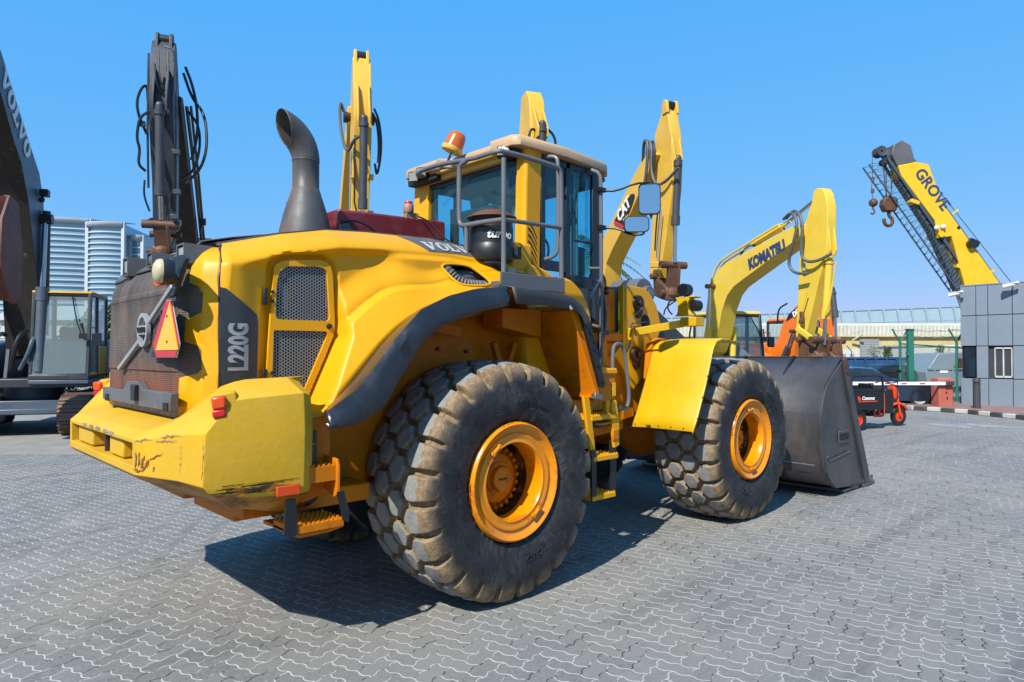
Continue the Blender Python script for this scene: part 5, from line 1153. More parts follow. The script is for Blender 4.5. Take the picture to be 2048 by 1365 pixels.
m = MB(); m.box(5.95, 6.35, -BW, BW, .01, .05); m.prism([(6.35, 0, .06), (6.95, 0, .02), (6.95, 0, .0), (6.35, 0, .0)], (0, 2*BW, 0)); m.build('cutting_edge', 'steel', bk, bevel=.004)
for k in range(9):
    y = -BW+.02+(2*BW-.04)*k/8; m = MB(); m.prism([(6.55, y, .10), (6.78, y, .16), (6.90, y, .10), (7.05, y, .03), (7.05, y, .01), (6.55, y, .0)], (0, .11, 0)); m.obox((6.82, y, .11), (.12, .16, .10), (0, 15, 0)); m.build('bucket_tooth', 'steel', bk, bevel=.008)
# top lip and gussets on the back
m = MB(); m.prism([(5.90, 0, 1.83), (6.05, 0, 1.84), (6.05, 0, 1.80), (5.92, 0, 1.79)], (0, 2*BW-.5, 0)); m.prism([(5.93, 0, 1.83), (5.96, 0, 1.83), (5.74, 0, 1.64), (5.70, 0, 1.66)], (0, 2*BW, 0)); m.build('bucket_lip', 'black', bk)
for y in (-.30, -1.02, .30, 1.02):
    m = MB(); m.prism([(5.90, y, 1.84), (5.84, y, 1.85), (5.30, y, 1.40), (5.36, y, 1.36), (5.50, y, 1.50), (5.72, y, 1.67)], (0, .03, 0)); m.build('bucket_gusset', 'black', bk, bevel=.003)
m = MB(); m.tube([(5.14, -1.60, .46), (5.14, -.9, .47)], .014, 6); m.build('bucket_weld_bar', 'steel', bk)

# ================================================================ BACKGROUND
RV = Vector((math.sin(YAW), -math.cos(YAW), 0)); FV = Vector((math.cos(YAW), math.sin(YAW), 0))
def WC(X, Z, z=0):     # metres to the right of / ahead of the photographer -> scene
    p = Vector((CAM.x, CAM.y, 0))+RV*X+FV*Z; return Vector((p.x, p.y, z))
HEAD = math.radians(245)

M['xdark'] = paint('excavator_charcoal', (.035, .042, .055), .42, var=.15, dirt=(.09, .08, .07), dirt_lo=.55, dirt_hi=.8)
M['xblue'] = paint('excavator_slate', (.075, .105, .145), .40, var=.12, dirt=(.15, .14, .12), dirt_lo=.55, dirt_hi=.8)
M['xrustshade'] = paint('rusty_shaded_boom', (.028, .020, .016), .6, var=.3, dirt=(.22, .12, .05), dirt_lo=.60, dirt_hi=.68, dirt_scale=5)  # dusty dark boom paint; also the painted shade under the slate boom
M['cyel'] = paint('excavator_yellow', (.80, .47, .045), .45, var=.08, dirt=(.52, .34, .10), dirt_lo=.55, dirt_hi=.8, chip=(.14, .06, .02), chip_lo=.74)
M['cyelshade'] = M['cyel']
M['kyel'] = paint('light_yellow_paint', (.84, .58, .055), .4, var=.06, dirt=(.6, .45, .15), dirt_lo=.6, dirt_hi=.85)
M['orangex'] = paint('orange_red_paint', (.90, .20, .008), .4, var=.08, dirt=(.45, .12, .03), dirt_lo=.6, dirt_hi=.8)
M['pinrust'] = paint('rusty_linkage', (.16, .075, .035), .55, metal=.2, var=.3, dirt=(.06, .03, .02), dirt_lo=.5, dirt_hi=.65, bump=.2)
M['cylgrey'] = paint('cylinder_grey', (.06, .065, .075), .4, var=.15)
M['tracksteel'] = paint('track_steel', (.20, .125, .085), .6, metal=.3, var=.25, dirt=(.08, .05, .035), dirt_lo=.5, dirt_hi=.7, bump=.2)
M['rustbucket'] = paint('rust_red_bucket', (.17, .035, .015), .55, var=.25, dirt=(.06, .02, .012), dirt_lo=.5, dirt_hi=.7, bump=.2)
M['khaki'] = paint('faded_yellow_panel', (.62, .36, .02), .5, var=.1)

def bucket_part(root, o, mat, ang=0, s=1.0, w=1.2):
    m = MB(); ca, sa = math.cos(ang), math.sin(ang)
    P = [(.0, .0), (.35, -.05), (.62, -.35), (.66, -.75), (.45, -1.15), (.05, -1.35), (-.55, -1.30)]
    tr = lambda p: (o[0]+s*(p[0]*ca-p[1]*sa), o[1]+s*(p[0]*sa+p[1]*ca))
    pts = resample([(a, 0, b) for a, b in P], 14)
    m.grid([[(tr((p.x, p.z))[0], y, tr((p.x, p.z))[1]) for p in pts] for y in (-w/2, w/2)])
    for y in (-w/2, w/2): m.prism([(tr(p)[0], y, tr(p)[1]) for p in P+[(-.3, -.5)]], (0, .05, 0))
    b = m.build('bucket', mat, root, solid=.04)
    for k in range(5):
        y = -w/2+.08+(w-.16)*k/4; q0 = tr((-.55, -1.30)); q1 = tr((-.78, -1.27)); t = MB(); t.beam((q0[0], y, q0[1]), (q1[0], y, q1[1]), .12, .07); t.build('tooth', 'pinrust', b, bevel=.01)
    return b
def hoses(m, P, r=.03): m.tube(P, r, 7, smooth=2)

def excavator(name, label, X, Z, body, armmat, undermat, boom, stick, dz=0, cabcol='navy', cab=True, text=None, boomw=.5, stickw=.40, cyl='cylgrey',
              stickcyl=None, boomcyl=None, bktcyl=None, link=None, bucket=True, track=True, hd=HEAD, house=None, bang=0, cy=(.42, 1.42), bmat='pinrust', pipes=()):
    r = thing(name, label, 'excavator', WC(X, Z), hd, 'excavators parked in a row behind the loader')
    # undercarriage
    for s in (-1, 1):
        y0 = s*1.02; y1 = s*1.62
        m = MB(); L = 2.05; R_ = .44; zc = .47
        path = [(L*math.cos(0)+0, 0)]
        pts = []
        for i in range(13): a = -math.pi/2+math.pi*i/12; pts.append((L-R_+R_*math.cos(a), zc+R_*math.sin(a)))
        for i in range(13): a = math.pi/2+math.pi*i/12; pts.append((-(L-R_)+R_*math.cos(a), zc+R_*math.sin(a)))
        m.prism([(x, (y0+y1)/2, z) for x, z in [(x*.96, zc+(z-zc)*.86) for x, z in pts]], (0, .34, 0)); fr = m.build('track_frame', 'xdark', r)
        cl = [Vector((p[0], 0, p[1])) for p in pts]+[Vector((pts[0][0], 0, pts[0][1]))]
        pp = resample(cl, 49)
        m = MB()
        for a, b in zip(pp, pp[1:]):
            mid = (a+b)/2; d = (b-a).normalized(); nrm = Vector((d.z, 0, -d.x)); out = mid-Vector((max(-1.6, min(1.6, mid.x)), 0, zc))
            if nrm.dot(out) < 0: nrm = -nrm
            c = Vector((mid.x, (y0+y1)/2, mid.z)); RR = Matrix((d, Vector((0, 1, 0)), nrm)).transposed()
            m.obox(c, ((b-a).length*.92, .60, .035), M3=RR); m.obox(c+nrm*.03, (.022, .60, .04), M3=RR)
        m.build('track', 'tracksteel', r, smooth=0)
    m = MB(); m.box(-1.2, 1.2, -1.0, 1.0, .45, .78); m.cyl((0, 0, .75), (0, 0, 1.08), .62, n=28); m.prism([(1.2, 0, .75), (1.75, 0, .62), (1.75, 0, .5), (1.2, 0, .45)], (0, 1.9, 0)); m.build('undercarriage', 'xblue' if body == 'xblue' else 'xdark', r, bevel=.02)
    # house
    hb = house or body
    m = MB(); m.box(-2.9, 1.35, -1.42, 1.42, 1.08, 1.30); m.build('deck', 'xdark', r, bevel=.03)
    m = MB(); m.box(-2.2, -.3, -1.40, 1.40, 1.30, 2.25); m.prism([(-.3, -1.0, 1.30), (1.2, -1.0, 1.30), (1.2, -1.0, 1.8), (.5, -1.0, 2.1), (-.3, -1.0, 2.2)], (0, .78, 0)); m.build('engine_house', hb, r, bevel=.06, seg=3)
    m = MB(); m.prism([(-3.0, 0, 1.1), (-2.2, 0, 1.1), (-2.2, 0, 2.2), (-2.85, 0, 2.15), (-3.05, 0, 1.8)], (0, 2.76, 0)); m.build('counterweight', 'xdark' if body == 'xblue' else hb, r, bevel=.08, seg=3)
    m = MB()
    for s in (-1, 1): m.prism([(-.35, s*.32, 1.3), (.95, s*.32, 1.3), (.75, s*.32, 2.1), (.25, s*.32, 2.15)], (0, .08, 0))
    m.build('boom_foot', armmat, r, bevel=.01)
    # arm
    m = MB(); m.prism([(x, 0, z) for x, z in boom], (0, boomw, 0)); bo = m.build('boom', undermat, r, bevel=.012)
    m = MB(); m.prism([(x, 0, z) for x, z in stick], (0, stickw, 0)); st = m.build('stick', armmat, r, bevel=.012)
    if boomcyl:
        for s in (-1, 1):
            a, b, c = [Vector((p[0], s*(boomw/2+.16), p[1])) for p in boomcyl]
            m = MB(); m.cyl(a, b, .085, n=14); c_ = m.build('boom_cylinder', cyl if cyl != 'body' else armmat, r)
            m = MB(); m.cyl(b, c, .045, n=12); m.build('piston_rod', 'chrome', c_)
            m = MB(); m.cyl((c.x, s*(boomw/2-.05), c.z), (c.x, s*(boomw/2+.28), c.z), .065, n=12); m.build('cylinder_pin', 'pinrust', c_)
    def cylinder(nm, P, y=0, rr=.085):
        a, b, c = [Vector((p[0], y, p[1])) for p in P]
        m = MB(); d = (b-a).normalized(); m.cyl(a, b, rr, n=16); m.cyl(b-d*.22, b, rr*1.2, n=16); m.cyl(a+d*.1, a+d*.18, rr*1.25, n=16); m.ball(a, rr*1.0, 10)
        c_ = m.build(nm, cyl if cyl != 'body' else armmat, r)
        m = MB(); m.cyl(b, c, rr*.52, n=12); m.build('piston_rod', 'chrome', c_)
    if stickcyl: cylinder('stick_cylinder', stickcyl)
    if bktcyl: cylinder('bucket_cylinder', bktcyl)
    if link:      # (x, z) of rod end, (x, z) stick end pin
        (lx, lz), (sx, sz) = link
        m = MB(); m.cyl((lx, -.34, lz), (lx, .34, lz), .085, n=16)
        m.build('link_pin', 'pinrust', r)
        for s in (-1, 1):
            m = MB(); m.beam((lx, s*.27, lz), (sx-.05, s*.27, sz+.28), .05, .14); m.build('side_link', armmat, r, bevel=.02)
        m = MB(); m.beam((lx, 0, lz), (sx+.42, 0, sz-.42), .26, .12); m.beam((lx, .13, lz), (sx+.42, .13, sz-.42), .06, .18); m.cyl((sx, -.3, sz), (sx, .3, sz), .07, n=14); m.cyl((sx+.42, -.28, sz-.42), (sx+.42, .28, sz-.42), .08, n=14); m.ball((sx+.42, 0, sz-.42), .16, 10, (1, 1.2, 1)); m.build('linkage', 'pinrust', r, bevel=.01)
        if bucket: bucket_part(r, (sx, sz), bmat, bang)
        else:
            m = MB(); m.prism([(sx-.12, 0, sz+.05), (sx+.52, 0, sz-.32), (sx+.50, 0, sz-.62), (sx+.2, 0, sz-.55), (sx-.1, 0, sz-.45)], (0, .36, 0)); m.build('quick_coupler', 'pinrust', r, bevel=.04)
    for q in pipes:
        m = MB(); m.tube(q[0], q[1], 7, smooth=q[3] if len(q) > 3 else 2); m.build('hydraulic_pipe', q[2], r)
    if cab:
        x0, x1, y0, y1, z0, z1 = -.35, 1.45, cy[0], cy[1], 1.28, 3.05+dz
        F_ = cabcol
        m = MB()
        for (x, y) in ((x1-.05, y0+.04), (x1-.05, y1-.04), (x0+.05, y0+.04), (x0+.05, y1-.04), (.62, y1-.04)):
            top = x-.22 if x > 1.3 else x; m.beam((x, y, z0), (top, y, z1-.05), .08, .09)
        m.box(x0, x1-.24, y0, y1, z1-.10, z1-.03); m.box(x0, x1, y0, y1, z0-.02, z0+.10)
        m.box(x1-.08, x1, y0+.05, y1-.05, z0+.08, z0+.13)
        cf = m.build('cab_frame', F_, r, bevel=.02)
        m = MB(); rh = .02 if body == 'xblue' else .06; m.prism([(x0-.02, (y0+y1)/2, z1-.04), (x1-.20, (y0+y1)/2, z1-.04), (x1-.26, (y0+y1)/2, z1+rh), (x0+.1, (y0+y1)/2, z1+rh+.01)], (0, y1-y0+.02, 0)); m.build('cab_roof', body if body != 'xblue' else 'khaki', cf, bevel=.05, seg=3)
        m = MB(); m.sheet([(x1-.03, y0+.08, z0+.12), (x1-.03, y1-.08, z0+.12), (x1-.24, y1-.08, z1-.12), (x1-.24, y0+.08, z1-.12)]); m.build('front_window', 'glass2', cf, smooth=0)
        m = MB(); m.sheet([(x1-.12, y1-.03, z0+.10), (.66, y1-.03, z0+.10), (.66, y1-.03, z1-.1), (x1-.30, y1-.03, z1-.1)]); m.sheet([(.58, y1-.03, z0+.8), (x0+.1, y1-.03, z0+.8), (x0+.1, y1-.03, z1-.1), (.58, y1-.03, z1-.1)]); m.sheet([(x1-.12, y0+.03, z0+.10), (x0+.1, y0+.03, z0+.10), (x0+.1, y0+.03, z1-.1), (x1-.30, y0+.03, z1-.1)]); m.build('side_window', 'glass2', cf, smooth=0)
        m = MB(); m.box(x0, .58, y1-.045, y1+.0, z0, z0+.78); m.box(.66, x1-.02, y1-.04, y1, z0-.02, z0+.14); m.build('door_panel', body if body != 'xblue' else 'khaki', cf, bevel=.02)
        m = MB(); m.box(.2, .7, y0+.25, y1-.25, z0+.1, z0+.55); m.box(.05, .2, y0+.28, y1-.28, z0+.5, z0+1.25); m.box(x1-.35, x1-.28, y0+.4, y0+.6, z0+.1, z0+.9); m.build('cab_seat', 'darkin', cf, bevel=.04)
        m = MB(); m.box(x0, x1, y0, y1, z0-.12, z0-.02); m.build('cab_base', body if body in ('xblue',) else 'xdark', cf, bevel=.02)
        m = MB(); m.tube([(x1-.02, y1-.15, z0+1.0), (x1-.1, y1-.28, z0+1.35), (x1-.2, y1-.4, z1-.1)], .015, 6); m.tube([(x1+.02, y1-.08, z0+.9), (x1+.03, y1-.14, z0+1.3)], .02, 6); m.obox((x1+.02, y1-.12, z0+1.0), (.06, .16, .12)); m.build('wiper', 'black', cf)
        m = MB(); m.tube([(x1-.1, y1, z0+1.2), (x1, y1+.12, z0+1.2), (x1, y1+.14, z0+1.0)], .012, 6); m.obox((x1, y1+.16, z0+.92), (.05, .2, .30)); m.build('side_mirror', 'navy', cf, bevel=.02)
    if text:
        mb_, nm, mt = text; mb_.build(nm, mt, bo, smooth=0)
    return r, bo, st
M['glass2'] = glass('cab_glass_grey', (.60, .74, .76), .38, .05, paleness=.5)  # pale reflection put into the diffuse colour of the excavator panes
def arm_text(word, size, a, b, y, slabby=True, sx=1, bold=.0, shear=0):
    """letters on the boom's side face between points a and b (r, z)"""
    a = Vector((a[0], 0, a[1])); b = Vector((b[0], 0, b[1])); u = (b-a).normalized(); m = MB()
    v = Vector((-u.z, 0, u.x)) if y < 0 else Vector((u.z, 0, -u.x))
    g = slab(word, size, .008) if slabby else text2d(word, size, .008, bold, sx, shear)
    place(m, g, (a+b)/2+Vector((0, y, 0)), u, v, (0, -1 if y < 0 else 1, 0)); return m

# --- 1: slate-blue one at the left edge (only its boom, cab and tracks are in view)
boom1 = [(.25, 1.75), (.55, 2.15), (.62, 4.2), (.80, 5.5), (1.11, 6.1), (1.77, 6.6), (2.9, 7.5), (3.34, 7.88), (5.2, 9.2), (5.45, 8.9), (3.9, 7.55), (3.31, 6.98), (2.75, 6.39), (2.31, 6.05), (1.86, 5.36), (1.43, 4.26), (1.0, 3.14), (.75, 1.8)]
u_ = Vector((-1.77+3.2, 0, 7.65-6.5)).normalized()
tx = arm_text('VOLVO', .42, (3.75, 7.85), (1.50, 6.05), .385)
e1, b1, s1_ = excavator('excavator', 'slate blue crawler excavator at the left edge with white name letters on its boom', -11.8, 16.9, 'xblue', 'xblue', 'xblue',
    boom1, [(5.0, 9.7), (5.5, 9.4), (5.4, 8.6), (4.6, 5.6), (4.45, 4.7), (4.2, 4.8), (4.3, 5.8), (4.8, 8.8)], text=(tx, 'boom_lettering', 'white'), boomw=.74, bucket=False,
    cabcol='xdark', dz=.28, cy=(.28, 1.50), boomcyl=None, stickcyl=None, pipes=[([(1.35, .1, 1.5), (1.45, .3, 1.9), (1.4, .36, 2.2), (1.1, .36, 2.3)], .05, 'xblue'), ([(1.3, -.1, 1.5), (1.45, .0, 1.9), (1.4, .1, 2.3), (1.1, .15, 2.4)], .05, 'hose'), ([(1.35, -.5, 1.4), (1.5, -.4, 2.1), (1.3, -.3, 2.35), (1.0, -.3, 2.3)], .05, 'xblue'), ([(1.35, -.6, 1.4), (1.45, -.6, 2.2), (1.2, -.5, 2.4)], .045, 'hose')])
m = MB(); m.cyl((1.0, .47, 2.3), (.92, .47, 5.25), .085, n=16); c_ = m.build('boom_cylinder', 'xdark', e1)
for s in (-1, 1):
    m = MB(); m.cyl((1.35, s*.47, 1.45), (1.18, s*.47, 3.3), .11, n=18); m.cyl((1.18, s*.47, 3.1), (1.17, s*.47, 3.42), .14, n=18); c_ = m.build('boom_cylinder', 'xblue', e1)
    m = MB(); m.cyl((1.18, s*.47, 3.3), (1.02, s*.47, 5.0), .06, n=14); m.build('piston_rod', 'chrome', c_)
    m = MB(); m.cyl((1.02, s*.3, 5.05), (1.02, s*.62, 5.05), .12, n=16); m.build('cylinder_pin', 'black', c_)
m = MB(); m.box(1.05, 1.25, .40, .58, 5.55, 5.72); m.tube([(.95, .38, 5.5), (1.1, .42, 5.5)], .06, 8); m.build('boom_lamp', 'black', e1, bevel=.02)
b1.data.materials.append(M['xrustshade'])  # shade on the boom's front and underside, painted as a darker material
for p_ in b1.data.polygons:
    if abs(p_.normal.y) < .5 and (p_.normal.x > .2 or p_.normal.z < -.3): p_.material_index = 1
# its hanging bucket, reaching into the frame at the left edge
m = MB(); P = [(4.1, 4.80), (4.55, 4.85), (4.9, 4.35), (4.95, 3.65), (4.7, 3.15), (4.35, 2.9), (3.95, 2.95)]
pts = resample([(a, 0, b) for a, b in P], 14); m.grid([[(p.x, y, p.z) for p in pts] for y in (-.85, .85)])
for y in (-.85, .85): m.prism([(a, y, b) for a, b in P+[(3.85, 3.85)]], (0, .06, 0))
bk1 = m.build('bucket', 'rustbucket', e1, solid=.05)
for k in range(5):
    y = -.75+1.5*k/4; t = MB(); t.beam((3.98, y, 2.97), (3.72, y, 2.91), .18, .10); t.build('tooth', 'rustbucket', bk1, bevel=.015)

# generic steep boom / hanging stick shapes for the machines whose lower halves are hidden
def steep(tz, sb):
    boom = [(.2, 1.75), (.55, 2.0), (.75, 3.6), (1.4, 4.6), (3.0, 5.9+.1*(tz-7)), (4.7, tz+.18), (5.0, tz+.12), (4.95, tz-.22), (3.6, 5.9), (2.3, 4.8), (1.7, 3.8), (.85, 1.85)]
    stick = [(5.25, tz+1.0), (5.38, tz+1.08), (5.52, tz+.85), (5.72, tz-.2), (5.66, tz-.7), (5.25, sb+1.0), (5.10, sb), (4.86, sb), (4.80, sb+1.0), (4.86, tz-.6), (4.78, tz)]
    return boom, stick
def stick_top(r, tz, mat, w=.4, col='black'):
    for s in (-1, 1):
        m = MB(); m.prism([(5.22, s*.13, tz+.75), (5.15, s*.13, tz+1.12), (5.28, s*.13, tz+1.28), (5.42, s*.13, tz+1.24), (5.48, s*.13, tz+.9)], (0, .07, 0)); m.build('stick_head_plate', mat, r, bevel=.015)
        m = MB(); m.prism([(5.60, s*.12, tz+.42), (5.72, s*.12, tz+.35), (5.92, s*.12, tz-.30), (5.90, s*.12, tz-.50), (5.62, s*.12, tz-.2)], (0, .05, 0)); m.build('cylinder_lug', mat, r, bevel=.012)
    m = MB(); m.cyl((5.31, -.10, tz+1.14), (5.31, .10, tz+1.14), .10, n=14); m.build('head_pin', col, r)
# --- 2: charcoal one behind the grille
bo, sk = steep(7.15, 4.35)
e2, b2, s2 = excavator('excavator', 'charcoal excavator with dusty dark boom rising behind the loader rear lamps', -8.8, 18.9, 'xdark', 'xdark', 'xrustshade', bo, sk,
    bktcyl=((5.86, 6.75), (5.72, 5.0), (5.60, 4.55)), link=((5.58, 4.45), (4.98, 4.35)), boomw=.55, stickw=.44, bucket=False,
    pipes=[([(5.5, -.26, 7.9), (5.55, -.26, 6.4), (5.45, -.25, 5.2)], .022, 'hose', 0), ([(5.78, -.1, 7.6), (5.80, -.08, 7.2), (5.72, .05, 7.0)], .02, 'hose'), ([(5.7, .12, 7.9), (5.78, .14, 7.2), (5.7, .15, 6.6)], .02, 'cylgrey'),
           ([(5.75, -.2, 6.65), (5.8, -.36, 6.5), (5.75, -.42, 6.1), (5.7, -.36, 5.9), (5.7, -.4, 5.6), (5.6, -.28, 5.5)], .027, 'hose'), ([(5.4, -.3, 6.3), (5.6, -.42, 6.6), (5.6, -.45, 6.9), (5.5, -.38, 7.2), (5.4, -.3, 7.3), (5.3, -.3, 7.0)], .027, 'hose'),
           ([(4.9, .3, 7.8), (5.1, .5, 7.2), (5.2, .75, 6.9), (5.3, .82, 6.2), (5.3, .7, 5.7), (5.2, .4, 5.4)], .030, 'hose'), ([(4.9, .4, 7.0), (5.0, .62, 6.7), (5.1, .66, 6.2), (5.1, .55, 5.7), (5.1, .3, 5.5)], .027, 'hose'),
           ([(5.72, -.05, 7.9), (5.8, -.02, 7.3), (5.76, .1, 7.05)], .016, 'hose'), ([(5.7, .05, 8.0), (5.75, .22, 7.95), (5.7, .26, 7.6), (5.6, .26, 6.0), (5.5, .25, 5.0)], .018, 'cylgrey', 1), ([(5.75, .2, 5.7), (5.75, .28, 5.2), (5.7, .12, 4.9), (5.65, .1, 4.6)], .02, 'hose'), ([(5.68, -.28, 5.3), (5.66, -.3, 5.0), (5.6, -.2, 4.7)], .02, 'hose'), ([(5.0, .35, 7.9), (5.05, .5, 7.5), (5.15, .6, 7.0), (5.2, .62, 6.4), (5.2, .5, 5.9)], .03, 'hose'), ([(1.2, .33, 4.4), (3.0, .34, 6.0), (4.6, .33, 7.2)], .04, 'cylgrey', 0), ([(1.2, .38, 4.5), (3.0, .40, 6.1), (4.5, .40, 7.25)], .03, 'hose', 0)])
stick_top(e2, 7.15, 'xdark', .44)
m = MB()
for (x, y, z) in ((5.72, -.34, 6.4), (5.7, .28, 5.9), (5.7, .26, 4.6), (5.7, .3, 5.1)): m.obox((x, y, z), (.1, .14, .10))
m.build('hose_clamp', 'cylgrey', e2, bevel=.01)
m = MB(); m.obox((2.2, .42, 5.15), (.12, .14, .16)); m.tube([(2.2, .36, 4.9), (2.2, .42, 5.2)], .03, 6); m.cyl((1.4, .2, 4.75), (1.4, .55, 4.75), .12, n=14); m.build('boom_lamp', 'black', e2)
# --- 3
bo, sk = steep(7.25, 4.1)
e3, b3, s3 = excavator('excavator', 'yellow excavator arm with black bucket cylinder standing behind the maroon box', -5.0, 19.9, 'cyel', 'cyel', 'cyel', bo, sk, bucket=False,
    bktcyl=((5.86, 6.85), (5.72, 4.95), (5.60, 4.2)), link=((5.58, 4.15), (4.98, 4.05)), boomw=.5, stickw=.38,
    pipes=[([(4.8, -.32, 7.3), (4.85, -.42, 7.55), (4.9, -.42, 7.0), (5.2, -.35, 6.4), (5.5, -.28, 6.2), (5.75, -.2, 6.4), (5.85, -.1, 6.45)], .035, 'ribhose'), ([(5.2, .3, 7.3), (5.4, .38, 7.0), (5.5, .42, 6.5), (5.5, .4, 6.1), (5.5, .32, 5.7), (5.5, .28, 6.0)], .027, 'hose'), ([(5.2, .26, 7.2), (5.5, .33, 6.9), (5.6, .36, 6.4), (5.6, .34, 6.0)], .03, 'hose'),
           ([(5.75, -.17, 6.5), (5.72, -.17, 5.6), (5.66, -.17, 5.1), (5.66, -.12, 4.9)], .018, 'hose', 0), ([(5.6, -.24, 6.2), (5.45, -.24, 5.0), (5.3, -.22, 4.2)], .02, 'silver', 0)])
stick_top(e3, 7.25, 'cyel', .38)
m = MB(); m.cyl((4.9, -.34, 7.15), (4.9, .34, 7.15), .12, n=16); m.build('boom_pin', 'brownmetal', e3)
for z in (4.9, 5.7): 
    for s in (-1, 1):
        m = MB(); m.box(5.42, 5.55, s*.19-.06, s*.19+.06, z-.06, z+.06); m.build('pipe_bracket', 'cyel', e3, bevel=.01)
# --- 4
bo, sk = steep(6.85, 3.9)
e4, b4, s4 = excavator('excavator', 'yellow excavator arm poking up right behind the tan cab roof', -1.2, 20.9, 'cyel', 'cyel', 'cyel', bo, [(5.0, 7.95), (5.35, 7.98), (5.55, 7.7), (5.72, 6.65), (5.66, 6.15), (5.25, 4.9), (5.10, 3.9), (4.86, 3.9), (4.80, 4.9), (4.86, 6.25), (4.80, 6.85)],
    bktcyl=((5.92, 7.05), (5.76, 5.0), (5.62, 4.0)), link=((5.58, 3.95), (4.98, 3.85)), boomw=.5, stickw=.37, bucket=False,
    pipes=[([(5.8, .1, 7.0), (5.85, .26, 6.9), (5.85, .36, 6.7), (5.8, .34, 6.45)], .03, 'hose'), ([(5.8, -.1, 6.9), (5.85, -.24, 6.95), (5.85, -.3, 6.75)], .03, 'hose')])
for s in (-1, 1):
    m = MB(); m.prism([(5.58, s*.11, 7.6), (5.66, s*.11, 7.5), (5.98, s*.11, 6.95), (5.96, s*.11, 6.75), (5.68, s*.11, 6.7)], (0, .05, 0)); m.build('cylinder_lug', 'cyel', e4, bevel=.012)
m = MB(); m.tube([(4.75, -.30, 6.9), (4.6, -.45, 7.02), (4.5, -.5, 6.9)], .06, 8, smooth=1); m.build('hydraulic_pipe', 'silver', e4)
# --- 5: excavator with the dark badge on its boom
boom5 = [(.25, 1.75), (.45, 2.1), (.95, 2.6), (1.55, 3.3), (1.90, 4.2), (2.123, 4.888), (4.211, 6.447), (4.838, 6.755), (5.125, 6.555), (4.609, 6.131), (3.874, 5.432), (2.886, 4.679), (2.465, 4.306), (2.30, 3.70), (2.0, 2.9), (1.5, 2.2), (.95, 1.75)]
stick5 = [(5.157,7.537), (5.312,7.567), (5.421,7.472), (5.588,6.851), (5.625,6.185), (5.579,5.622), (5.312,4.516), (5.039,3.648), (4.576,3.696), (4.678,4.814), (4.967,6.358), (4.834,7.073)]
boom5[10:10] = []
tx = MB(); tx.prism([(x, -.262, z) for x, z in [(3.004,5.39), (3.887,5.878), (4.046,5.862), (4.095,5.789), (4.009,5.649), (3.496,5.106), (3.044,5.277)]], (0, .012, 0)); print("badge", tx.v[:7])
e5, b5, s5 = excavator('excavator', 'yellow excavator with a black and white boom badge behind the loader mirrors', 2.0, 20.9, 'cyel', 'cyel', 'cyel', boom5, stick5, text=(tx, 'boom_badge', 'darkin'),
    bktcyl=[(a+.20, b) for a, b in [(5.443,6.338), (5.325,4.825), (5.296,3.965)]], link=((5.42, 3.92), (4.92, 3.70)), boomw=.5, stickw=.27, bucket=False,
    pipes=[([(4.4, -.2, 6.5), (4.7, -.35, 7.0), (5.0, -.4, 6.9), (4.9, -.38, 6.2), (4.6, -.35, 5.6)], .038, 'ribhose'), ([(4.5, -.15, 6.6), (4.8, -.3, 7.0), (5.05, -.33, 6.8), (5.0, -.33, 6.2), (5.15, -.3, 5.8), (5.5, -.25, 5.8), (5.9, -.15, 6.05)], .036, 'ribhose'), ([(4.6, -.1, 6.7), (4.95, -.26, 7.0), (5.12, -.28, 6.6), (5.0, -.3, 5.9), (4.9, -.3, 5.4)], .030, 'hose'),
           ([(2.1, -.1, 5.0), (2.9, -.1, 5.7), (4.1, -.1, 6.6), (4.5, -.1, 6.75), (4.75, -.15, 6.9)], .028, 'cyel', 1), ([(2.1, .0, 5.02), (2.9, .0, 5.76), (4.1, .0, 6.66)], .028, 'cyel', 0), ([(5.2, -.23, 5.5), (5.05, -.23, 4.8), (5.0, -.23, 4.3)], .02, 'hose', 1), ([(5.3, -.23, 5.2), (5.15, -.23, 4.4), (5.1, -.23, 4.0)], .02, 'silver', 1)])
bd = bpy.data.objects[[o.name for o in b5.children if o.name.startswith('boom_badge')][0]]
ca, cb_2 = [(3.186,5.37), (3.865,5.75)]; tt = arm_text('CAT', .42, ca, cb_2, -.272, False, .85, .014, .0); tt.build('badge_lettering', 'white', b5, smooth=0)
q_ = [(3.489,5.313), (3.81,5.406), (3.597,5.216)]; m = MB(); m.prism([(x, -.282, z) for x, z in q_], (0, .006, 0)); m.build('badge_triangle', 'ryel', b5, smooth=0)
q_ = [(3.004,5.39), (2.987,5.287), (3.488,5.081), (3.543,5.149)]; m = MB(); m.prism([(x, -.270, z) for x, z in q_], (0, .010, 0)); m.build('badge_red_stripe', 'red_refl', b5, smooth=0)
for s in (-1, 1):
    m = MB(); m.prism([(x, s*.09, z) for x, z in [(5.512,6.923), (5.575,6.904), (5.695,6.294), (5.57,6.212), (5.4,6.315)]], (0, .05, 0)); m.build('cylinder_lug', 'cyel', e5, bevel=.012)
    m = MB(); m.prism([(5.24, s*.13, 7.45), (5.20, s*.13, 7.68), (5.30, s*.13, 7.80), (5.42, s*.13, 7.74), (5.46, s*.13, 7.45)], (0, .07, 0)); m.build('stick_head_plate', 'cyel', e5, bevel=.015)
m = MB(); m.cyl((5.31, -.1, 7.68), (5.31, .1, 7.68), .09, n=14); m.build('head_pin', 'black', e5)
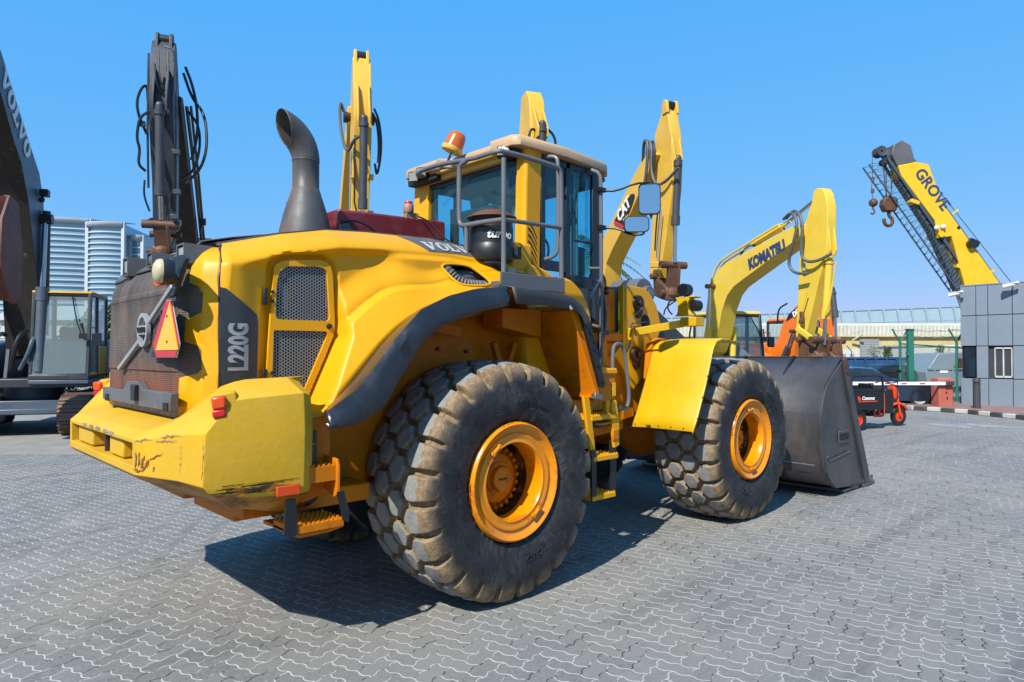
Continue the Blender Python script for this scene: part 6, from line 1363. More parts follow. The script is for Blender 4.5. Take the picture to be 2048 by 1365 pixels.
# --- 6: light yellow excavator with letters on its boom
boom6 = [(.25, 1.75), (.45, 2.0), (1.0, 2.1), (1.144, 2.42), (1.528, 3.86), (1.792, 4.182), (2.161, 4.331), (4.696, 4.876), (5.043, 4.882), (5.019, 4.629), (4.81, 4.527), (2.878, 3.802), (2.497, 3.658), (2.22, 3.452), (1.971, 3.049), (1.777, 2.404), (1.5, 1.9), (.95, 1.65)]
stick6 = [(5.286,5.608), (5.395,5.653), (5.547,5.618), (5.636,5.496), (5.708,5.209), (5.703,4.76), (5.667,4.203), (5.434,3.552), (5.211,2.882), (4.964,2.124), (4.662,2.128), (4.764,3.252), (4.84,4.334), (5.026,4.957), (5.237,5.376)]
M['bluetext'] = paint('blue_letters', (.03, .06, .16), .5)
tx = arm_text('KOMATSU', .37, (3.12, 4.15), (4.52, 4.49), -.262, False, .80, .018, 0)
e6, b6, s6 = excavator('excavator', 'light yellow excavator with blue letters on its boom standing beyond the loader bucket', 5.37, 20.7, 'kyel', 'kyel', 'kyel', boom6, stick6, text=(tx, 'boom_lettering', 'bluetext'), cyl='body',
    boomcyl=((1.55, 1.6), (1.62, 2.62), (1.66, 3.74)), stickcyl=((3.05, 4.75), (4.1, 5.0), (5.44, 5.52)), bktcyl=[(5.628,4.079), (5.493,2.663), (5.442,2.072)], link=((5.40, 2.18), (4.92, 2.20)), boomw=.5, stickw=.25, dz=.0, bucket=False, cy=(.36, 1.66),
    pipes=[([(1.25, -.1, 2.9), (1.45, -.1, 3.9), (1.8, -.1, 4.35), (2.3, -.1, 4.5), (4.5, -.1, 5.05)], .03, 'kyel', 1), ([(1.2, -.2, 2.9), (1.40, -.2, 3.9), (1.75, -.2, 4.38), (2.3, -.2, 4.56), (4.2, -.2, 5.02)], .03, 'kyel', 1), ([(2.6, -.1, 4.5), (2.9, -.1, 4.72), (3.2, -.1, 4.66)], .027, 'hose'),
           ([(4.5, -.3, 5.1), (4.85, -.36, 5.22), (5.1, -.4, 4.9), (4.95, -.42, 4.4), (4.75, -.4, 4.0), (4.9, -.36, 3.75), (5.3, -.3, 3.7)], .036, 'ribhose'), ([(4.5, -.22, 5.12), (4.9, -.30, 5.28), (5.2, -.34, 4.9), (5.1, -.34, 4.3), (5.15, -.3, 4.0), (5.5, -.24, 3.95), (5.8, -.1, 4.1)], .036, 'ribhose'),
           ([(5.2, -.24, 3.3), (5.05, -.24, 2.95), (5.0, -.24, 2.75)], .02, 'kyel', 0), ([(5.95, -.13, 3.9), (5.75, -.13, 3.0), (5.6, -.13, 2.7)], .02, 'kyel', 0)])
for s in (-1, 1):
    m = MB(); m.prism([(x, s*.08, z) for x, z in [(5.608,5.011), (5.668,5.022), (5.762,4.196), (5.702,4.069), (5.524,4.139)]], (0, .04, 0)); m.build('cylinder_lug', 'kyel', e6, bevel=.012)
m = MB(); m.obox((5.02, -.24, 2.72), (.12, .06, .26)); m.obox((5.0, -.26, 2.62), (.1, .05, .12), (0, 20, 0)); m.build('pipe_joint', 'pinrust', e6, bevel=.02)
m = MB(); m.prism([(5.02, -.213, 3.95), (5.12, -.213, 3.97), (5.12, -.213, 3.80), (5.02, -.213, 3.80)], (0, .006, 0)); m.build('warning_decal', 'lensdirty', e6, smooth=0)
# --- 7: orange excavator behind it
boom7 = [(.25, 1.75), (.5, 1.9), (1.05, 2.3), (1.35, 2.95), (1.75, 3.3), (2.4, 3.75), (2.9, 3.95), (3.0, 3.7), (2.6, 3.3), (2.2, 2.85), (1.95, 2.3), (1.8, 1.7), (.9, 1.5)]
tx = arm_text('DOOSAN', .26, (1.75, 3.08), (2.75, 3.60), -.272, False, .8, .01); 
e7, b7, s7 = excavator('excavator', 'orange excavator half hidden behind the light yellow one', 9.05, 24.6, 'orangex', 'orangex', 'orangex', boom7, [(2.75, 4.1), (2.95, 4.2), (3.1, 4.0), (3.2, 3.3), (3.2, 1.9), (2.95, 1.9), (2.85, 3.4)], boomw=.5, stickw=.28, bucket=False,
    boomcyl=((1.3, 1.4), (1.75, 2.1), (2.0, 2.6)), link=((3.4, 2.25), (3.05, 2.1)), bktcyl=((3.28, 3.9), (3.4, 3.0), (3.42, 2.3)), bmat='xdark', pipes=[([(1.0, -.2, 2.9), (1.15, -.3, 3.4), (1.6, -.3, 3.55)], .03, 'hose')])
m = MB(); m.prism([(x, -.264, z) for x, z in [(1.50, 2.95), (1.62, 3.18), (2.6, 3.72), (2.6, 3.45)]], (0, .012, 0)); m.build('boom_badge', 'navy', b7, smooth=0); tx.v = [(a, b-.006, c) for a, b, c in tx.v]; tx.build('boom_lettering', 'white', b7, smooth=0)
# off-frame parts of machine 7 and 6 share no mesh

# ================================================================ gatehouse
M['cladding'] = paint('grey_blue_cladding', (.24, .295, .36), .4, metal=.1, var=.05, bump=0)
M['joint'] = paint('panel_joint', (.04, .045, .05), .7)
M['winframe'] = paint('white_window_frame', (.60, .62, .62), .5)
M['winglass'] = paint('dark_window_glass', (.02, .035, .05), .06, var=.3, bump=0)
GX, GZ = 15.56, 23.7; d_ = Vector((16.65-15.56, 22.2-23.7)); d_.normalize()
gh = thing('gatehouse', 'grey blue clad gatehouse with dark windows at the right edge', 'building', WC(GX, GZ))
gdir = (RV*d_.x+FV*d_.y).normalized(); gh.rotation_euler = (0, 0, math.atan2(gdir.y, gdir.x))    # local x runs along the visible wall, local +y into the building?
# local +y = left of x direction; check which side is away from the camera
away = gdir.cross(Vector((0, 0, 1))) ; ys = 1 if Vector((-gdir.y, gdir.x, 0)).dot(WC(GX, GZ)-CAM) > 0 else -1
def gx(px):   # picture column -> distance along the wall
    t = (px-1024)/1365; return (t*GZ-GX)/(d_.x-t*d_.y)
Htop = 4.18
cols = [gx(p) for p in (1920.5, 1952, 1976, 2025)]; cols += [cols[-1]+.85, cols[-1]+2.2, cols[-1]+3.6, cols[-1]+5.0]
zr = [0, 1.02, 2.12, 3.16, Htop]
m = MB(); m.box(.02, cols[-1]-.02, ys*.10, ys*5.5, .02, Htop-.03); core = m.build('wall', 'joint', gh)
gap = .012
for i in range(len(cols)-1):
    for k in range(4):
        if k == 2-0 and False: pass
        x0, x1, z0, z1 = cols[i]+gap, cols[i+1]-gap, zr[k]+gap, zr[k+1]-gap
        if k == 1 and i == 0: continue
        if k == 1 and i == 2: continue
        yy = (0, ys*.08)
        m = MB(); m.box(x0, x1, min(yy), max(yy), z0, z1); m.build('cladding_panel', 'cladding', gh, bevel=.006)
for k in range(4):
    for j in range(4):
        if k == 1 and j == 0: continue
        y0, y1 = ys*(j*1.3+.02+.1), ys*((j+1)*1.3-.02+.1); m = MB(); m.box(.0, .06, min(y0, y1), max(y0, y1), zr[k]+gap, zr[k+1]-gap); m.build('cladding_panel', 'cladding', gh, bevel=.006)
m = MB(); m.box(.14, cols[1]-.03, min(0, ys*.09), max(0, ys*.09), zr[1]+.05, zr[2]-.05); m.box(.04, .10, min(ys*.1, ys*1.38), max(ys*.1, ys*1.38), zr[1]+.05, zr[2]-.05); m.build('corner_window', 'winglass', gh, bevel=.004)
m = MB(); m.box(cols[2]+.02, cols[3]-.02, min(ys*.16, ys*.22), max(ys*.16, ys*.22), zr[1]+.04, zr[2]-.04); wg_ = m.build('window_glass', 'winglass', gh)
x0, x1 = cols[2]+.16, cols[3]-.03; z0, z1 = zr[1]+.04, zr[2]-.04
m = MB()
for a, b, c, d2 in ((x0, x0+.03, z0, z1), (x1-.03, x1, z0, z1), ((x0+x1)/2-.018, (x0+x1)/2+.018, z0, z1), (x0, x1, z0, z0+.06), (x0, x1, z1-.06, z1)): m.box(a, b, min(ys*.06, ys*.15), max(ys*.06, ys*.15), c, d2)
m.build('window_frame', 'winframe', gh)
m = MB(); m.box(0, cols[-1], min(0, ys*5.5), max(0, ys*5.5), Htop, Htop+.05); m.build('roof', 'cladding', gh, bevel=.01)
def seccam(x, z, nm, lab):
    p = gh.matrix_basis @ Vector((x, -ys*.0, z)); r = thing(nm, lab, 'camera', p, gh.rotation_euler.z)
    m = MB(); m.cyl((0, -ys*.02, 0), (0, -ys*.22, .05), .02, n=8); m.build('bracket', 'white', r)
    m = MB(); m.cyl((-.20, -ys*.30, .0), (.22, -ys*.22, .10), .065, .055, n=16); m.box(-.22, .24, min(-ys*.20, -ys*.33), max(-ys*.20, -ys*.33), .10, .115); m.build('camera_body', 'white', r, bevel=.01)
bpy.context.view_layer.update()
gh.matrix_basis
seccam(cols[3]+.05, Htop-.12, 'security_camera', 'white bullet camera on the gatehouse wall near the right picture edge')
seccam(-.02, Htop-.30, 'security_camera', 'small white camera at the left top corner of the gatehouse')

# ---- kerb island, kerb blocks
M['island'] = paint('red_block_pavement', (.28, .17, .14), .8, var=.15, bump=.2, bscale=30)
M['kwhite'] = paint('kerb_white', (.55, .54, .50), .7, var=.12, dirt=(.25, .22, .18), dirt_lo=.5, dirt_hi=.75)
M['kblack'] = paint('kerb_black', (.05, .055, .06), .7, var=.2, dirt=(.2, .18, .15), dirt_lo=.55, dirt_hi=.8)
KP = [(22.987,2.813,0), (21.619,2.069,0), (21.437,1.181,0), (21.256,0.363,0), (20.658,-0.438,0), (20.165,-1.216,0), (19.425,-2.01,0)]
kp = resample(KP, 16)
m = MB(); far = [WC(24, 22), WC(24, 40), WC(15.0, 40), WC(13.6, 25.5)]
m.prism([(p.x, p.y, .06) for p in kp]+[(p.x, p.y, .06) for p in far], (0, 0, .118)); stuff(m.build('pavement', 'island'))
grp = 'painted kerb blocks round the gatehouse island'
for i in range(15):
    a, b = kp[i], kp[i+1]; m = MB(); d = (b-a); L = d.length; m.box(0, L-.012, -.10, .04, 0, .135)
    o = m.build('kerb_block', 'kwhite' if i % 2 else 'kblack', bevel=.02); o.location = (a.x, a.y, 0); o.rotation_euler = (0, 0, math.atan2(d.y, d.x))
    tag(o, 'white painted kerb block edging the gatehouse island' if i % 2 else 'black painted kerb block edging the gatehouse island', 'kerb', grp+(' (white)' if i % 2 else ' (black)'))
# bollard
p = [(22.175,0.343,0.12)][0]
bl = thing('bollard', 'black round-topped bollard before the gatehouse wall', 'bollard', p)
m = MB(); m.lathe([(.0005, .0), (.12, .0), (.12, .03), (.105, .035), (.105, .78)], (0, 0, 0), (0, 0, 1), 20); m.build('post', 'grey', bl)
m = MB(); m.lathe([(.115, .78), (.115, .80), (.09, .80), (.09, .84), (.115, .84), (.115, .87), (.10, .93), (.06, .96), (.0005, .965)], (0, 0, 0), (0, 0, 1), 20); m.build('cap', 'grey', bl)
# barrier
p = [(22.593,1.418,0)][0]; ba = thing('barrier_gate', 'faded red barrier box with long white arm lowered across the gateway', 'barrier', p, YAW-math.pi/2)
M['bred'] = paint('faded_red_paint', (.52, .13, .085), .6, var=.12, dirt=(.55, .25, .2), dirt_lo=.5, dirt_hi=.75)
m = MB(); m.box(-.24, .24, -.22, .22, .10, 1.05); cb_ = m.build('cabinet', 'bred', ba, bevel=.03)
m = MB(); m.box(-.02, .02, -.24, -.22, .55, .6); m.box(.02, .05, -.24, -.22, .35, .42); m.build('lock', 'darkin', cb_)
m = MB(); m.box(-.08, .20, -.36, -.22, .82, .95); m.build('arm_mount', 'grey', ba, bevel=.01)
m = MB(); m.box(-4.2, -.05, -.33, -.29, .82, .93); arm = m.build('boom_arm', 'white', ba, bevel=.008)
for x in (-3.6, -2.55, -1.45, -.85, -2.0):
    m = MB(); m.box(x-.09, x+.09, -.336, -.284, .855, .895); m.build('red_mark', 'red_refl', arm)
m = MB(); m.tube([(-3.4, -.31, .84), (-3.45, -.31, .45), (-3.42, -.31, .12)], .02, 6); m.build('arm_prop', 'silver', ba)
# ---- fence and gate posts (green)
M['green'] = paint('green_paint', (.02, .17, .12), .45, var=.12)
def linkmat():
    m, n, b = newmat('chain_link'); out = n.nodes['Material Output']; co = nd(n, 'ShaderNodeTexCoord').outputs['Object']
    sp = nd(n, 'ShaderNodeSeparateXYZ'); n.links.new(co, sp.inputs[0])
    a = math_(n, 'FLOORED_MODULO', math_(n, 'MULTIPLY', math_(n, 'ADD', sp.outputs[0], sp.outputs[2]), 1/.085), 1.0); c = math_(n, 'FLOORED_MODULO', math_(n, 'MULTIPLY', math_(n, 'SUBTRACT', sp.outputs[0], sp.outputs[2]), 1/.085), 1.0)
    mk = math_(n, 'MAXIMUM', math_(n, 'LESS_THAN', a, .14), math_(n, 'LESS_THAN', c, .14))
    b.inputs['Base Color'].default_value = (.13, .20, .17, 1); tr = nd(n, 'ShaderNodeBsdfTransparent'); mx = nd(n, 'ShaderNodeMixShader')
    n.links.new(mk, mx.inputs[0]); n.links.new(tr.outputs[0], mx.inputs[1]); n.links.new(b.outputs[0], mx.inputs[2]); n.links.new(mx.outputs[0], out.inputs[0]); return m
M['chain'] = linkmat()
ZF = 24.6
def fx(px): return (px-1024)/1365*ZF
p0 = WC(fx(1800), ZF); fe = thing('chain_link_fence', 'green chain-link fence with Y-shaped barbed wire posts left of the gatehouse', 'fence', p0, YAW-math.pi/2)
W_ = fx(1935)-fx(1800)
for x in (.0, fx(1913)-fx(1800)):
    m = MB(); m.tube([(x, 0, 0), (x, 0, 2.25)], .045, 10); m.tube([(x, 0, 2.25), (x-.28, 0, 2.75)], .032, 8); m.tube([(x, 0, 2.25), (x+.28, 0, 2.75)], .032, 8); m.build('fence_post', 'green', fe)
m = MB(); m.tube([(0, 0, 2.22), (W_, 0, 2.05)], .025, 8); m.build('top_rail', 'green', fe)
m = MB(); m.sheet([(0, 0, .1), (W_, 0, .1), (W_, 0, 2.05), (0, 0, 2.2)]); m.build('chain_mesh', 'chain', fe, smooth=0)
for k, (dx, z) in enumerate(((-.26, 2.72), (-.13, 2.5), (.13, 2.5), (.26, 2.72))):
    m = MB(); P = [(dx+W_*i/20, .02*math.sin(i*2.1), z-.05*math.sin(math.pi*i/20)+.02*math.sin(i*5)) for i in range(21)]; m.tube(P, .008, 5); m.build('barbed_wire', 'silver', fe)
gp = thing('gate_post', 'thick green gate post beside the chain-link fence', 'post', WC((1820-1024)/1365*24.0, 24.0), YAW-math.pi/2)
m = MB(); m.box(-.09, .09, -.09, .09, 0, 2.70); m.build('post', 'green', gp, bevel=.01)
m = MB(); m.box(-.12, .12, -.12, .12, 2.70, 2.73); m.tube([(-.1, 0, 2.5), (-.16, 0, 2.6)], .03, 6); m.box(-.16, -.08, -.1, .0, .5, .62); m.box(-.16, -.08, -.1, .0, 1.8, 1.92); m.build('hinge', 'green', gp)
m = MB(); m.beam((.2, .3, 1.2), (.95, .3, .0), .05, .05); m.build('brace', 'green', gp)

# ---- tricycle
M['trired'] = paint('orange_red_trike', (.78, .07, .012), .35, var=.06)
M['triblack'] = paint('black_trike', (.013, .014, .017), .3, var=.15)
t0 = [(13.884,1.011,0)][0]; t1 = [(15.278,0.44,0)][0]; t0 = Vector(t0); t1 = Vector(t1); tdir = (t1-t0).normalized()
trl = (t1-t0).length+.42
TRK = thing('cargo_tricycle', 'black and orange-red cargo tricycle standing beyond the bucket', 'tricycle', t0, math.atan2(tdir.y, tdir.x))
def twheel(x, y, r, w):
    rw = bpy.data.objects.new('wheel', None); COL.objects.link(rw); rw.parent = TRK; rw.location = (x, y, r)
    m = MB(); m.lathe([(r*.52, -w*.4), (r*.70, -w*.5), (r*.93, -w*.42), (r, -w*.15), (r, w*.15), (r*.93, w*.42), (r*.70, w*.5), (r*.52, w*.4), (r*.52, -w*.4)], (0, 0, 0), (0, 1, 0), 32); m.build('tyre', 'hose', rw)
    m = MB(); m.lathe([(r*.52, -w*.35), (r*.46, -w*.30), (r*.48, -w*.1), (r*.2, -w*.15), (r*.18, -w*.3), (.001, -w*.3)], (0, 0, 0), (0, 1, 0), 28); m.lathe([(r*.52, w*.35), (r*.46, w*.30), (r*.48, w*.1), (r*.2, w*.15), (r*.18, w*.3), (.001, w*.3)], (0, 0, 0), (0, 1, 0), 28); m.build('rim', 'trired', rw)
twheel(0, 0, .26, .14); twheel(0, .95, .26, .14); twheel(trl, .45, .26, .09)
m = MB(); m.box(-.75, .74, -.12, 1.08, .50, 1.0); m.v = []; m.f = []
for y in (-.12, 1.08): m.box(-.78, .74, y-.015, y+.015, .52, 1.02)
for x in (-.78, .74): m.box(x-.015, x+.015, -.12, 1.08, .52, 1.02)
m.box(-.78, .74, -.12, 1.08, .50, .53)
bx_ = m.build('cargo_box', 'triblack', TRK)
m = MB()
for z in (.60, .72, .84, .96): m.box(-.76, .72, -.148, -.135, z, z+.03)
m.build('box_ribs', 'triblack', bx_)
m = MB(); m.box(-.12, .50, -.152, -.149, .70, .725); m.prism([(-.12, -.15, .74), (-.02, -.15, .74), (-.07, -.15, .84), (-.15, -.15, .84)], (0, .006, 0)); m.build('side_stripe', 'trired', bx_)
m = MB(); place(m, text2d('Comous', .12, .002, .004, 1, .2), (.20, -.153, .79), (1, 0, 0), (0, 0, 1), (0, -1, 0)); m.build('box_lettering', 'white', bx_, smooth=0)
m = MB(); m.tube([(-.30, -.12, 1.0), (-.30, -.12, 1.28), (-.22, -.12, 1.33), (.62, -.12, 1.33), (.72, -.12, 1.28), (.72, -.12, .62)], .028, 8, smooth=1); m.tube([(-.30, 1.05, 1.0), (-.30, 1.05, 1.28), (-.22, 1.05, 1.33), (.62, 1.05, 1.33), (.72, 1.05, 1.28), (.72, 1.05, .62)], .028, 8, smooth=1); m.build('roll_bar', 'triblack', bx_)
m = MB(); m.tube([(-.7, .25, .42), (.8, .25, .42), (1.05, .45, .40)], .035, 8); m.tube([(-.7, .7, .42), (.8, .7, .42), (1.05, .45, .40)], .035, 8); m.tube([(0, -.0, .26), (0, .95, .26)], .05, 8); m.box(-.12, .12, .3, .6, .2, .4); m.box(.75, 1.15, .30, .62, .30, .42); m.build('chassis', 'triblack', TRK)
m = MB()
for y in (.20, .66):
    m.tube([(.80, y, .32), (.80, y, .86), (.86, y, .92), (1.08, y, .92), (1.12, y, .86), (1.12, y, .36), (1.08, y, .30), (.80, y, .32)], .032, 8, smooth=1); m.box(.83, 1.10, y-.02, y+.02, .58, .63); m.box(.94, .99, y-.02, y+.02, .34, .60)
m.build('side_guard', 'trired', TRK)
m = MB(); m.box(.80, 1.15, .22, .66, .93, 1.0); m.box(.76, .84, .22, .66, 1.0, 1.12); m.build('seat', 'triblack', TRK, bevel=.03)
m = MB(); m.tube([(trl, .38, .27), (trl-.10, .39, .75), (trl-.20, .42, 1.08)], .028, 8); m.tube([(trl, .52, .27), (trl-.10, .51, .75), (trl-.20, .48, 1.08)], .028, 8); m.build('front_fork', 'trired', TRK)
m = MB(); m.prism([(trl-.30, .45, .52), (trl-.20, .45, .60), (trl, .45, .62), (trl+.18, .45, .54), (trl+.28, .45, .40), (trl+.24, .45, .38), (trl+.12, .45, .50), (trl-.05, .45, .56)], (0, .16, 0)); m.prism([(trl-.22, .45, .70), (trl-.05, .45, .78), (trl-.12, .45, 1.0), (trl-.26, .45, 1.02)], (0, .2, 0)); m.build('front_mudguard', 'trired', TRK, bevel=.02)
m = MB(); m.tube([(trl-.42, .12, 1.10), (trl-.28, .22, 1.16), (trl-.22, .45, 1.10), (trl-.28, .68, 1.16), (trl-.42, .78, 1.10)], .016, 7, smooth=1); m.obox((trl-.12, .45, 1.0), (.12, .14, .12)); m.tube([(trl-.28, .25, 1.14), (trl-.26, .2, 1.38)], .008, 5); m.obox((trl-.26, .2, 1.42), (.03, .12, .07)); m.build('handlebar', 'triblack', TRK)
m = MB(); m.box(trl-.62, trl-.30, .32, .58, .34, .72); m.box(trl-.5, trl-.2, .40, .5, .6, .95); m.build('engine_cover', 'triblack', TRK, bevel=.03)

# ---- car body builder (background cars)
def car(label, X, Z, rz, col, L=4.9, H=1.38, W=1.86):
    r = thing('parked_car', label, 'car', WC(X, Z), rz)
    prof = [(-L/2, .45), (-L/2+.05, .85), (-L/2+.7, .95), (-L/2+1.45, H-.06), (-L/2+2.0, H), (-.05+.1, H-.02), (L/2-1.75, .98), (L/2-.5, .86), (L/2-.06, .70), (L/2, .40), (L/2-.1, .22), (-L/2+.1, .22)]
    m = MB(); rows = []
    for k, y in ((.82, -W/2), (.97, -W/2+.06), (1, -W/2+.22), (1, 0), (1, W/2-.22), (.97, W/2-.06), (.82, W/2)):
        rows.append([(x*(.985 if abs(y) > W/2-.1 else 1), y*(1 if z < 1.0 else .84), .22+(z-.22)*k if z > .95 else z) for x, z in prof])
    m.grid(rows, closev=True); m.sheet(rows[0]); m.sheet(rows[-1]); b = m.build('body', col, r, smooth=45)
    for s in (-1, 1):
        y = s*(W/2*.845); m = MB(); m.prism([(-L/2+1.0, y, .96), (-L/2+1.62, y, H-.17), (-.02, y, H-.15), (L/2-2.0, y, .98)], (0, .14, 0)); m.build('side_window', 'winglass', b, bevel=.02)
    m = MB(); m.grid([[(L/2-1.80, -.70, 1.0), (L/2-1.70, 0, 1.0), (L/2-1.80, .70, 1.0)], [(.02, -.60, H-.05), (.06, 0, H-.015), (.02, .60, H-.05)]]); m.v = [(x+.02, y, z+.02) for x, y, z in m.v]; m.build('windscreen', 'winglass', b, smooth=50)
    for s in (-1, 1):
        for x in (-L/2+.95, L/2-.95):
            o = bpy.data.objects.new('wheel', None); COL.objects.link(o); o.parent = r; o.location = (x, s*(W/2-.10), .34)
            m = MB(); m.lathe([(.22, -.11), (.32, -.11), (.34, -.06), (.34, .06), (.32, .11), (.22, .11)], (0, 0, 0), (0, 1, 0), 24); m.build('tyre', 'hose', o)
            m = MB(); m.lathe([(.225, s*.10), (.20, s*.09), (.03, s*.06), (.001, s*.07)], (0, 0, 0), (0, 1, 0), 24); m.build('rim', 'silver', o)
    m = MB()
    for s in (-1, 1): m.obox((L/2-.12, s*.68, .66), (.12, .34, .12), (0, 0, s*-18))
    m.build('headlight', 'lens', b, bevel=.02); 
    return r
M['carnavy'] = paint('navy_car_paint', (.010, .018, .035), .18, var=.02, bump=0, coat=.8)
M['carwhite'] = paint('white_car_paint', (.6, .6, .6), .25, var=.02, bump=0, coat=.5)
M['blueskip'] = paint('blue_paint', (.02, .08, .20), .5, var=.15)
a0 = YAW-math.pi/2
car('navy saloon car behind the white barrier arm', (1737-1024)/1365*24.6, 24.9, a0-.22, 'carnavy')
car('dark car farther away between saloon and fence', (1800-1024)/1365*31, 31.5, a0+.1, 'triblack')
car('small dark blue car seen through the chain-link fence', (1860-1024)/1365*36, 36, a0+.2, 'blueskip')
# skip truck / container seen through the fence
sk = thing('skip_container', 'grey steel refuse container with sloped sides behind the fence', 'container', WC((1893-1024)/1365*31, 31), a0)
m = MB(); m.prism([(-1.5, 0, .4), (-1.55, 0, 1.05), (-1.0, 0, 1.85), (.2, 0, 1.9), (1.3, 0, 1.5), (1.5, 0, .4)], (0, 2.0, 0)); m.build('container_body', 'skipgrey' if 'skipgrey' in M else 'cladding', sk, bevel=.03)
m = MB(); m.prism([(-.35, -1.02, 1.25), (-.15, -1.02, 1.65), (.75, -1.02, 1.62), (.95, -1.02, 1.25)], (0, .04, 0)); m.build('load_opening', 'pinrust', sk, bevel=.01)
m = MB()
for x in (-1.2, -.4, .5, 1.2): m.box(x-.04, x+.04, -1.05, -1.0, .4, 1.2)
m.box(-1.5, 1.5, -1.06, -1.0, 1.15, 1.22); m.build('container_rib', 'cladding', sk)
m = MB(); m.box(-.95, -.6, -1.03, -1.0, 1.0, 1.2); m.build('notice', 'white', sk, smooth=0)
m = MB(); m.box(-1.3, 1.3, -.8, .8, .1, .4); m.build('skids', 'blueskip', sk)
sk2 = thing('skip_container', 'blue skip half hidden behind the navy saloon roof', 'container', WC((1712-1024)/1365*40, 40), a0)
m = MB(); m.prism([(-2.6, 0, .2), (-2.8, 0, 1.6), (2.8, 0, 1.6), (2.6, 0, .2)], (0, 2.2, 0)); m.build('container_body', 'blueskip', sk2, bevel=.04)
m = MB()
for i in range(9): m.box(-2.5+.6*i, -2.4+.6*i, -1.16, -1.08, .3, 1.55)
m.box(-2.85, 2.85, -1.16, -1.08, 1.55, 1.65); m.build('container_rib', 'blueskip', sk2)

# ================================================================ warehouse, hall, low houses
M['cream'] = paint('cream_sheeting', (.66, .64, .52), .6, var=.08, dirt=(.45, .40, .28), dirt_lo=.5, dirt_hi=.8, dirt_scale=.4)
M['sand'] = paint('sand_wall', (.62, .50, .22), .8, var=.1, dirt=(.40, .33, .18), dirt_lo=.5, dirt_hi=.8, dirt_scale=.3)
M['offwhite'] = paint('offwhite_wall', (.60, .58, .52), .8, var=.08, dirt=(.45, .42, .36), dirt_lo=.5, dirt_hi=.8, dirt_scale=.3)
M['shutter'] = paint('grey_shutter', (.30, .31, .31), .6, var=.08)
ZW = 95; sc = ZW/1365
wx = lambda px: (px-1024)*sc
wz = lambda py: 1.889+(705-py)*sc
wh = thing('warehouse', 'long cream warehouse with ribbed fascia beyond the fence', 'building', WC(0, ZW), a0)
m = MB(); m.box(wx(1150), wx(2300), 1.5, 24, 0, wz(672)); m.build('wall', 'sand', wh)
x0 = wx(1150); n_ = int((wx(2300)-x0)/.55); prof = []
m = MB(); rows = [[], [], []]
for i in range(n_*2+1):
    x = x0+i*.275; y = -.07*(i % 2); rows[0].append((x, y+1.1, wz(671))); rows[1].append((x, y+.95, wz(650))); rows[2].append((x, 2.2, wz(645)))
m.grid(rows); m.build('fascia', 'cream', wh, smooth=0, solid=.05)
m = MB(); m.box(x0, wx(2300), 1.0, 2.0, wz(672.5), wz(670)); m.build('soffit', 'sand', wh)
m = MB(); m.box(wx(1640), wx(2300), 1.2, 1.45, 0, wz(697)); m.build('lower_wall', 'offwhite', wh)
for a, b in ((1728, 1766), (1520, 1560)):
    m = MB(); m.box(wx(a), wx(b), 1.0, 1.18, 0, wz(677)); sh_ = m.build('roller_door', 'shutter', wh)
    m = MB()
    for z in np.arange(.3, wz(677), .35): m.box(wx(a), wx(b), .97, 1.0, z, z+.05)
    m.build('door_slat', 'shutter', sh_)
m = MB(); m.beam((wx(1712), 1.0, wz(680)), (wx(1725), -.2, wz(667)), .3, .15); m.build('strut', 'offwhite', wh)
for px_ in (1675, 1695, 1712, 1785, 1800):
    m = MB(); m.box(wx(px_-4), wx(px_+4), 1.05, 1.19, wz(720), wz(707)); m.build('window', 'shutter', wh)
ZH = 165; sh2 = ZH/1365
hall = thing('glass_hall', 'very long pale glass hall with sloping ribs on the horizon', 'building', WC(0, ZH), a0)
M['hallglass'] = paint('pale_hall_glass', (.34, .46, .52), .3, metal=.1, var=.08, bump=0)
M['hallrib'] = paint('hall_rib', (.28, .36, .40), .5, var=.05)
hx = lambda px: (px-1024)*sh2; hz = lambda py: 1.889+(705-py)*sh2
xa, xb = hx(1180), hx(2250)
zt = lambda x: lerp(hz(628), hz(607), (x-hx(1500))/(hx(2048)-hx(1500)))
m = MB(); m.grid([[(xa, 0, 0), (xb, 0, 0)], [(xa, 2, zt(xa)), (xb, 2, zt(xb))], [(xa, 30, zt(xa)+1), (xb, 30, zt(xb)+1)]]); m.build('glazing', 'hallglass', hall, smooth=0)
x = xa
while x < xb:
    m = MB(); m.beam((x, -.2, 2), (x-.6, 1.8, zt(x)), .45, .35, (0, 1, 0)); m.build('rib', 'hallrib', hall, smooth=0); x += 3.45
for f in (.35, .55, .75, 1.0):
    m = MB(); m.beam((xa, 2*f-.1, zt(xa)*f), (xb, 2*f-.1, zt(xb)*f), .2, .22); m.build('transom', 'hallrib', hall, smooth=0)
# low white buildings by the yard
lb = thing('yard_building', 'small off-white flat-roofed building behind the fence near the gatehouse', 'building', WC((1875-1024)/1365*60, 60), a0)
s6_ = 60/1365
m = MB(); m.box(-2.6, 3.4, 0, 5, 0, 1.889+(705-692)*s6_); m.box(.9, 2.0, -.3, 0, 0, 1.889+(705-700)*s6_+.3); m.build('wall', 'offwhite', lb)
for x in (-1.9, .2, 2.5):
    m = MB(); m.box(x-.22, x+.22, -.06, .02, 1.2, 1.75); m.build('window', 'winglass', lb)
m = MB(); m.box(-2.7, 3.5, -.1, 5.1, 1.889+13*s6_, 1.889+13*s6_+.12); m.build('roof', 'cream', lb)
yw = thing('yard_wall', 'low off-white boundary wall in front of the warehouse', 'wall', WC((1760-1024)/1365*58, 58), a0)
m = MB(); m.box(-8, 9, 0, .25, 0, 1.05); m.build('wall_body', 'offwhite', yw)
m = MB(); m.box(-8, 9, -.04, .29, 1.05, 1.15); m.build('coping', 'cream', yw)
